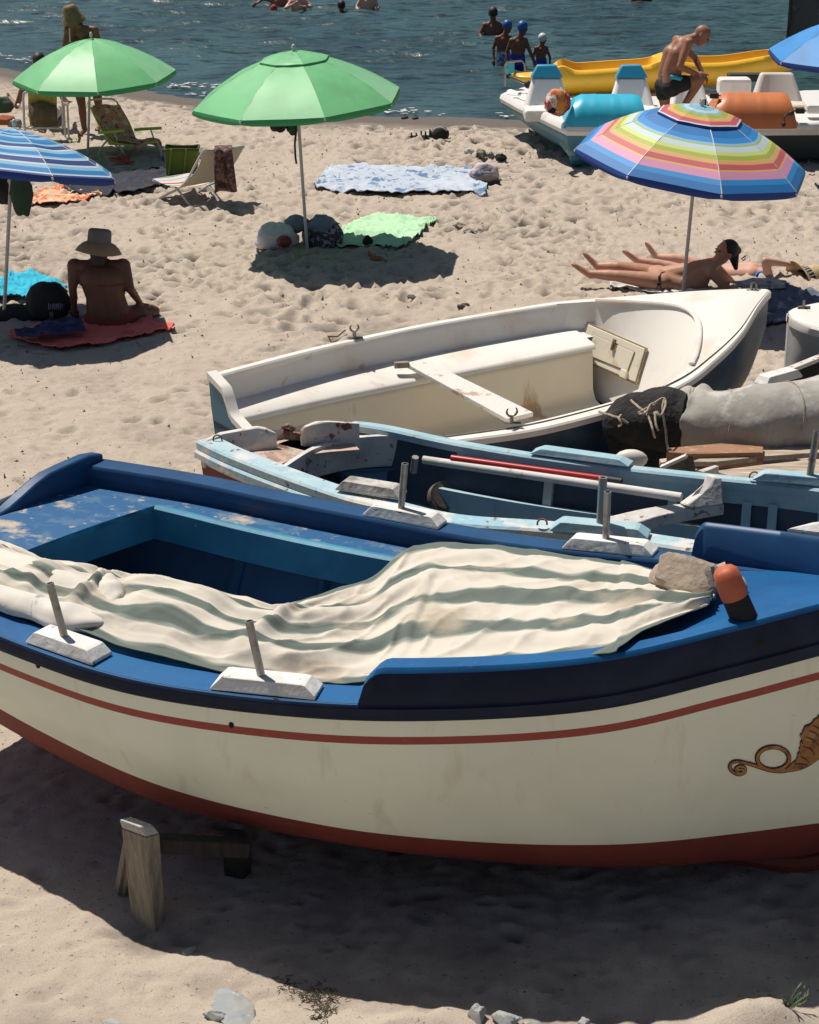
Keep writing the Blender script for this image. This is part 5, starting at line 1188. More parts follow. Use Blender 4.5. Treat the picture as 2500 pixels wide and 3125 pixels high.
def trunks(root, J, k, m_, fat=1.0, leg=.35, name='swim_trunks', hi=.14, extra=.010):
    m = M(); hl, hr = J['hipL'], J['hipR']; pel = (hl + hr) / 2; che = (J['shL'] + J['shR']) / 2; lat = (J['shR'] - J['shL']).normalized(); wa = pel + (che - pel).normalized() * hi * k
    for sg in (-1, 1): m.cap(pel + lat * sg * .065 * k, wa + lat * sg * .060 * k, (.105 * fat + extra) * k, (.083 * fat + extra) * k, 16)
    m.cap(pel, wa, (.105 * fat + extra) * k, (.09 * fat + extra) * k, 16)
    for s in 'LR': h, kn = J['hip' + s], J['kn' + s]; m.cap(h, h.lerp(kn, leg), (.088 * fat + extra) * k, (.078 * fat + extra) * k, 16)
    return m.build(name, m_, root, smooth=180, remesh=.012 * max(k, .5), msmooth=2)
# ---- woman in a sun hat seated on the red towel, seen from behind
Y = U(330, 1000).y + .12; v = lambda x, y, dy=0: V(x, y, Y + dy)
J = dict(hipL=v(300, 975), hipR=v(368, 975), waist=v(322, 905), chest=v(312, 850, .02), shL=v(228, 812, .04), shR=v(376, 812, .04), head=v(303, 754, .07),
         elL=v(222, 880, .0), wrL=v(228, 940, .06), elR=v(398, 882, -.02), wrR=v(430, 928, .16), knL=v(300, 955, .48), anL=v(370, 945, .60), toL=v(420, 940, .62), knR=v(470, 950, .30), anR=v(440, 935, .62), toR=v(452, 925, .70))
r, b, q = person('person in a straw sun hat seated on the red towel, seen from behind', J, 1.0, SK_brown, v(330, 1003), look=(0, 1, -.1), up=(-.02, .05, 1), fem=False, hair='long', fat=1.32)
ht = M(); c = v(303, 738, .06); tl = Matrix.Rotation(.10, 3, 'Y') @ Matrix.Rotation(-.20, 3, 'X')
prof_h = [(.001, .112), (.075, .109), (.092, .098), (.098, .06), (.100, .0), (.135, -.018), (.170, -.052), (.196, -.092), (.198, -.098), (.172, -.060), (.130, -.028), (.092, -.012), (.088, .09)]
ht.grid([[c + tl @ Vector((a * math.cos(t), a * math.sin(t) * 1.03, z + .010 * math.sin(2 * t + 1) * (a / .19) ** 2)) for t in np.linspace(0, 2 * math.pi, 32, endpoint=False)] for a, z in prof_h], close_v=True)
m_straw = mat('woven straw', (.33, .22, .12, 1), .85, [((.22, .14, .08, 1), 40, .5, .65, (1, 1, 4))], bump=(90, .5, .004))
ho = ht.build('sun_hat', m_straw, r, smooth=40)
hb_ = M(); hb_.grid([[c + tl @ Vector((a * math.cos(t), a * math.sin(t) * 1.03, z)) for t in np.linspace(0, 2 * math.pi, 32, endpoint=False)] for a, z in ((.1015, .003), (.1005, .055), (.098, .085), (.0935, .0985), (.077, .1105))], close_v=True)
hb_.build('hat_band', mat('grey hat cloth', (.13, .13, .125, 1), .85), ho)
m_redcos = mat('red brown swimsuit', (.20, .035, .025, 1), .8)
# thin bikini strap
st = M(); st.tube([v(243, 870, -.075), v(290, 874, -.10), v(345, 872, -.10), v(376, 868, -.07)], .005, 6); st.build('bikini_strap', m_redcos, r)
trunks(r, J, 1.0, m_redcos, fat=1.32, leg=.12, name='bikini_bottom', hi=.03, extra=.008)
# ---- bald man on the pedal boat
Y = 22.62; v = lambda x, y, dy=0: V(x, y, Y + dy)
J = dict(hipL=v(2024, 262, .05), hipR=v(2058, 262, -.08), waist=v(2040, 215), chest=v(2058, 165), shL=v(2066, 122, .14), shR=v(2103, 130, -.14), head=v(2140, 108, .02),
         elL=v(2122, 178, .22), wrL=v(2143, 222, .12), elR=v(2074, 204, -.20), wrR=v(2128, 226, -.02), knL=v(2030, 325, .04), anL=v(2036, 405, .06), toL=v(2060, 415, -.05),
         knR=v(2139, 240, -.02), anR=v(2082, 332, .0), toR=v(2110, 345, -.02))
r, b, q = person('bald tanned person in black trunks bending forward on the pedal boat', J, 1.0, SK_tan, v(2040, 400), look=(.75, -.15, -.62), up=(.55, 0, .8), hair=None, fat=1.04, hands=(((.6, -.3, -.7), (0, 0, 1), .9), ((1, 0, .1), (0, 0, 1), .7)))
tk = trunks(r, J, 1.0, m_blk, fat=1.05, leg=.38, hi=.06, extra=.012)
wb_ = M(); pel = (J['hipL'] + J['hipR']) / 2; che = (J['shL'] + J['shR']) / 2; sp = (che - pel).normalized(); lt = (J['shR'] - J['shL']).normalized(); f_ = lt.cross(sp).normalized()
wb_.grid([[pel + sp * zz + lt * .170 * math.cos(t) + f_ * .113 * math.sin(t) for t in np.linspace(0, 2 * math.pi, 24, endpoint=False)] for zz in (.085, .13)], close_v=True); wb_.build('waistband', mat('turquoise waistband', (.02, .38, .55, 1), .7), tk, solid=.006)
# ---- two women sunbathing
Y = U(2000, 890).y; v = lambda x, y, dy=0: V(x, y, Y + dy)
J = dict(hipL=v(2020, 862, -.02), hipR=v(2000, 838, .22), waist=v(2085, 868, .06), chest=v(2135, 840, .08), shL=v(2172, 832, -.06), shR=v(2170, 800, .22), head=v(2215, 772, .08),
         elL=v(2222, 885, -.08), wrL=v(2150, 893, -.06), elR=v(2240, 870, .30), wrR=v(2190, 880, .34), knL=v(1885, 842, .02), anL=v(1795, 835, .10), toL=v(1748, 806, .12), knR=v(1885, 815, .25), anR=v(1822, 812, .32), toR=v(1800, 790, .34))
for k_ in ('anL', 'anR'): J[k_].z = max(J[k_].z, .05)
r, b, q = person('dark haired tanned person in a black bikini propped on elbows by the rainbow umbrella', J, 1.0, SK_sun, v(2000, 900), look=(-.75, -.35, .55), up=(.35, 0, .93), fem=True, hair='bun')
hp = M(); hp.cap(v(2240, 785, .1), v(2246, 818, .1), .05, .02, 12); hp.build('ponytail', m_hair, r)
sg_ = M(); sg_.tube([v(2262, 792, .05), v(2275, 780, .05), v(2274, 792, .03), v(2266, 796, .03)], .006, 6); sg_.build('sunglasses', m_blk, r)
tb_ = M(); tb_.tube([v(2012, 868, -.11), v(2012, 845, -.08), v(2022, 832, .0), v(2060, 828, .1), v(2085, 828, .14)], .011, 8, flat=.6)
for a in ((2000, 890), (2024, 893)): tb_.tube([v(2011, 868, -.12), v((2011 + a[0]) / 2, 878, -.13), v(a[0], a[1], -.12)], .006, 6)
tb_.ell(v(2011, 866, -.125), .02, .015, .018, 10, 6); tb_.build('bikini_bottom', m_blk, r)
Y = U(2200, 880).y + .55; v = lambda x, y, dy=0: V(x, y, Y + dy)
J = dict(hipL=v(2150, 850, -.12), hipR=v(2150, 822, .18), waist=v(2215, 836, .03), chest=v(2290, 836, .02), shL=v(2350, 862, -.14), shR=v(2360, 835, .20), head=v(2415, 868, -.02),
         elL=v(2335, 796, -.16), wrL=v(2415, 808, -.06), elR=v(2330, 855, .36), wrR=v(2290, 840, .38), knL=v(2030, 812, -.12), anL=v(1945, 795, -.10), toL=v(1918, 776, -.10), knR=v(2075, 792, .20), anR=v(2003, 785, .24), toR=v(1984, 758, .26))
r, b, q = person('pale person in a blue bikini lying with one arm bent overhead, straw hat on', J, 1.0, SK_pink, v(2200, 895), look=(-.1, 0, 1), up=(1, 0, -.05), fem=True, hair='short')
m_bikb = mat('bright blue bikini', (.01, .12, .42, 1), .7)
for pts in (((2300, 862, -.18), (2312, 838, -.16), (2335, 830, -.05)), ((2345, 834, .02), (2375, 834, .0), (2398, 846, -.06), (2410, 862, -.10)), ((2350, 850, -.17), (2362, 866, -.17), (2372, 878, -.17))):
    t_ = M(); t_.tube(crn([v(*p) for p in pts], 12), .016, 8, flat=.5); t_.build('bikini_strap', m_bikb, r)
for dy, px, py in ((-.10, 2318, 846), (.10, 2312, 826)):
    t_ = M(); t_.ell(v(px, py, dy), .075, .07, .055, 14, 10); t_.build('bikini_cup', m_bikb, r)
h2 = M(); c = v(2458, 856, -.10); tl = Matrix.Rotation(1.25, 3, 'Y') @ Matrix.Rotation(-.35, 3, 'X')
m_strawp = mat('pale straw', (.50, .38, .19, 1), .85, [((.38, .27, .13, 1), 40, .5, .65)], bump=(90, .5, .004))
h2.grid([[c + tl @ Vector((a * math.cos(t), a * math.sin(t), z)) for t in np.linspace(0, 2 * math.pi, 28, endpoint=False)] for a, z in [(.001, .17), (.09, .16), (.115, .11), (.125, 0), (.18, -.03), (.225, -.07), (.18, -.04), (.12, -.012)]], close_v=True)
h2o = h2.build('straw_hat', m_strawp, r, smooth=40)
m_dots = ramp_uv('black dotted ribbon', [(0, (.015, .014, .015, 1)), (.82, (.55, .52, .5, 1))], axis=0, scale=22, repeat=True, rough=.8)
h3 = M(); k0 = 0; h3.grid([[c + tl @ Vector((a * math.cos(t), a * math.sin(t), z)) for t in np.linspace(0, 2 * math.pi, 28)] for a, z in [(.129, .0), (.127, .035), (.123, .055)]], uv=True); h3.build('hat_ribbon', m_dots, h2o)
h3 = M(); P = [v(2420, 905, -.16), v(2430, 880, -.17), v(2450, 850, -.17), v(2462, 835, -.14)]; h3.grid([[p + Vector((dx, 0, dx * .4)) for dx in (-.035, 0, .035)] for p in crn(P, 12)], uv=True); h3.build('ribbon_end', m_dots, h2o, solid=.004)
# ---- woman standing behind the left green umbrella
Y = U(258, 409).y; v = lambda x, y, dy=0: V(x, y, Y + dy)
J = dict(hipL=v(232, 228), hipR=v(288, 228), waist=v(252, 170), chest=v(250, 128), shL=v(208, 92, .02), shR=v(288, 92, .02), head=v(222, 58, -.03), elL=v(196, 150), wrL=v(200, 205, -.08), elR=v(308, 150), wrR=v(316, 215, -.03),
         knL=v(250, 320, -.02), anL=v(258, 398, .02), toL=v(244, 410, -.12), knR=v(300, 312, .0), anR=v(308, 385, .30), toR=v(300, 392, .2))
r, b, q = person('person in a brown sun hat standing in the shade behind the left green umbrella', J, .98, SK_dark, v(262, 409), look=(-.6, -.8, -.25), up=(-.12, -.05, 1), fem=True, hair='long')
ht = M(); c = v(220, 46, -.03); tl = Matrix.Rotation(-.25, 3, 'Y') @ Matrix.Rotation(.15, 3, 'X')
ht.grid([[c + tl @ Vector((a * math.cos(t), a * math.sin(t), z)) for t in np.linspace(0, 2 * math.pi, 24, endpoint=False)] for a, z in ((.001, .13), (.07, .12), (.10, .08), (.108, 0), (.14, -.04), (.155, -.09), (.148, -.09), (.10, -.02))], close_v=True)
ht.build('sun_hat', mat('brown raffia', (.17, .12, .06, 1), .9, [((.10, .07, .04, 1), 20, .5, .65)], bump=(50, .5, .006)), r)
trunks(r, J, .98, m_blk, leg=.1, name='swimsuit', hi=.36, extra=.006)
for (a, b2) in (((212, 86), (214, 128)), ((278, 84), (262, 130))):
    t_ = M(); t_.tube([v(a[0], a[1], -.10), v((a[0] + b2[0]) / 2, (a[1] + b2[1]) / 2, -.13), v(b2[0], b2[1], -.12)], .008, 6); t_.build('strap', m_polewhite if a[0] < 240 else m_blk, r)
# ---- person sitting in the yellow backed chair, mostly hidden
Y = U(130, 400).y + .15; v = lambda x, y, dy=0: V(x, y, Y + dy)
J = dict(hipL=v(108, 345, .15), hipR=v(160, 345, .15), waist=v(130, 300, .08), shL=v(80, 238), shR=v(172, 238), head=v(120, 190, .03), elL=v(52, 325, .05), wrL=v(30, 300, .25), elR=v(192, 300, .1), wrR=v(205, 310, .35), knL=v(105, 340, .62), anL=v(78, 385, .8), toL=v(70, 385, .95), knR=v(180, 335, .62), anR=v(188, 385, .75), toR=v(190, 385, .9))
r, b, q = person('person sitting in the yellow backed chair beneath the left green umbrella', J, .98, SK_tan, v(130, 400), look=(0, 1, 0), up=(0, 0, 1), hair='short')
m_whitecl = mat('white cotton', (.62, .60, .58, 1), .9, [((.45, .44, .43, 1), 6, .5, .7)])
trunks(r, J, .98, m_whitecl, leg=.3, name='shirt', hi=.42, extra=.014)
# ---- three children paddling
m_capb = mat('blue swim cap', (.015, .09, .30, 1), .45); m_capw = mat('pale swim cap', (.55, .60, .60, 1), .45); m_trb = mat('blue trunks', (.01, .03, .30, 1), .7); m_trp = mat('patterned trunks', (.40, .44, .50, 1), .8, [((.05, .12, .35, 1), 18, .5, .56)])
def kid(label, x, ytop, ywat, k, lean, caps, tr, Yk, heads=1.25, held=None, legspread=12, grp='children wading at the waterline'):
    v = lambda a, b_, dy=0: V(a, b_, Yk + dy); h = ywat - ytop
    J = dict(head=v(x + lean[0], ytop + 26 * k), shL=v(x - 20 * k, ytop + 60 * k), shR=v(x + 20 * k, ytop + 60 * k), waist=v(x - 2, ytop + 98 * k), hipL=v(x - 11 * k + lean[1], ytop + 125 * k), hipR=v(x + 11 * k + lean[1], ytop + 125 * k),
             elL=v(x - 32 * k + lean[2], ytop + 92 * k, .05), wrL=v(x - 30 * k + lean[2], ytop + 128 * k, -.02), elR=v(x + 34 * k, ytop + 95 * k, .02), wrR=v(x + (38 + lean[3]) * k, ytop + 132 * k, -.05),
             knL=v(x - legspread * k + lean[1], ytop + 178 * k), anL=v(x - legspread * k + lean[1], ytop + 225 * k), toL=v(x - legspread * k - 6, ytop + 230 * k, .1), knR=v(x + legspread * k + lean[1], ytop + 178 * k), anR=v(x + legspread * k + lean[1], ytop + 225 * k), toR=v(x + legspread * k + 4, ytop + 230 * k, .1))
    kk = k * .72; r, b, q = person(label, J, kk, SK_dark, v(x, ytop + 230 * k), look=(.5, .85, -.05), up=(.1, 0, 1), hair='cap', hairm=caps, hd=heads, voxel=.013, group=grp, fat=.9)
    trunks(r, J, kk, tr, fat=.9, leg=.3, extra=.014); return r
kid('child in blue swim cap and patterned trunks, leftmost of three by the shore', 1537, 57, 200, .98, (12, 0, 0, -3), m_capb, m_trp, 31.3)
kid('taller child in blue swim cap and blue trunks, middle of three by the shore', 1583, 60, 212, 1.06, (12, -4, -2, 12), m_capb, m_trb, 30.8)
kid('smallest child in a pale swim cap, rightmost of the three by the shore', 1652, 100, 200, .78, (4, 0, 0, -4), m_capw, m_trb, 31.1, heads=1.35)
def swimmer(label, x, y, Yk, k=.9, lean=0, hairm=m_hair, look=(0, 1, 0), arms='in', sk=SK_tan, low=0.0):
    s = 6000 / Yk / 1.08; v = lambda a, b_, dy=0: V(x + a * s * k, y - b_ * s * k, Yk + dy)
    J = dict(head=v(lean, .33 + low), shL=v(-.17, .10 + low), shR=v(.17, .10 + low), hipL=v(-.08, -.42), hipR=v(.08, -.42), elL=v(-.27, -.08 + low, -.05), wrL=v(-.20, -.22, -.2), elR=v(.27, -.08 + low, -.05), wrR=v(.18, -.22, -.2))
    if arms == 'out': J['elL'] = v(-.36, .12); J['wrL'] = v(-.50, .02, -.1)
    if arms == 'curl': J['elL'] = v(-.30, -.05, -.1); J['wrL'] = v(-.12, .04, -.25); J['elR'] = v(.28, -.02, -.05); J['wrR'] = v(.10, -.02, -.25)
    return person(label, J, k, sk, v(0, -.1), look=look, hair='short', hairm=hairm, legs=False, voxel=.014, group='bathers standing in the sea')[0]
r = swimmer('bather with an arm held out and red trunks, leftmost in the sea', 848, 12, 38.6, .88, arms='out', sk=SK_tan)
m_ = M(); m_.ell(V(836, 28, 38.2), .07, .05, .09, 12, 8); m_.build('swim_trunks', mat('red trunks', (.42, .04, .025, 1), .8), r)
swimmer('bather with arms folded, second from the left in the sea', 912, 18, 37.9, .9, arms='curl', sk=SK_pink)
swimmer('bather submerged up to the dark wet hair, between the two pairs', 1042, 62, 37.6, .88, low=0.0)
swimmer('bather with light shoulders, right of the submerged head', 1122, 12, 38.2, .85, sk=SK_pink)
swimmer('dark haired bather with only head and shoulders out, behind the children', 1505, 92, 34.9, .95, sk=SK_dark)
swimmer('bather cut by the top edge above the bald person', 1957, 8, 38.9, .95, sk=SK_dark)
tm = M(); tm.ell(V(868, 33, 38.2), .05, .03, .02, 10, 6); tag(tm.build('toy_boat', mat('pale toy plastic', (.4, .6, .5, 1), .5)), 'tiny pale floating toy between the two leftmost bathers', 'toy')
# ================================================================ PEDAL BOATS AND KAYAK
m_gelw = mat('white pedal boat plastic', (.76, .75, .72, 1), .35, [((.66, .63, .58, 1), 2, .55, .7), ((.55, .50, .44, 1), 12, .68, .76)], spec=.5)
m_gelbl = mat('faded blue hull plastic', (.05, .20, .29, 1), .4, [((.03, .14, .22, 1), 3, .45, .65), ((.14, .34, .42, 1), 1.2, .6, .64, (.5, .5, 6))])
m_cyan = mat('cyan pod plastic', (.03, .42, .60, 1), .4, [((.05, .50, .66, 1), 3, .5, .7)]); m_cyand = mat('blue headrest plastic', (.02, .26, .42, 1), .45)
m_orng = mat('orange pod plastic', (.56, .17, .05, 1), .45, [((.48, .16, .06, 1), 3, .45, .65), ((.34, .20, .12, 1), 6, .66, .74)])
m_yel = mat('yellow kayak plastic', (.80, .46, .03, 1), .38, [((.72, .38, .02, 1), 2, .45, .7)])
def rounded_loft(m, secs, mi=0): m.grid(secs, mi, close_v=True); k = len(m.v) - len(secs[0]); n = len(secs[0]); m.f.append(tuple(k + j for j in range(n))); m.mi.append(mi)
def seat(parent, c, ang, w=.48, h=.55, head=True, mbody=None, tilt=.16):
    """moulded seat: base pan and tapering back"""
    R_ = Matrix.Rotation(ang, 3, 'Z'); X_ = R_ @ Vector((1, 0, 0)); Yv = R_ @ Vector((0, 1, 0)); Zv = Vector((0, 0, 1)); mb_ = mbody or m_gelw
    m = M(); secs = []
    for f in [k / 8 for k in range(9)]:
        z = f * h; ww = lerp(w / 2, w * .30, f ** 1.2); d = lerp(.11, .05, f); o = c + Yv * (tilt * f) + Zv * z
        secs.append([o + X_ * ww * .86 - Yv * d, o + X_ * ww - Yv * d * .5, o + X_ * ww + Yv * d * .5, o + X_ * ww * .8 + Yv * d, o - X_ * ww * .8 + Yv * d, o - X_ * ww + Yv * d * .5, o - X_ * ww - Yv * d * .5, o - X_ * ww * .86 - Yv * d, o - X_ * ww * .4 - Yv * d * .5, o + X_ * ww * .4 - Yv * d * .5])
    rounded_loft(m, secs); o_ = m.build('seat_back', mb_, parent, smooth=40, bevel=.02)
    pn = M(); a = c - Yv * .30 + Zv * .02; pn.box(a + Yv * .12, X_ * w * .5, Yv * .20, Zv * .07); pn.build('seat', mb_, parent, smooth=0, bevel=.035)
    if head:
        hm_ = M(); secs = []
        for f in [k / 5 for k in range(6)]:
            z = h + .01 + f * .14; ww = lerp(w * .34, w * .20, f); d = lerp(.06, .045, f); o = c + Yv * (tilt * (1 + f * .3)) + Zv * z
            secs.append([o + X_ * ww - Yv * d, o + X_ * ww + Yv * d, o - X_ * ww + Yv * d, o - X_ * ww - Yv * d])
        rounded_loft(hm_, secs); hm_.build('headrest', m_cyand, o_, smooth=30, bevel=.012)
def pod(parent, x0, x1, yb, yf, z0, h, m_, nm='pedal_cover'):
    """arched barrel cover between x0 and x1"""
    m = M(); secs = []
    for i in range(21):
        f = i / 20; x = lerp(x0, x1, f); sq = 1 - .10 * (1 - sm(0, .10, f)) - .07 * sm(.92, 1, f); row = []
        rid = .012 * (math.exp(-((f - .30) / .012) ** 2) + math.exp(-((f - .60) / .02) ** 2) * 1.3 - math.exp(-((f - .66) / .02) ** 2))
        for j in range(17):
            a = math.pi * j / 16; cx = math.cos(a); sx2 = math.sin(a) ** .8
            row.append(Vector((x + .16 * (1 - sx2) * (-1 if f < .5 else .5) * (1 - abs(2 * f - 1)) * 0 + (-.15 + .15 * math.sin(a)) * (1 - f) ** 2 + (.08 - .08 * math.sin(a)) * f ** 2, lerp(yb, yf, (1 + cx * (sq + rid)) / 2), z0 + h * sx2 * (sq + rid))))
        secs.append(row)
    m.grid(secs); k = len(m.v) - 17; m.f.append(tuple(k + j for j in range(17))); m.mi.append(0); m.f.append(tuple(range(16, -1, -1))); m.mi.append(0)
    return m.build(nm, m_, parent, smooth=40)
def deckslab(m, poly, z, th, mi=0, inset=.05):
    c = sum(poly, Vector()) / len(poly); up = [Vector((p.x, p.y, z)) for p in poly]; inn = [p.lerp(Vector((c.x, c.y, z)), inset) + Vector((0, 0, .03)) for p in up]
    lo = [p - Vector((0, 0, th)) for p in up]; out = [p + (p - Vector((c.x, c.y, z))).normalized() * .025 - Vector((0, 0, th * .5)) for p in up]
    k = len(m.v); m.grid([lo, out, up, inn], mi, close_v=True); n = len(poly); m.f.append(tuple(k + 3 * n + j for j in range(n))); m.mi.append(mi)
# left pedal boat: deck outline measured on the real deck height .50
ZD = .50
pb = thing('pedal_boat', 'white and blue pedal boat with a cyan pedal cover, beached at the left', 'pedal boat', G(1800, 440))
P0 = G(1529, 288, ZD); P1 = G(1732, 388, ZD); P2 = G(2115, 388, ZD); P3 = P2 + Vector((.1, 2.3, 0)); P4 = P0 + Vector((.35, .55, 0))
dm_ = M(); deckslab(dm_, [P0, P0.lerp(P1, .33) + Vector((-.02, 0, 0)), P0.lerp(P1, .7), P1, P2, P3, P4], ZD, .10); dm_.build('deck', m_gelw, pb, smooth=30)
hm_ = M(); top = [P0, P0.lerp(P1, .33), P0.lerp(P1, .7), P1, P1.lerp(P2, .5), P2]; secs = []
for f in [k / 10 for k in range(11)]:
    row = []
    for i, p in enumerate(top):
        tuck = (.32 if i < 3 else .12) * (1 - f) ** 1.5; base = Vector((p.x + tuck * (1.2 if i < 3 else .6), p.y + (.25 if i > 2 else .15) * (1 - f) ** 1.6, 0)); z = lerp(.0 if i else .12, ZD - .09, f); rb_ = .02 * math.sin(f * 18) if .3 < f < .75 else 0
        row.append(Vector((lerp(base.x, p.x + .02, 1) if f == 1 else base.x - rb_, base.y, z)))
    secs.append(row)
hm_.grid(secs)
q_ = [Vector((secs[0][-1].x, secs[0][-1].y, .0)), Vector((secs[0][-1].x, P3.y, .0)), Vector((P3.x, P3.y, ZD - .09)), secs[-1][-1]]; hm_.add(q_, [(0, 1, 2, 3)])
q_ = [secs[0][0], Vector((P4.x + .3, P4.y, .1)), Vector((P4.x, P4.y, ZD - .09)), secs[-1][0]]; hm_.add(q_, [(0, 1, 2, 3)])
hm_.build('hull', m_gelbl, pb, smooth=60)
def at(px, py, z): return G(px, py, z)
sY = 24.15
for px in (1672, 1932): seat(pb, V(px, 352, sY - .35) + Vector((0, .2, 0)), 0.0, w=.58, h=.39)
seat(pb, V(2110, 352, sY - .35) + Vector((0, .2, 0)), 0.0, w=.50, h=.36, head=False)
rw = M(); rw.box(V(1890, 352, sY - .2), (.90, 0, 0), (0, .30, 0), (0, 0, .045)); rw.build('seat_bench', m_gelw, pb, smooth=0, bevel=.03)
pa = V(1762, 352, 22.75); pb_ = V(1962, 352, 22.75); pod(pb, pa.x, pb_.x, 23.45, 22.8, ZD - .02, .34, m_cyan)
tr_ = M(); tr_.tube([P0 + Vector((.12, .10, .02)), P0.lerp(P1, .5) + Vector((.22, .18, .03)), P1 + Vector((.10, .18, .03)), P2 + Vector((0, .14, .03))], .05, 10, flat=.6); tr_.build('deck_lip', m_gelw, pb)
ra = M(); a = V(1541, 262, 24.9); b = V(1541, 192, 24.9); c = V(1600, 188, 25.1); d = V(1604, 235, 25.1); ra.tube([a, b.lerp(a, .12), b + Vector((.03, 0, .01)), c + Vector((-.03, 0, .01)), c.lerp(d, .15), d], .012, 8); ra.build('handrail', m_steel, pb)
wh = M(); a, b = V(1552, 232, 24.7), V(1612, 258, 24.2); wh.tube([a, b], .012, 8); wh.ell(b, .05, .04, .05, 12, 8); wh.ell(a, .03, .03, .04, 10, 6); wh.build('tie_rod', m_blackrub, pb)
bp_ = M(); bp_.box(V(1558, 212, 25.3), (.05, .02, 0), (0, .05, 0), (0, 0, .10)); bp_.build('blue_panel', m_cyan, pb, smooth=0, bevel=.01)
# right pedal boat
pr = thing('pedal_boat', 'white pedal boat with an orange pedal cover, behind the rainbow umbrella', 'pedal boat', G(2350, 440))
Q1 = G(2135, 386, ZD + .0); Q2 = G(2640, 380, ZD); dm_ = M(); deckslab(dm_, [Q1, Q1.lerp(Q2, .5), Q2, Q2 + Vector((0, 2.3, 0)), Q1 + Vector((0, 2.3, 0))], ZD, .10); dm_.build('deck', m_gelw, pr, smooth=30)
tr_ = M(); tr_.tube([Q1 + Vector((-.02, .03, -.02)), Q1.lerp(Q2, .5) + Vector((0, .0, -.02)), Q2], .055, 12); tr_.tube([Q1 + Vector((0, .03, -.09)), Q2 + Vector((0, .01, -.09))], .03, 10); tr_.build('deck_lip', m_gelw, pr)
mhd = mat('dark hull plastic', (.03, .045, .05, 1), .5)
for yo in (.12, 1.7):
    hm_ = M()
    a = Q1 + Vector((.05, yo, -.08)); b = Q2 + Vector((0, yo, -.08)); secs = []
    for f in [k / 10 for k in range(11)]:
        p = a.lerp(b, f); secs.append([p, p + Vector((0, .45, 0)), p + Vector((0, .38, -.36 + .02)), p + Vector((0, .10, -.40 + .02))])
    rounded_loft(hm_, secs); hm_.f.append(tuple(len(hm_.v) - 44 + j for j in range(4))); hm_.mi.append(0)
    hm_.build('hull', mhd, pr, smooth=0, bevel=.04)
pa = V(2205, 350, 22.75); pb_ = V(2418, 350, 22.75); po = pod(pr, pa.x, pb_.x, 23.45, 22.8, ZD - .02, .36, m_orng)
em_ = M(); e = V(2337, 319, 22.97); 
for dx, dz in ((-.03, .0), (.03, .0), (0, .02), (.0, -.025)): em_.ell(e + Vector((dx, 0, dz)), .045, .02, .03, 10, 6)
em_.build('white_patch', m_gelw, po)
seat(pr, V(2370, 330, 24.0), 0.0, w=.66, h=.40, head=False, mbody=mat('sun stained white plastic', (.62, .58, .52, 1), .45, [((.42, .30, .16, 1), 1.6, .55, .66)]))
sb2 = M(); sb2.box(V(2240, 262, 24.3), (.20, 0, 0), (0, .12, 0), (0, 0, .10)); sb2.build('seat_back', m_gelw, pr, smooth=0, bevel=.04)
for px, py, Yp in ((2180, 292, 23.0), (2442, 338, 22.9), (2145, 322, 22.8)):
    h_ = M(); h_.box(V(px, py, Yp), (.05 if px > 2150 else .035, 0, 0), (0, .03, 0), (0, 0, .03 if px > 2150 else .07)); h_.tube([V(px - 20, py, Yp), V(px + 20, py, Yp)], .008, 6); h_.build('pedal', m_blackrub, pr, smooth=0, bevel=.01)
rp_ = M(); rp_.tube([V(2418, 345, 22.68), V(2400, 350, 22.62), V(2392, 362, 22.60), V(2393, 378, 22.58)], .010, 6); rp_.ell(V(2415, 345, 22.68), .035, .03, .03, 8, 6); rp_.ell(V(2392, 380, 22.58), .025, .02, .03, 8, 6); rp_.build('mooring_cord', m_blackrub, pr)
bx = M(); bx.box(V(2490, 330, 23.2), (.12, 0, 0), (0, .1, 0), (0, 0, .05)); bx.build('deck_box', m_gelw, pr, smooth=0, bevel=.02)
tp_ = M(); tp_.box(V(2275, 236, 24.6), (.22, 0, 0), (0, .08, 0), (0, 0, .05)); tp_.build('rear_frame', m_blackrub, pr, smooth=0, bevel=.02)
bg_ = blob('beach_bag', V(1702, 312, 22.95), (.155, .12, .155), 6, ramp_uv('x', [(0, (.5, .05, .03, 1))]) , 'round red and orange striped beach bag on the deck of the left pedal boat', 'bag', amp=.10, squash=1)
m_bag = mat('striped beach bag', (.50, .05, .03, 1), .7, [((.62, .58, .52, 1), 4.5, .54, .57, (2, 1, .6)), ((.06, .07, .20, 1), 7, .60, .62, (1, 1, 2.5)), ((.55, .24, .04, 1), 3.5, .56, .58, (1, 1, .5))]); bg_.data.materials.clear(); bg_.data.materials.append(m_bag)
blob('pouch', V(1684, 338, 22.7), (.045, .03, .045), 2, m_blk, 'small dark pouch against the red beach bag on the pedal boat', 'pouch', amp=.15)
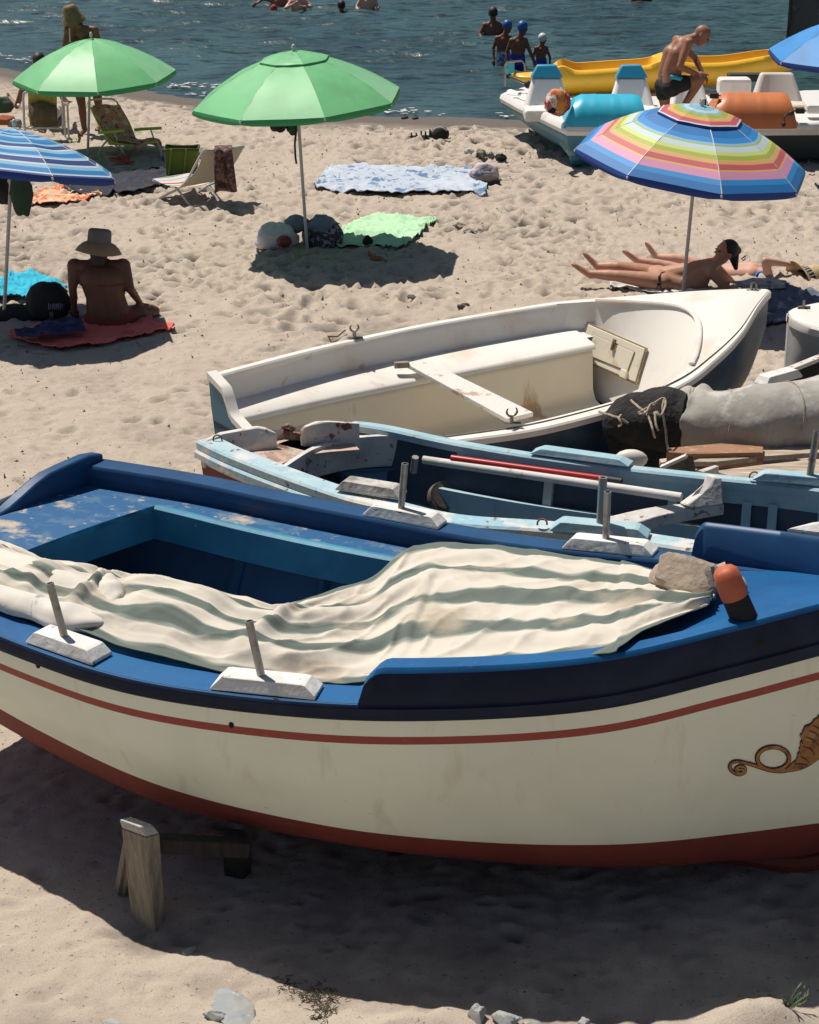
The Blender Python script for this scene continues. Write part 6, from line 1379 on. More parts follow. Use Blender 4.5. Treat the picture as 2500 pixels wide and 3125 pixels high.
# kayak: lofted hull with sculpted cockpit
ky = thing('kayak', 'yellow double sit on top kayak laid across the pedal boats', 'kayak', V(2000, 280, 25.2))
KY0, KY1 = V(1562, 232, 24.9), V(2487, 178, 25.6)
cl = []
kpx = [(1562, 232), (1640, 228), (1740, 218), (1850, 210), (1960, 202), (2080, 194), (2200, 192), (2320, 175), (2420, 166), (2487, 176)]
hw = [.02, .22, .38, .41, .38, .38, .37, .33, .20, .03]; dp = [.03, .18, .30, .32, .32, .31, .29, .26, .19, .04]; ze = [.03, .06, .06, .02, .0, .0, .02, .07, .11, .12]
NK = 90; km_ = M(); ins = M(); outer = []; inner = []
for i in range(NK):
    f = i / (NK - 1) * 9; yy = lerp(24.9, 25.6, f / 9); cp = cr([(p[0], p[1]) for p in kpx], f); c = V(cp.x, cp.y, yy); w = cr([(a, 0) for a in hw], f).x; d = cr([(a, 0) for a in dp], f).x
    rim = .05 * sm(.8, 2, f) * sm(9, 7.2, f) + .075 * math.exp(-((f - 1.75) / .28) ** 2) + .05 * math.exp(-((f - 4.6) / .35) ** 2)
    ax = Vector((.07, 1, 0)).normalized(); row = []
    for j in range(21):
        a = math.pi * (j / 20); row.append(c + ax * (-math.cos(a) * w) + Vector((0, 0, -math.sin(a) ** .75 * d + (.0))))
    cock = sm(1.55, 1.95, f) * sm(4.45, 4.2, f) + sm(4.85, 5.2, f) * sm(7.9, 7.4, f)
    dk_ = []
    for j in range(1, 16):
        s = 1 - 2 * j / 16; e = abs(s); prof = rim * sm(1.0, .86, e) + .035 * (1 - e * e) * (1 - cock) - cock * .17 * sm(.74, .55, e)
        dk_.append(c + ax * (s * w) + Vector((0, 0, prof)))
    km_.v += [tuple(p) for p in row + dk_]
n_ = 21 + 15
for i in range(NK - 1):
    for j in range(n_): km_.f.append((i * n_ + j, i * n_ + (j + 1) % n_, (i + 1) * n_ + (j + 1) % n_, (i + 1) * n_ + j)); km_.mi.append(0)
km_.f.append(tuple(range(n_))); km_.mi.append(0); km_.f.append(tuple((NK - 1) * n_ + j for j in range(n_ - 1, -1, -1))); km_.mi.append(0)
km_.build('hull', m_yel, ky, smooth=50)
# ================================================================ BREAKWATER at the top right
m_rock2 = mat('wet dark breakwater rock', (.13, .12, .11, 1), .9, [((.06, .055, .05, 1), 1.4, .42, .6), ((.36, .34, .31, 1), 5, .60, .70)], bump=(6, .9, .06), bump2=(25, .6, .01))
bw = M(); x0 = V(2392, 100, 31.0).x; rows = []
for i in range(60):
    y = lerp(31.0, 60, (i / 59) ** 1.5); row = []
    for j in range(40):
        f = j / 39
        if f < .45: u = f / .45; x = (x0 + .05) * y / 31.0 + .02 * (y - 31); z = lerp(-1.2, 3.4, u)
        else: u = (f - .45) / .55; x = (x0 + .05) * y / 31.0 + .02 * (y - 31) + u * 7; z = 3.4 + .1 * u
        n1 = .16 * mnoise.noise(Vector((y * .8, z * .9, x * .8))) + .08 * mnoise.noise(Vector((y * 2.6, z * 2.4, x * 2)))
        row.append(Vector((x + n1, y + (n1 if i else 0), z + n1 * .5)))
    rows.append(row)
bw.grid(rows)
front = []
for j in range(30):
    z = lerp(-1.2, 3.4, j / 29); front.append([Vector((x0 + .05 + u * 7 + .06 * mnoise.noise(Vector((u * 20, z, 1))), 31.0 + .14 * mnoise.noise(Vector((u * 12, z * 1.1, 4))) + .07 * mnoise.noise(Vector((u * 33, z * 3, 4))), z)) for u in [k / 40 for k in range(41)]])
bw.grid(front); tag(bw.build('breakwater', m_rock2, None, smooth=40), 'dark rough rock breakwater rising from the sea at the top right corner', 'breakwater')
# ================================================================ CHAIRS
m_alu = mat('painted chair tube', (.52, .53, .50, 1), .4, [((.36, .36, .33, 1), 25, .55, .7)]); m_lime = mat('lime green plastic', (.42, .55, .06, 1), .5)
def ctube(root, name, pts, r=.013, m_=None, n=8, smooth_=True): t = M(); t.tube(crn([Vector(p) for p in pts], len(pts) * 4) if smooth_ else pts, r, n); return t.build(name, m_ or m_alu, root)
def cloth_panel(root, name, rows_, m_, thick=.004, lab=None):
    t = M(); R_ = [crn([Vector(p) for p in r], 14) for r in rows_]; out = []
    for i in range(14): out.append(crn([r[i] for r in R_], 14))
    t.grid(out, uv=True); return t.build(name, m_, root, smooth=180, solid=thick, label=lab)
# striped deckchair (right)
g = lambda x, y, z=0: G(x, y, z)
Yn, Yf = g(580, 629).y, g(675, 615).y
c3 = thing('deck_chair', 'white framed folding chair with striped seat and a patterned towel over its back', 'chair', g(580, 625))
nf, nb, ff_, fb_ = g(486, 607), g(580, 628), g(600, 590), g(675, 614)
xn = V(541, 577, (nf.y + nb.y) / 2); tn = V(622, 457, Yn - .12); tfar = V(746, 445, Yf - .05); sn = V(467, 549, nf.y + .05); sfar = V(578, 531, ff_.y + .05); bn_ = V(548, 574, Yn + .0); xf = V(637, 566, (ff_.y + fb_.y) / 2)
ctube(c3, 'frame', [nf, nf.lerp(xn, .6), xn, V(572, 548, Yn - .03), V(598, 500, Yn - .08), tn]); ctube(c3, 'frame', [ff_, xf, V(668, 548, Yf), V(712, 490, Yf), tfar])
ctube(c3, 'leg', [nb, xn, V(525, 566, nf.y + .12), sn]); ctube(c3, 'leg', [fb_, xf, V(628, 556, ff_.y + .1), sfar])
ctube(c3, 'foot_bar', [nb, g(600, 630, .01), g(660, 621, .01), fb_], .011); ctube(c3, 'seat_bar', [sn, sfar], .012); ctube(c3, 'top_bar', [tn, V(650, 462, Yn), V(700, 452, Yf - .1), tfar], .013); ctube(c3, 'rear_bar', [nf, ff_], .011)
m_stripe3 = ramp_uv('striped chair cloth', [(0, (.62, .60, .55, 1)), (.18, (.30, .42, .42, 1)), (.22, (.62, .60, .55, 1)), (.36, (.55, .03, .06, 1)), (.43, (.62, .60, .55, 1)), (.55, (.04, .20, .05, 1)), (.62, (.62, .60, .55, 1)), (.74, (.60, .20, .03, 1)), (.81, (.62, .60, .55, 1))], axis=0, rough=.85, trans=.15)
sk1 = V(548, 572, Yn - .02); sk2 = V(655, 553, Yf - .02)
cloth_panel(c3, 'seat', [[sn + Vector((0, 0, .01)), sn.lerp(sfar, .5), sfar + Vector((0, 0, .01))], [sn.lerp(sk1, .5) - Vector((0, 0, .015)), (sn + sfar + sk1 + sk2) / 4 - Vector((0, 0, .04)), sfar.lerp(sk2, .5) - Vector((0, 0, .015))], [sk1, sk1.lerp(sk2, .5) - Vector((0, 0, .02)), sk2]], m_stripe3)
bk_ = cloth_panel(c3, 'backrest', [[sk1, sk1.lerp(sk2, .5), sk2], [sk1.lerp(tn, .5) + Vector((.05, .04, -.02)), (sk1 + sk2 + tn + tfar) / 4 + Vector((.06, .05, -.04)), sk2.lerp(tfar, .5) + Vector((.04, .03, -.02))], [tn, tn.lerp(tfar, .5) + Vector((.01, .01, -.015)), tfar]], mat('cream chair cloth', (.52, .48, .38, 1), .85, trans=.15))
m_pat = mat('brown patterned towel', (.075, .035, .032, 1), .9, [((.22, .12, .11, 1), 14, .50, .54), ((.03, .015, .015, 1), 22, .56, .60)])
tw_ = M(); rows = []
for i in range(16):
    f = i / 15; row = []
    for j in range(12):
        u = j / 11; px = lerp(652 + 4 * f, 708 + 16 * f, u); py = lerp(458, 590 - 22 * max(0, u - .4) - 8 * math.sin(u * 5), f); row.append(V(px, py, Yn - .16 - .03 * math.sin(u * 9 + f * 2) - .02 * f))
    rows.append(row)
back = [[V(lerp(655, 708, j / 11), 450 - 6 * (i == 1), Yn - .02 + .1 * i) for j in range(12)] for i in (2, 1, 0)]
tw_.grid(back + rows, uv=True); tag(tw_.build('towel', m_pat, None, smooth=180, solid=.006), 'brown swirling patterned towel hung over the back of the striped deckchair', 'towel')
# lounger with pink cloth (middle)
c2 = thing('sun_lounger', 'low folding lounger with lime green armrests under a pink patterned cloth', 'chair', g(370, 470))
Yc = g(375, 478).y; w_ = lambda x, y, dy=0: V(x, y, Yc + dy)
for nm, pts, r_, mm in (('frame', [w_(278, 330, .5), w_(300, 375, .35), w_(330, 425, .15), w_(345, 438, .0)], .013, m_lime), ('frame', [w_(360, 318, .75), w_(392, 372, .6), w_(415, 430, .4)], .013, m_lime), ('top_bar', [w_(268, 318, .5), w_(280, 305, .5), w_(340, 302, .7), w_(360, 315, .75)], .012, m_alu),
                    ('seat_frame', [w_(330, 432, 0), w_(400, 443, -.1), w_(478, 433, -.15)], .014, m_lime), ('leg', [w_(350, 415, .05), w_(365, 445, -.02), w_(383, 479, -.05)], .012, m_alu), ('leg', [w_(330, 425, .1), w_(310, 450, .1), w_(297, 476, .1)], .011, m_alu), ('leg', [w_(478, 432, -.1), w_(490, 455, -.1), w_(494, 478, -.1)], .012, m_alu),
                    ('armrest', [w_(300, 405, -.12), w_(330, 403, -.13), w_(378, 399, -.15)], .018, m_lime), ('armrest', [w_(410, 396, .35), w_(450, 393, .35), w_(493, 391, .33)], .018, m_lime), ('armrest_post', [w_(345, 402, -.13), w_(358, 425, -.1)], .010, m_alu), ('armrest_post', [w_(460, 394, .33), w_(470, 425, .1)], .010, m_alu), ('foot_bar', [w_(297, 476, .1), w_(350, 468, .2), w_(400, 460, .4)], .010, m_alu)):
    ctube(c2, nm, pts, r_, mm)
cloth_panel(c2, 'sling', [[w_(282, 322, .48), w_(320, 322, .6), w_(358, 322, .73)], [w_(312, 385, .3), w_(345, 388, .4), w_(385, 385, .55)], [w_(345, 432, .02), w_(380, 432, .1), w_(412, 428, .35)], [w_(410, 440, -.08), w_(440, 434, 0), w_(470, 430, .1)]], mat('lime sling', (.40, .50, .08, 1), .8))
m_pink = mat('pink patterned sarong', (.62, .26, .22, 1), .85, [((.72, .50, .36, 1), 10, .52, .58), ((.20, .06, .06, 1), 16, .55, .6)], trans=.1)
sr_ = M(); R_ = [[w_(276, 328, .40), w_(318, 320, .5), w_(366, 320, .6)], [w_(312, 380, .2), w_(345, 386, .28), w_(395, 385, .42)], [w_(345, 425, -.06), w_(380, 428, .0), w_(418, 425, .22)], [w_(400, 432, -.18), w_(440, 428, -.08), w_(482, 422, -.05)], [w_(420, 455, -.22), w_(455, 442, -.12), w_(498, 462, -.1)]]
RR = [crn([Vector(p) for p in r], 24) for r in R_]; out = []
for i in range(24):
    col = crn([r[i] for r in RR], 30); out.append([p + Vector((0, .015 * mnoise.noise(p * 9), .02 * mnoise.noise(p * 7))) for p in col])
sr_.grid(out, uv=True); tag(sr_.build('sarong', m_pink, None, smooth=180, solid=.005), 'pink patterned cloth draped over the lime green lounger', 'cloth')
# yellow backed chair (left)
c1 = thing('beach_chair', 'grey framed beach chair with yellow and olive back seen from behind', 'chair', g(130, 440))
Ya = g(130, 425).y; w_ = lambda x, y, dy=0: V(x, y, Ya + dy)
ctube(c1, 'frame', [w_(75, 388), w_(73, 340), w_(72, 292), w_(84, 281), w_(130, 279), w_(175, 281), w_(188, 292), w_(192, 340), w_(192, 384), w_(180, 391), w_(130, 389), w_(82, 392), w_(75, 388)], .015)
for a, b in (((195, 320), (200, 428)), ((206, 322), (211, 432)), ((75, 385), (80, 430))): ctube(c1, 'leg', [w_(a[0], a[1], .1), w_(b[0], b[1], .1)], .013, smooth_=False)
ctube(c1, 'armrest', [w_(198, 319, -.1), w_(204, 318, .1), w_(208, 319, .35)], .02, m_gelw); ctube(c1, 'armrest', [w_(60, 322, -.1), w_(56, 320, .35)], .018, m_gelw)
m_yb = mat('yellow print cloth', (.40, .33, .08, 1), .85, [((.26, .22, .08, 1), 18, .5, .6)], trans=.12); m_ol = mat('olive cloth', (.105, .085, .05, 1), .9, [((.14, .11, .07, 1), 18, .5, .6)])
bp2 = cloth_panel(c1, 'backrest', [[w_(86, 284), w_(130, 283), w_(174, 284)], [w_(87, 335, .02), w_(130, 337, .05), w_(174, 335, .02)], [w_(92, 385, .02), w_(130, 388, .04), w_(176, 385, .02)]], m_yb)
t = M(); up_ = [w_(x, y, -.015) for x, y in ((88, 318), (105, 315), (118, 308), (132, 311), (150, 318), (174, 324))]; dn_ = [w_(x, y, -.015) for x, y in ((94, 352), (100, 384), (118, 387), (135, 388), (155, 387), (176, 384))]; t.grid([crn(up_, 14), crn(dn_, 14)]); t.build('lower_cloth', m_ol, bp2, solid=.003)
# ================================================================ TOWELS AND CLOTHS ON THE SAND
def cloth(name, pairs, z, amp, m_, label, ns=70, nv=34, seed=0, edge=.012, freq=3.2, grp=None, ruffle=.03):
    pr_ = [(G(a, b, z), G(c, d, z)) for a, b, c, d in pairs]; span = (pr_[-1][0] - pr_[0][0]).length
    def f(s, w, p):
        n1 = mnoise.noise(Vector((p.x * freq * .55 + seed, p.y * freq * 1.7 + p.x * .8, seed))); n2 = mnoise.noise(Vector((p.x * freq * 3, p.y * freq * 3, seed + 5)))
        gz = sand_z(p.x, p.y); e = (sm(.82, 1, w)) * ruffle * .5 * math.sin(s * 21 + 11 * mnoise.noise(Vector((s * 6, seed, 0))))
        off = Vector((.3 * edge * n2, edge * 1.5 * mnoise.noise(Vector((s * 9, seed, w * 2))), 0)) if (w < .04 or w > .96 or s < .03 or s > .97) else Vector((0, 0, 0))
        return off + Vector((0, 0, max(gz, -.02) * .7 + amp * .7 * max(0, 1 - 3.2 * abs(n1)) ** 1.5 + amp * .16 * n2 + max(0, e)))
    m = M(); m.grid(sheet(pr_, ns, nv, f), uv=True); o = m.build(name, m_, None, smooth=180, solid=.006); tag(o, label, 'towel', grp); return o
m_tw1 = mat('white and blue printed towel', (.42, .47, .54, 1), .95, [((.10, .19, .32, 1), 9, .54, .57, (1, 1, 1)), ((.30, .38, .48, 1), 22, .60, .64), ((.46, .51, .58, 1), 2, .5, .6)], bump=(90, .4, .003))
cloth('towel', [(1000, 510, 958, 572), (1040, 502, 1005, 585), (1110, 499, 1080, 588), (1200, 503, 1180, 592), (1300, 507, 1290, 588), (1400, 510, 1390, 592), (1460, 512, 1475, 594), (1500, 530, 1478, 588)], .035, .022, m_tw1, 'long white towel with a blue leaf print spread beyond the white dinghy', ruffle=.05)
m_mint = mat('mint green towel', (.40, .64, .40, 1), .95, [((.48, .70, .48, 1), 3, .5, .65), ((.30, .54, .32, 1), 8, .58, .7)], bump=(90, .4, .003))
cloth('towel', [(1030, 712, 1028, 752), (1065, 688, 1090, 752), (1110, 665, 1150, 752), (1180, 650, 1215, 756), (1230, 662, 1250, 740), (1290, 670, 1280, 712), (1332, 668, 1310, 684), (1338, 673, 1336, 678)], .03, .035, m_mint, 'rumpled mint green towel right of the bags under the vented umbrella', freq=4)
m_cyt = mat('turquoise towel', (.03, .42, .58, 1), .95, [((.02, .22, .34, 1), 5, .57, .63)], bump=(90, .4, .003))
cloth('towel', [(-60, 852, -60, 910), (0, 850, 0, 908), (50, 838, 45, 905), (110, 833, 90, 905), (150, 850, 130, 895), (205, 872, 195, 885)], .035, .05, m_cyt, 'bright turquoise towel crumpled behind the dark bag at the left edge', freq=4)
m_rdt = mat('coral red towel', (.78, .17, .13, 1), .95, [((.66, .12, .09, 1), 4, .5, .65)], bump=(90, .4, .003))
cloth('towel', [(25, 1012, 30, 1022), (90, 1000, 90, 1045), (200, 985, 170, 1064), (300, 975, 240, 1055), (380, 955, 330, 1046), (440, 955, 400, 1030), (490, 985, 470, 1016), (534, 992, 530, 1004)], .03, .03, m_rdt, 'coral red towel under the seated person in the hat', ruffle=.03)
m_navyc = mat('navy cloth', (.03, .035, .10, 1), .95, [((.06, .07, .16, 1), 12, .5, .62)], bump=(60, .4, .004))
cloth('shirt', [(45, 1012, 50, 1030), (110, 998, 110, 1026), (180, 985, 180, 1022), (245, 978, 262, 1010)], .10, .06, m_navyc, 'navy garment crumpled on the red towel left of the seated person', ns=40, nv=20, freq=6, ruffle=0)
m_ort = mat('orange patterned towel', (.66, .42, .26, 1), .95, [((.62, .14, .04, 1), 6, .50, .55), ((.68, .60, .48, 1), 11, .56, .62)], bump=(90, .4, .003))
cloth('towel', [(40, 605, 38, 620), (100, 590, 90, 625), (170, 575, 150, 626), (230, 580, 220, 618), (290, 585, 285, 600), (312, 590, 310, 596)], .03, .03, m_ort, 'orange and cream patterned towel lying beyond the blue striped umbrella')
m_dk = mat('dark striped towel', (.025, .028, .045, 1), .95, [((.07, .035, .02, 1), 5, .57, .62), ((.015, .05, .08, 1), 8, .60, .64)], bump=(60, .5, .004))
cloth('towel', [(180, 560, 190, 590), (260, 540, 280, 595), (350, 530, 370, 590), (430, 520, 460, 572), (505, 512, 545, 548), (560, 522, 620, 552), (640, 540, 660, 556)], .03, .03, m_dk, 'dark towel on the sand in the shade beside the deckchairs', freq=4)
cloth('towel', [(1860, 868, 1862, 880), (1900, 864, 1900, 884), (1950, 872, 1960, 892), (2010, 880, 2020, 900), (2080, 884, 2100, 905), (2200, 880, 2210, 905), (2240, 880, 2250, 900)], .02, .03, m_whitecl, 'white towel under the person in the black bikini', ns=40, nv=16, freq=5)
m_lace = mat('white and grey mat', (.45, .45, .46, 1), .95, [((.20, .22, .26, 1), 10, .5, .58), ((.62, .60, .58, 1), 14, .58, .64)], bump=(60, .6, .006))
cloth('blanket', [(2262, 872, 2270, 985), (2310, 868, 2330, 990), (2380, 880, 2400, 985), (2450, 895, 2470, 975), (2560, 900, 2570, 960)], .03, .05, mat('grey blue blanket', (.14, .17, .22, 1), .95, [((.36, .37, .40, 1), 9, .55, .63), ((.07, .08, .12, 1), 5, .55, .62)], bump=(60, .6, .005)), 'grey blue blanket bunched between the dinghy bow and the person in the blue bikini', freq=5)
blob('towel', V(2325, 868, G(2320, 890).y - .1), (.24, .10, .05), 4, m_lace, 'white lace edged cloth crumpled beside the dinghy bow', 'towel', amp=.4, sc=3)
# ================================================================ BAGS, SHOES AND SMALL THINGS
YB = U(940, 758).y
blob('bag', V(845, 728, YB + .0), (.21, .15, .15), 5, mat('translucent white plastic bag', (.62, .64, .66, 1), .35, [((.58, .58, .58, 1), 3, .55, .65)], trans=.15, bump=(12, .5, .01)), 'pale plastic carrier bag left of the pole of the vented green umbrella', 'bag', amp=.2, k2=.14)
blob('ball', V(868, 737, YB - .17), (.075, .05, .06), 3, mat('dark red ball', (.18, .03, .02, 1), .5), 'dark red round thing showing in the mouth of the plastic bag', 'ball', amp=.05, squash=1)
blob('bag', V(985, 722, YB + .10), (.20, .14, .20), 7, mat('black and violet printed bag', (.05, .045, .055, 1), .85, [((.30, .28, .38, 1), 17, .52, .55), ((.10, .05, .05, 1), 12, .60, .64)], bump=(30, .4, .006)), 'dark printed beach bag standing behind the pole of the vented green umbrella', 'bag', amp=.12)
blob('cloth', V(905, 682, YB + .12), (.12, .10, .09), 2, mat('slate towelling', (.17, .19, .24, 1), .95, bump=(90, .5, .004)), 'slate grey towel roll on the left of the printed bag', 'towel', amp=.25, squash=1)
blob('cloth', V(982, 685, YB + .05), (.13, .10, .10), 6, mat('blue grey towelling', (.15, .20, .28, 1), .95, [((.10, .22, .28, 1), 2, .5, .56)], bump=(90, .5, .004)), 'blue grey towel spilling over the right of the printed bag', 'towel', amp=.25, squash=1)
blob('toy', G(1122, 742, .05), (.05, .04, .08), 2, m_blk, 'small dark pointed toy at the edge of the mint green towel', 'toy', amp=.3)
tc = mat('yellow brown toy plastic', (.30, .15, .03, 1), .6)
t = M(); c = G(1150, 790, .03); t.ell(c, .07, .04, .035, 12, 8); t.ell(c + Vector((-.07, 0, .05)), .025, .02, .03, 8, 6); t.tube([c + Vector((-.03, 0, 0)), c + Vector((-.07, 0, .05))], .02, 8); t.tube([c + Vector((.04, -.01, 0)), c + Vector((.10, -.03, -.02))], .018, 8); tag(t.build('toy', tc, None, remesh=.008), 'yellow brown plastic toy in the umbrella shadow', 'toy')
# backpack beside the seated person, with pale printed characters
YG = U(120, 975).y
bpk = blob('backpack', V(150, 925, YG + .05), (.20, .16, .19), 3, m_blk, 'black rucksack with worn white lettering beside the seated person', 'bag', amp=.12)
bvp = BVHTree.FromPolygons([tuple(bpk.matrix_basis @ v_.co) for v_ in bpk.data.vertices], [tuple(p.vertices) for p in bpk.data.polygons])
lt_ = M()
def glyph(strokes, ox, oy, w, h):
    for a, b in strokes:
        P = []
        for k in range(5):
            f = k / 4; P.append(onto(bvp, ox + (a[0] + (b[0] - a[0]) * f) * w, oy + (a[1] + (b[1] - a[1]) * f) * h, .004))
        if None not in P: lt_.tube(P, .0055, 5, flat=.5)
D_ = [((0, 0), (0, 1)), ((0, 0), (.7, .2)), ((.7, .2), (.7, .8)), ((.7, .8), (0, 1))]; A_ = [((0, 1), (.4, 0)), ((.4, 0), (.8, 1)), ((.2, .6), (.6, .6))]; M_ = [((0, 1), (0, 0)), ((0, 0), (.4, .6)), ((.4, .6), (.8, 0)), ((.8, 0), (.8, 1))]; P_l = [((0, 1), (0, 0)), ((0, 0), (.7, .1)), ((.7, .1), (.7, .5)), ((.7, .5), (0, .55))]
I_ = [((.2, 0), (.2, 1))]; N_g = [((0, 1), (0, 0)), ((0, 0), (.7, 1)), ((.7, 1), (.7, 0))]
for gl, ox in ((D_, 149), (A_, 160), (M_, 171), (P_l, 184)): glyph(gl, ox, 926, 9, 18)
for gl, ox in ((M_, 154), (I_, 166), (N_g, 173), (I_, 185)): glyph(gl, ox, 951, 9, 20)
lt_.build('lettering', mat('worn white print', (.20, .21, .27, 1), .8), bpk)
blob('bag', V(70, 965, YG + .1), (.27, .14, .11), 8, m_blk, 'low black bag slumped left of the rucksack under the striped umbrella', 'bag', amp=.2)
blob('cap', V(118, 897, YG + .15), (.04, .03, .04), 2, m_grey, 'small grey thing on top of the black rucksack', 'cap', amp=.1, squash=1)
# green cool bag
m_olg = mat('olive green bag', (.12, .17, .02, 1), .8, [((.17, .15, .03, 1), 5, .5, .65)], bump=(40, .4, .004)); cb_ = thing('cool_bag', 'olive green tote bag standing behind the striped deckchair', 'bag', g(555, 542))
Yq = g(555, 545).y; secs = []
m_ = M()
for f in [k / 8 for k in range(9)]:
    w = lerp(.17, .195, f); d = lerp(.10, .13, f); c = V(555, 542 - 92 * f, Yq + .1); secs.append([c + Vector((math.copysign(abs(math.cos(a)) ** .4, math.cos(a)) * w, math.copysign(abs(math.sin(a)) ** .4, math.sin(a)) * d, .008 * math.sin(a * 3))) for a in np.linspace(0, 2 * math.pi, 28, endpoint=False)])
m_.grid(secs, close_v=True); m_.build('bag_body', m_olg, cb_, smooth=40, solid=.006)
m_ = M(); m_.tube(secs[-1] + [secs[-1][0]], .012, 6); m_.build('rim', mat('dark olive trim', (.05, .07, .01, 1), .8), cb_)
for px in (525, 570): ctube(cb_, 'handle', [V(px - 8, 535, Yq - .01), V(px - 6, 500, Yq - .035), V(px - 2, 455, Yq - .04)], .012, mat('olive webbing', (.18, .24, .04, 1), .8) if px == 525 else bpy.data.materials['olive webbing'])
# footwear
def flipflop(p, ang, m_, label, k=1.0):
    R_ = Matrix.Rotation(ang, 3, 'Z'); s_ = M(); pts = []
    for a in np.linspace(0, 2 * math.pi, 22, endpoint=False):
        x = .13 * math.cos(a); y = .045 * math.sin(a) * (1 - .18 * math.cos(a + .4)) * (1 - .25 * math.exp(-((x + .01) / .04) ** 2)); pts.append(p + R_ @ Vector((x, y, 0)) * k)
    s_.prism(pts, (0, 0, .018)); st = thing('sandal', label, 'sandal', p); s_.build('sole', m_, st, smooth=0, bevel=.004)
    for sg in (-1, 1): t = M(); t.tube([p + R_ @ Vector((.07, 0, .02)) * k, p + R_ @ Vector((.03, sg * .025, .045)) * k, p + R_ @ Vector((-.02, sg * .042, .018)) * k], .006, 6); t.build('strap', m_, st)
m_rdf = mat('red rubber', (.48, .04, .04, 1), .6)
flipflop(gp(365, 492, .01), .15, m_rdf, 'red rubber sandal nearest the lime lounger, the upper of two'); flipflop(gp(378, 502, .015), -.1, m_rdf, 'red rubber sandal below its pair in front of the lime lounger')
flipflop(gp(1236, 345, .01), 1.2, mat('maroon rubber', (.06, .02, .025, 1), .6), 'maroon sandal left of its pair by the waterline', .8); flipflop(gp(1268, 346, .01), 1.3, bpy.data.materials['maroon rubber'], 'maroon sandal right of its pair by the waterline', .8)
flipflop(gp(622, 362, .03), .2, m_gelw, 'white sandal tip under the left rim of the vented green umbrella', .7)
def strapshoe(px, py, w, h, label, seed):
    c = gp(px, py, .02); st = thing('sandal', label, 'sandal', c, 'dark strapped sandals')
    s_ = M(); s_.ell(c, w, w * .42, .018, 14, 6); s_.build('sole', m_blk, st)
    for k in range(3):
        x = (-.6 + .55 * k) * w; t = M(); t.tube([c + Vector((x, w * .38 * math.cos(a), h * math.sin(a) * (.7 + .3 * (k == 2)))) for a in np.linspace(0, math.pi, 9)], .011, 6, flat=.6); t.build('strap', m_blk, st)
strapshoe(1272, 426, .11, .07, 'dark strapped sandal lying open left of the black cap on the sand', 1); strapshoe(1300, 424, .10, .09, 'dark strapped sandal touching the black cap on the sand', 2)
cp_ = blob('cap', gp(1342, 424, .04), (.12, .085, .10), 4, m_blk, 'black cap lying on the sand beside the strapped sandals', 'cap', amp=.10); m_ = M(); c = gp(1342, 424, .04); m_.tube([c + Vector((.10 * math.cos(a), -.07, .02 + .085 * math.sin(a))) for a in np.linspace(.5, 2.8, 12)], .008, 6); m_.build('white_piping', m_whitecl, cp_)
for (px, py, r, sd, lb, mm) in ((1432, 470, (.06, .04, .035), 3, 'small grey cloth bundle above the end of the printed towel, leftmost', m_lace), (1468, 486, (.065, .05, .06), 5, 'camouflage pouch above the end of the printed towel', mat('camouflage cloth', (.10, .11, .08, 1), .9, [((.28, .28, .22, 1), 18, .5, .55), ((.03, .03, .02, 1), 14, .58, .6)])), (1495, 482, (.05, .05, .055), 7, 'dark shoe standing beside the camouflage pouch', m_grey), (1528, 492, (.07, .05, .055), 9, 'black shoe rightmost of the things by the printed towel', m_blk)):
    blob('pouch' if 'pouch' in lb else ('shoe' if 'shoe' in lb else 'cloth'), gp(px, py, r[2] * .5), r, sd, mm, lb, 'pouch' if 'pouch' in lb else ('shoe' if 'shoe' in lb else 'cloth'), amp=.3)
m_flo = mat('pale pink flowered cloth', (.52, .44, .45, 1), .9, [((.16, .17, .22, 1), 9, .56, .60), ((.42, .22, .24, 1), 12, .58, .63)], bump=(20, .6, .01))
blob('bag', gp(1478, 548, .07), (.17, .12, .12), 6, m_flo, 'pale pink flowered bag on the right end of the printed towel', 'bag', amp=.22)
blob('bag', gp(1485, 562, .04), (.15, .09, .07), 8, mat('dark brown bag lining', (.03, .022, .016, 1), .9), 'dark open mouth of a bag below the pink flowered one', 'bag', amp=.2)
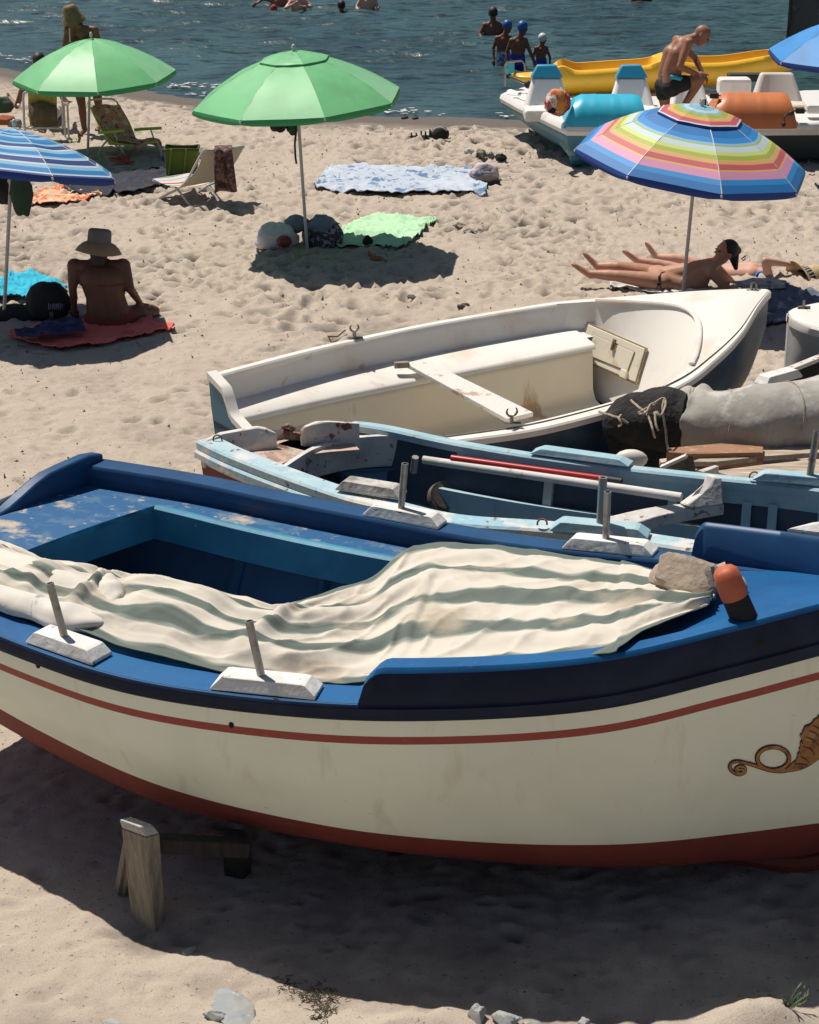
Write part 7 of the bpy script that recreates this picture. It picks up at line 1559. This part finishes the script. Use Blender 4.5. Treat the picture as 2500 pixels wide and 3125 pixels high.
blob('bowl', gp(500, 492, .02), (.03, .03, .03), 1, mat('blue plastic', (.02, .14, .38, 1), .5), 'tiny blue plastic pot left of the olive tote bag', 'pot', amp=.05)
# torn driftwood scraps on the sand right of the mint towel
for k, (px, py, a, L_) in enumerate(((1398, 692, .2, .16), (1432, 708, -.6, .14), (1460, 706, .1, .12))):
    t = M(); p = gp(px, py, .02); d = Vector((math.cos(a), math.sin(a), .1)); t.tube([p - d * L_ / 2, p + Vector((0, 0, .03)), p + d * L_ / 2], [.015, .03, .012], 7, flat=.5)
    tag(t.build('driftwood', mat('bleached driftwood', (.36, .33, .28, 1), .9, [((.16, .14, .12, 1), 20, .5, .62)], bump=(40, .7, .006)) if k == 0 else bpy.data.materials['bleached driftwood']), ('pale driftwood scrap nearest the mint green towel', 'driftwood scrap standing in the middle of the three on the sand', 'dark driftwood scrap rightmost of the three on the sand')[k], 'driftwood', 'driftwood scraps')
for k, (px, py) in enumerate(((1255, 915), (1260, 922), (1405, 945), (1420, 938))):
    p = gp(px, py, .005); rock('pebble', p, (.04, .025, .022), 20 + k, m_rock2, ('dark pebble in the sand above the middle of the dinghy, upper left', 'dark pebble touching the upper left one above the dinghy', 'dark pebble lower of the right hand pair above the dinghy', 'dark pebble upper of the right hand pair above the dinghy')[k], 'pebble', 'dark pebbles above the dinghy')
# heap of clothes and a towel at the far left edge
blob('towel', V(5, 325, g(60, 400).y), (.16, .12, .13), 3, mat('dark green towel', (.05, .09, .06, 1), .95, [((.16, .26, .2, 1), 4, .56, .6)]), 'dark green towel heap at the left edge beside the yellow backed chair', 'towel', amp=.25)
blob('towel', V(18, 370, g(60, 410).y), (.13, .10, .07), 5, mat('orange brown towel', (.30, .09, .04, 1), .95), 'orange brown towel heap at the left edge above the striped umbrella', 'towel', amp=.3)
blob('bag', V(45, 378, g(60, 412).y), (.09, .06, .07), 8, mat('grey mesh bag', (.20, .20, .22, 1), .9), 'small grey bag at the left edge above the striped umbrella', 'bag', amp=.3)
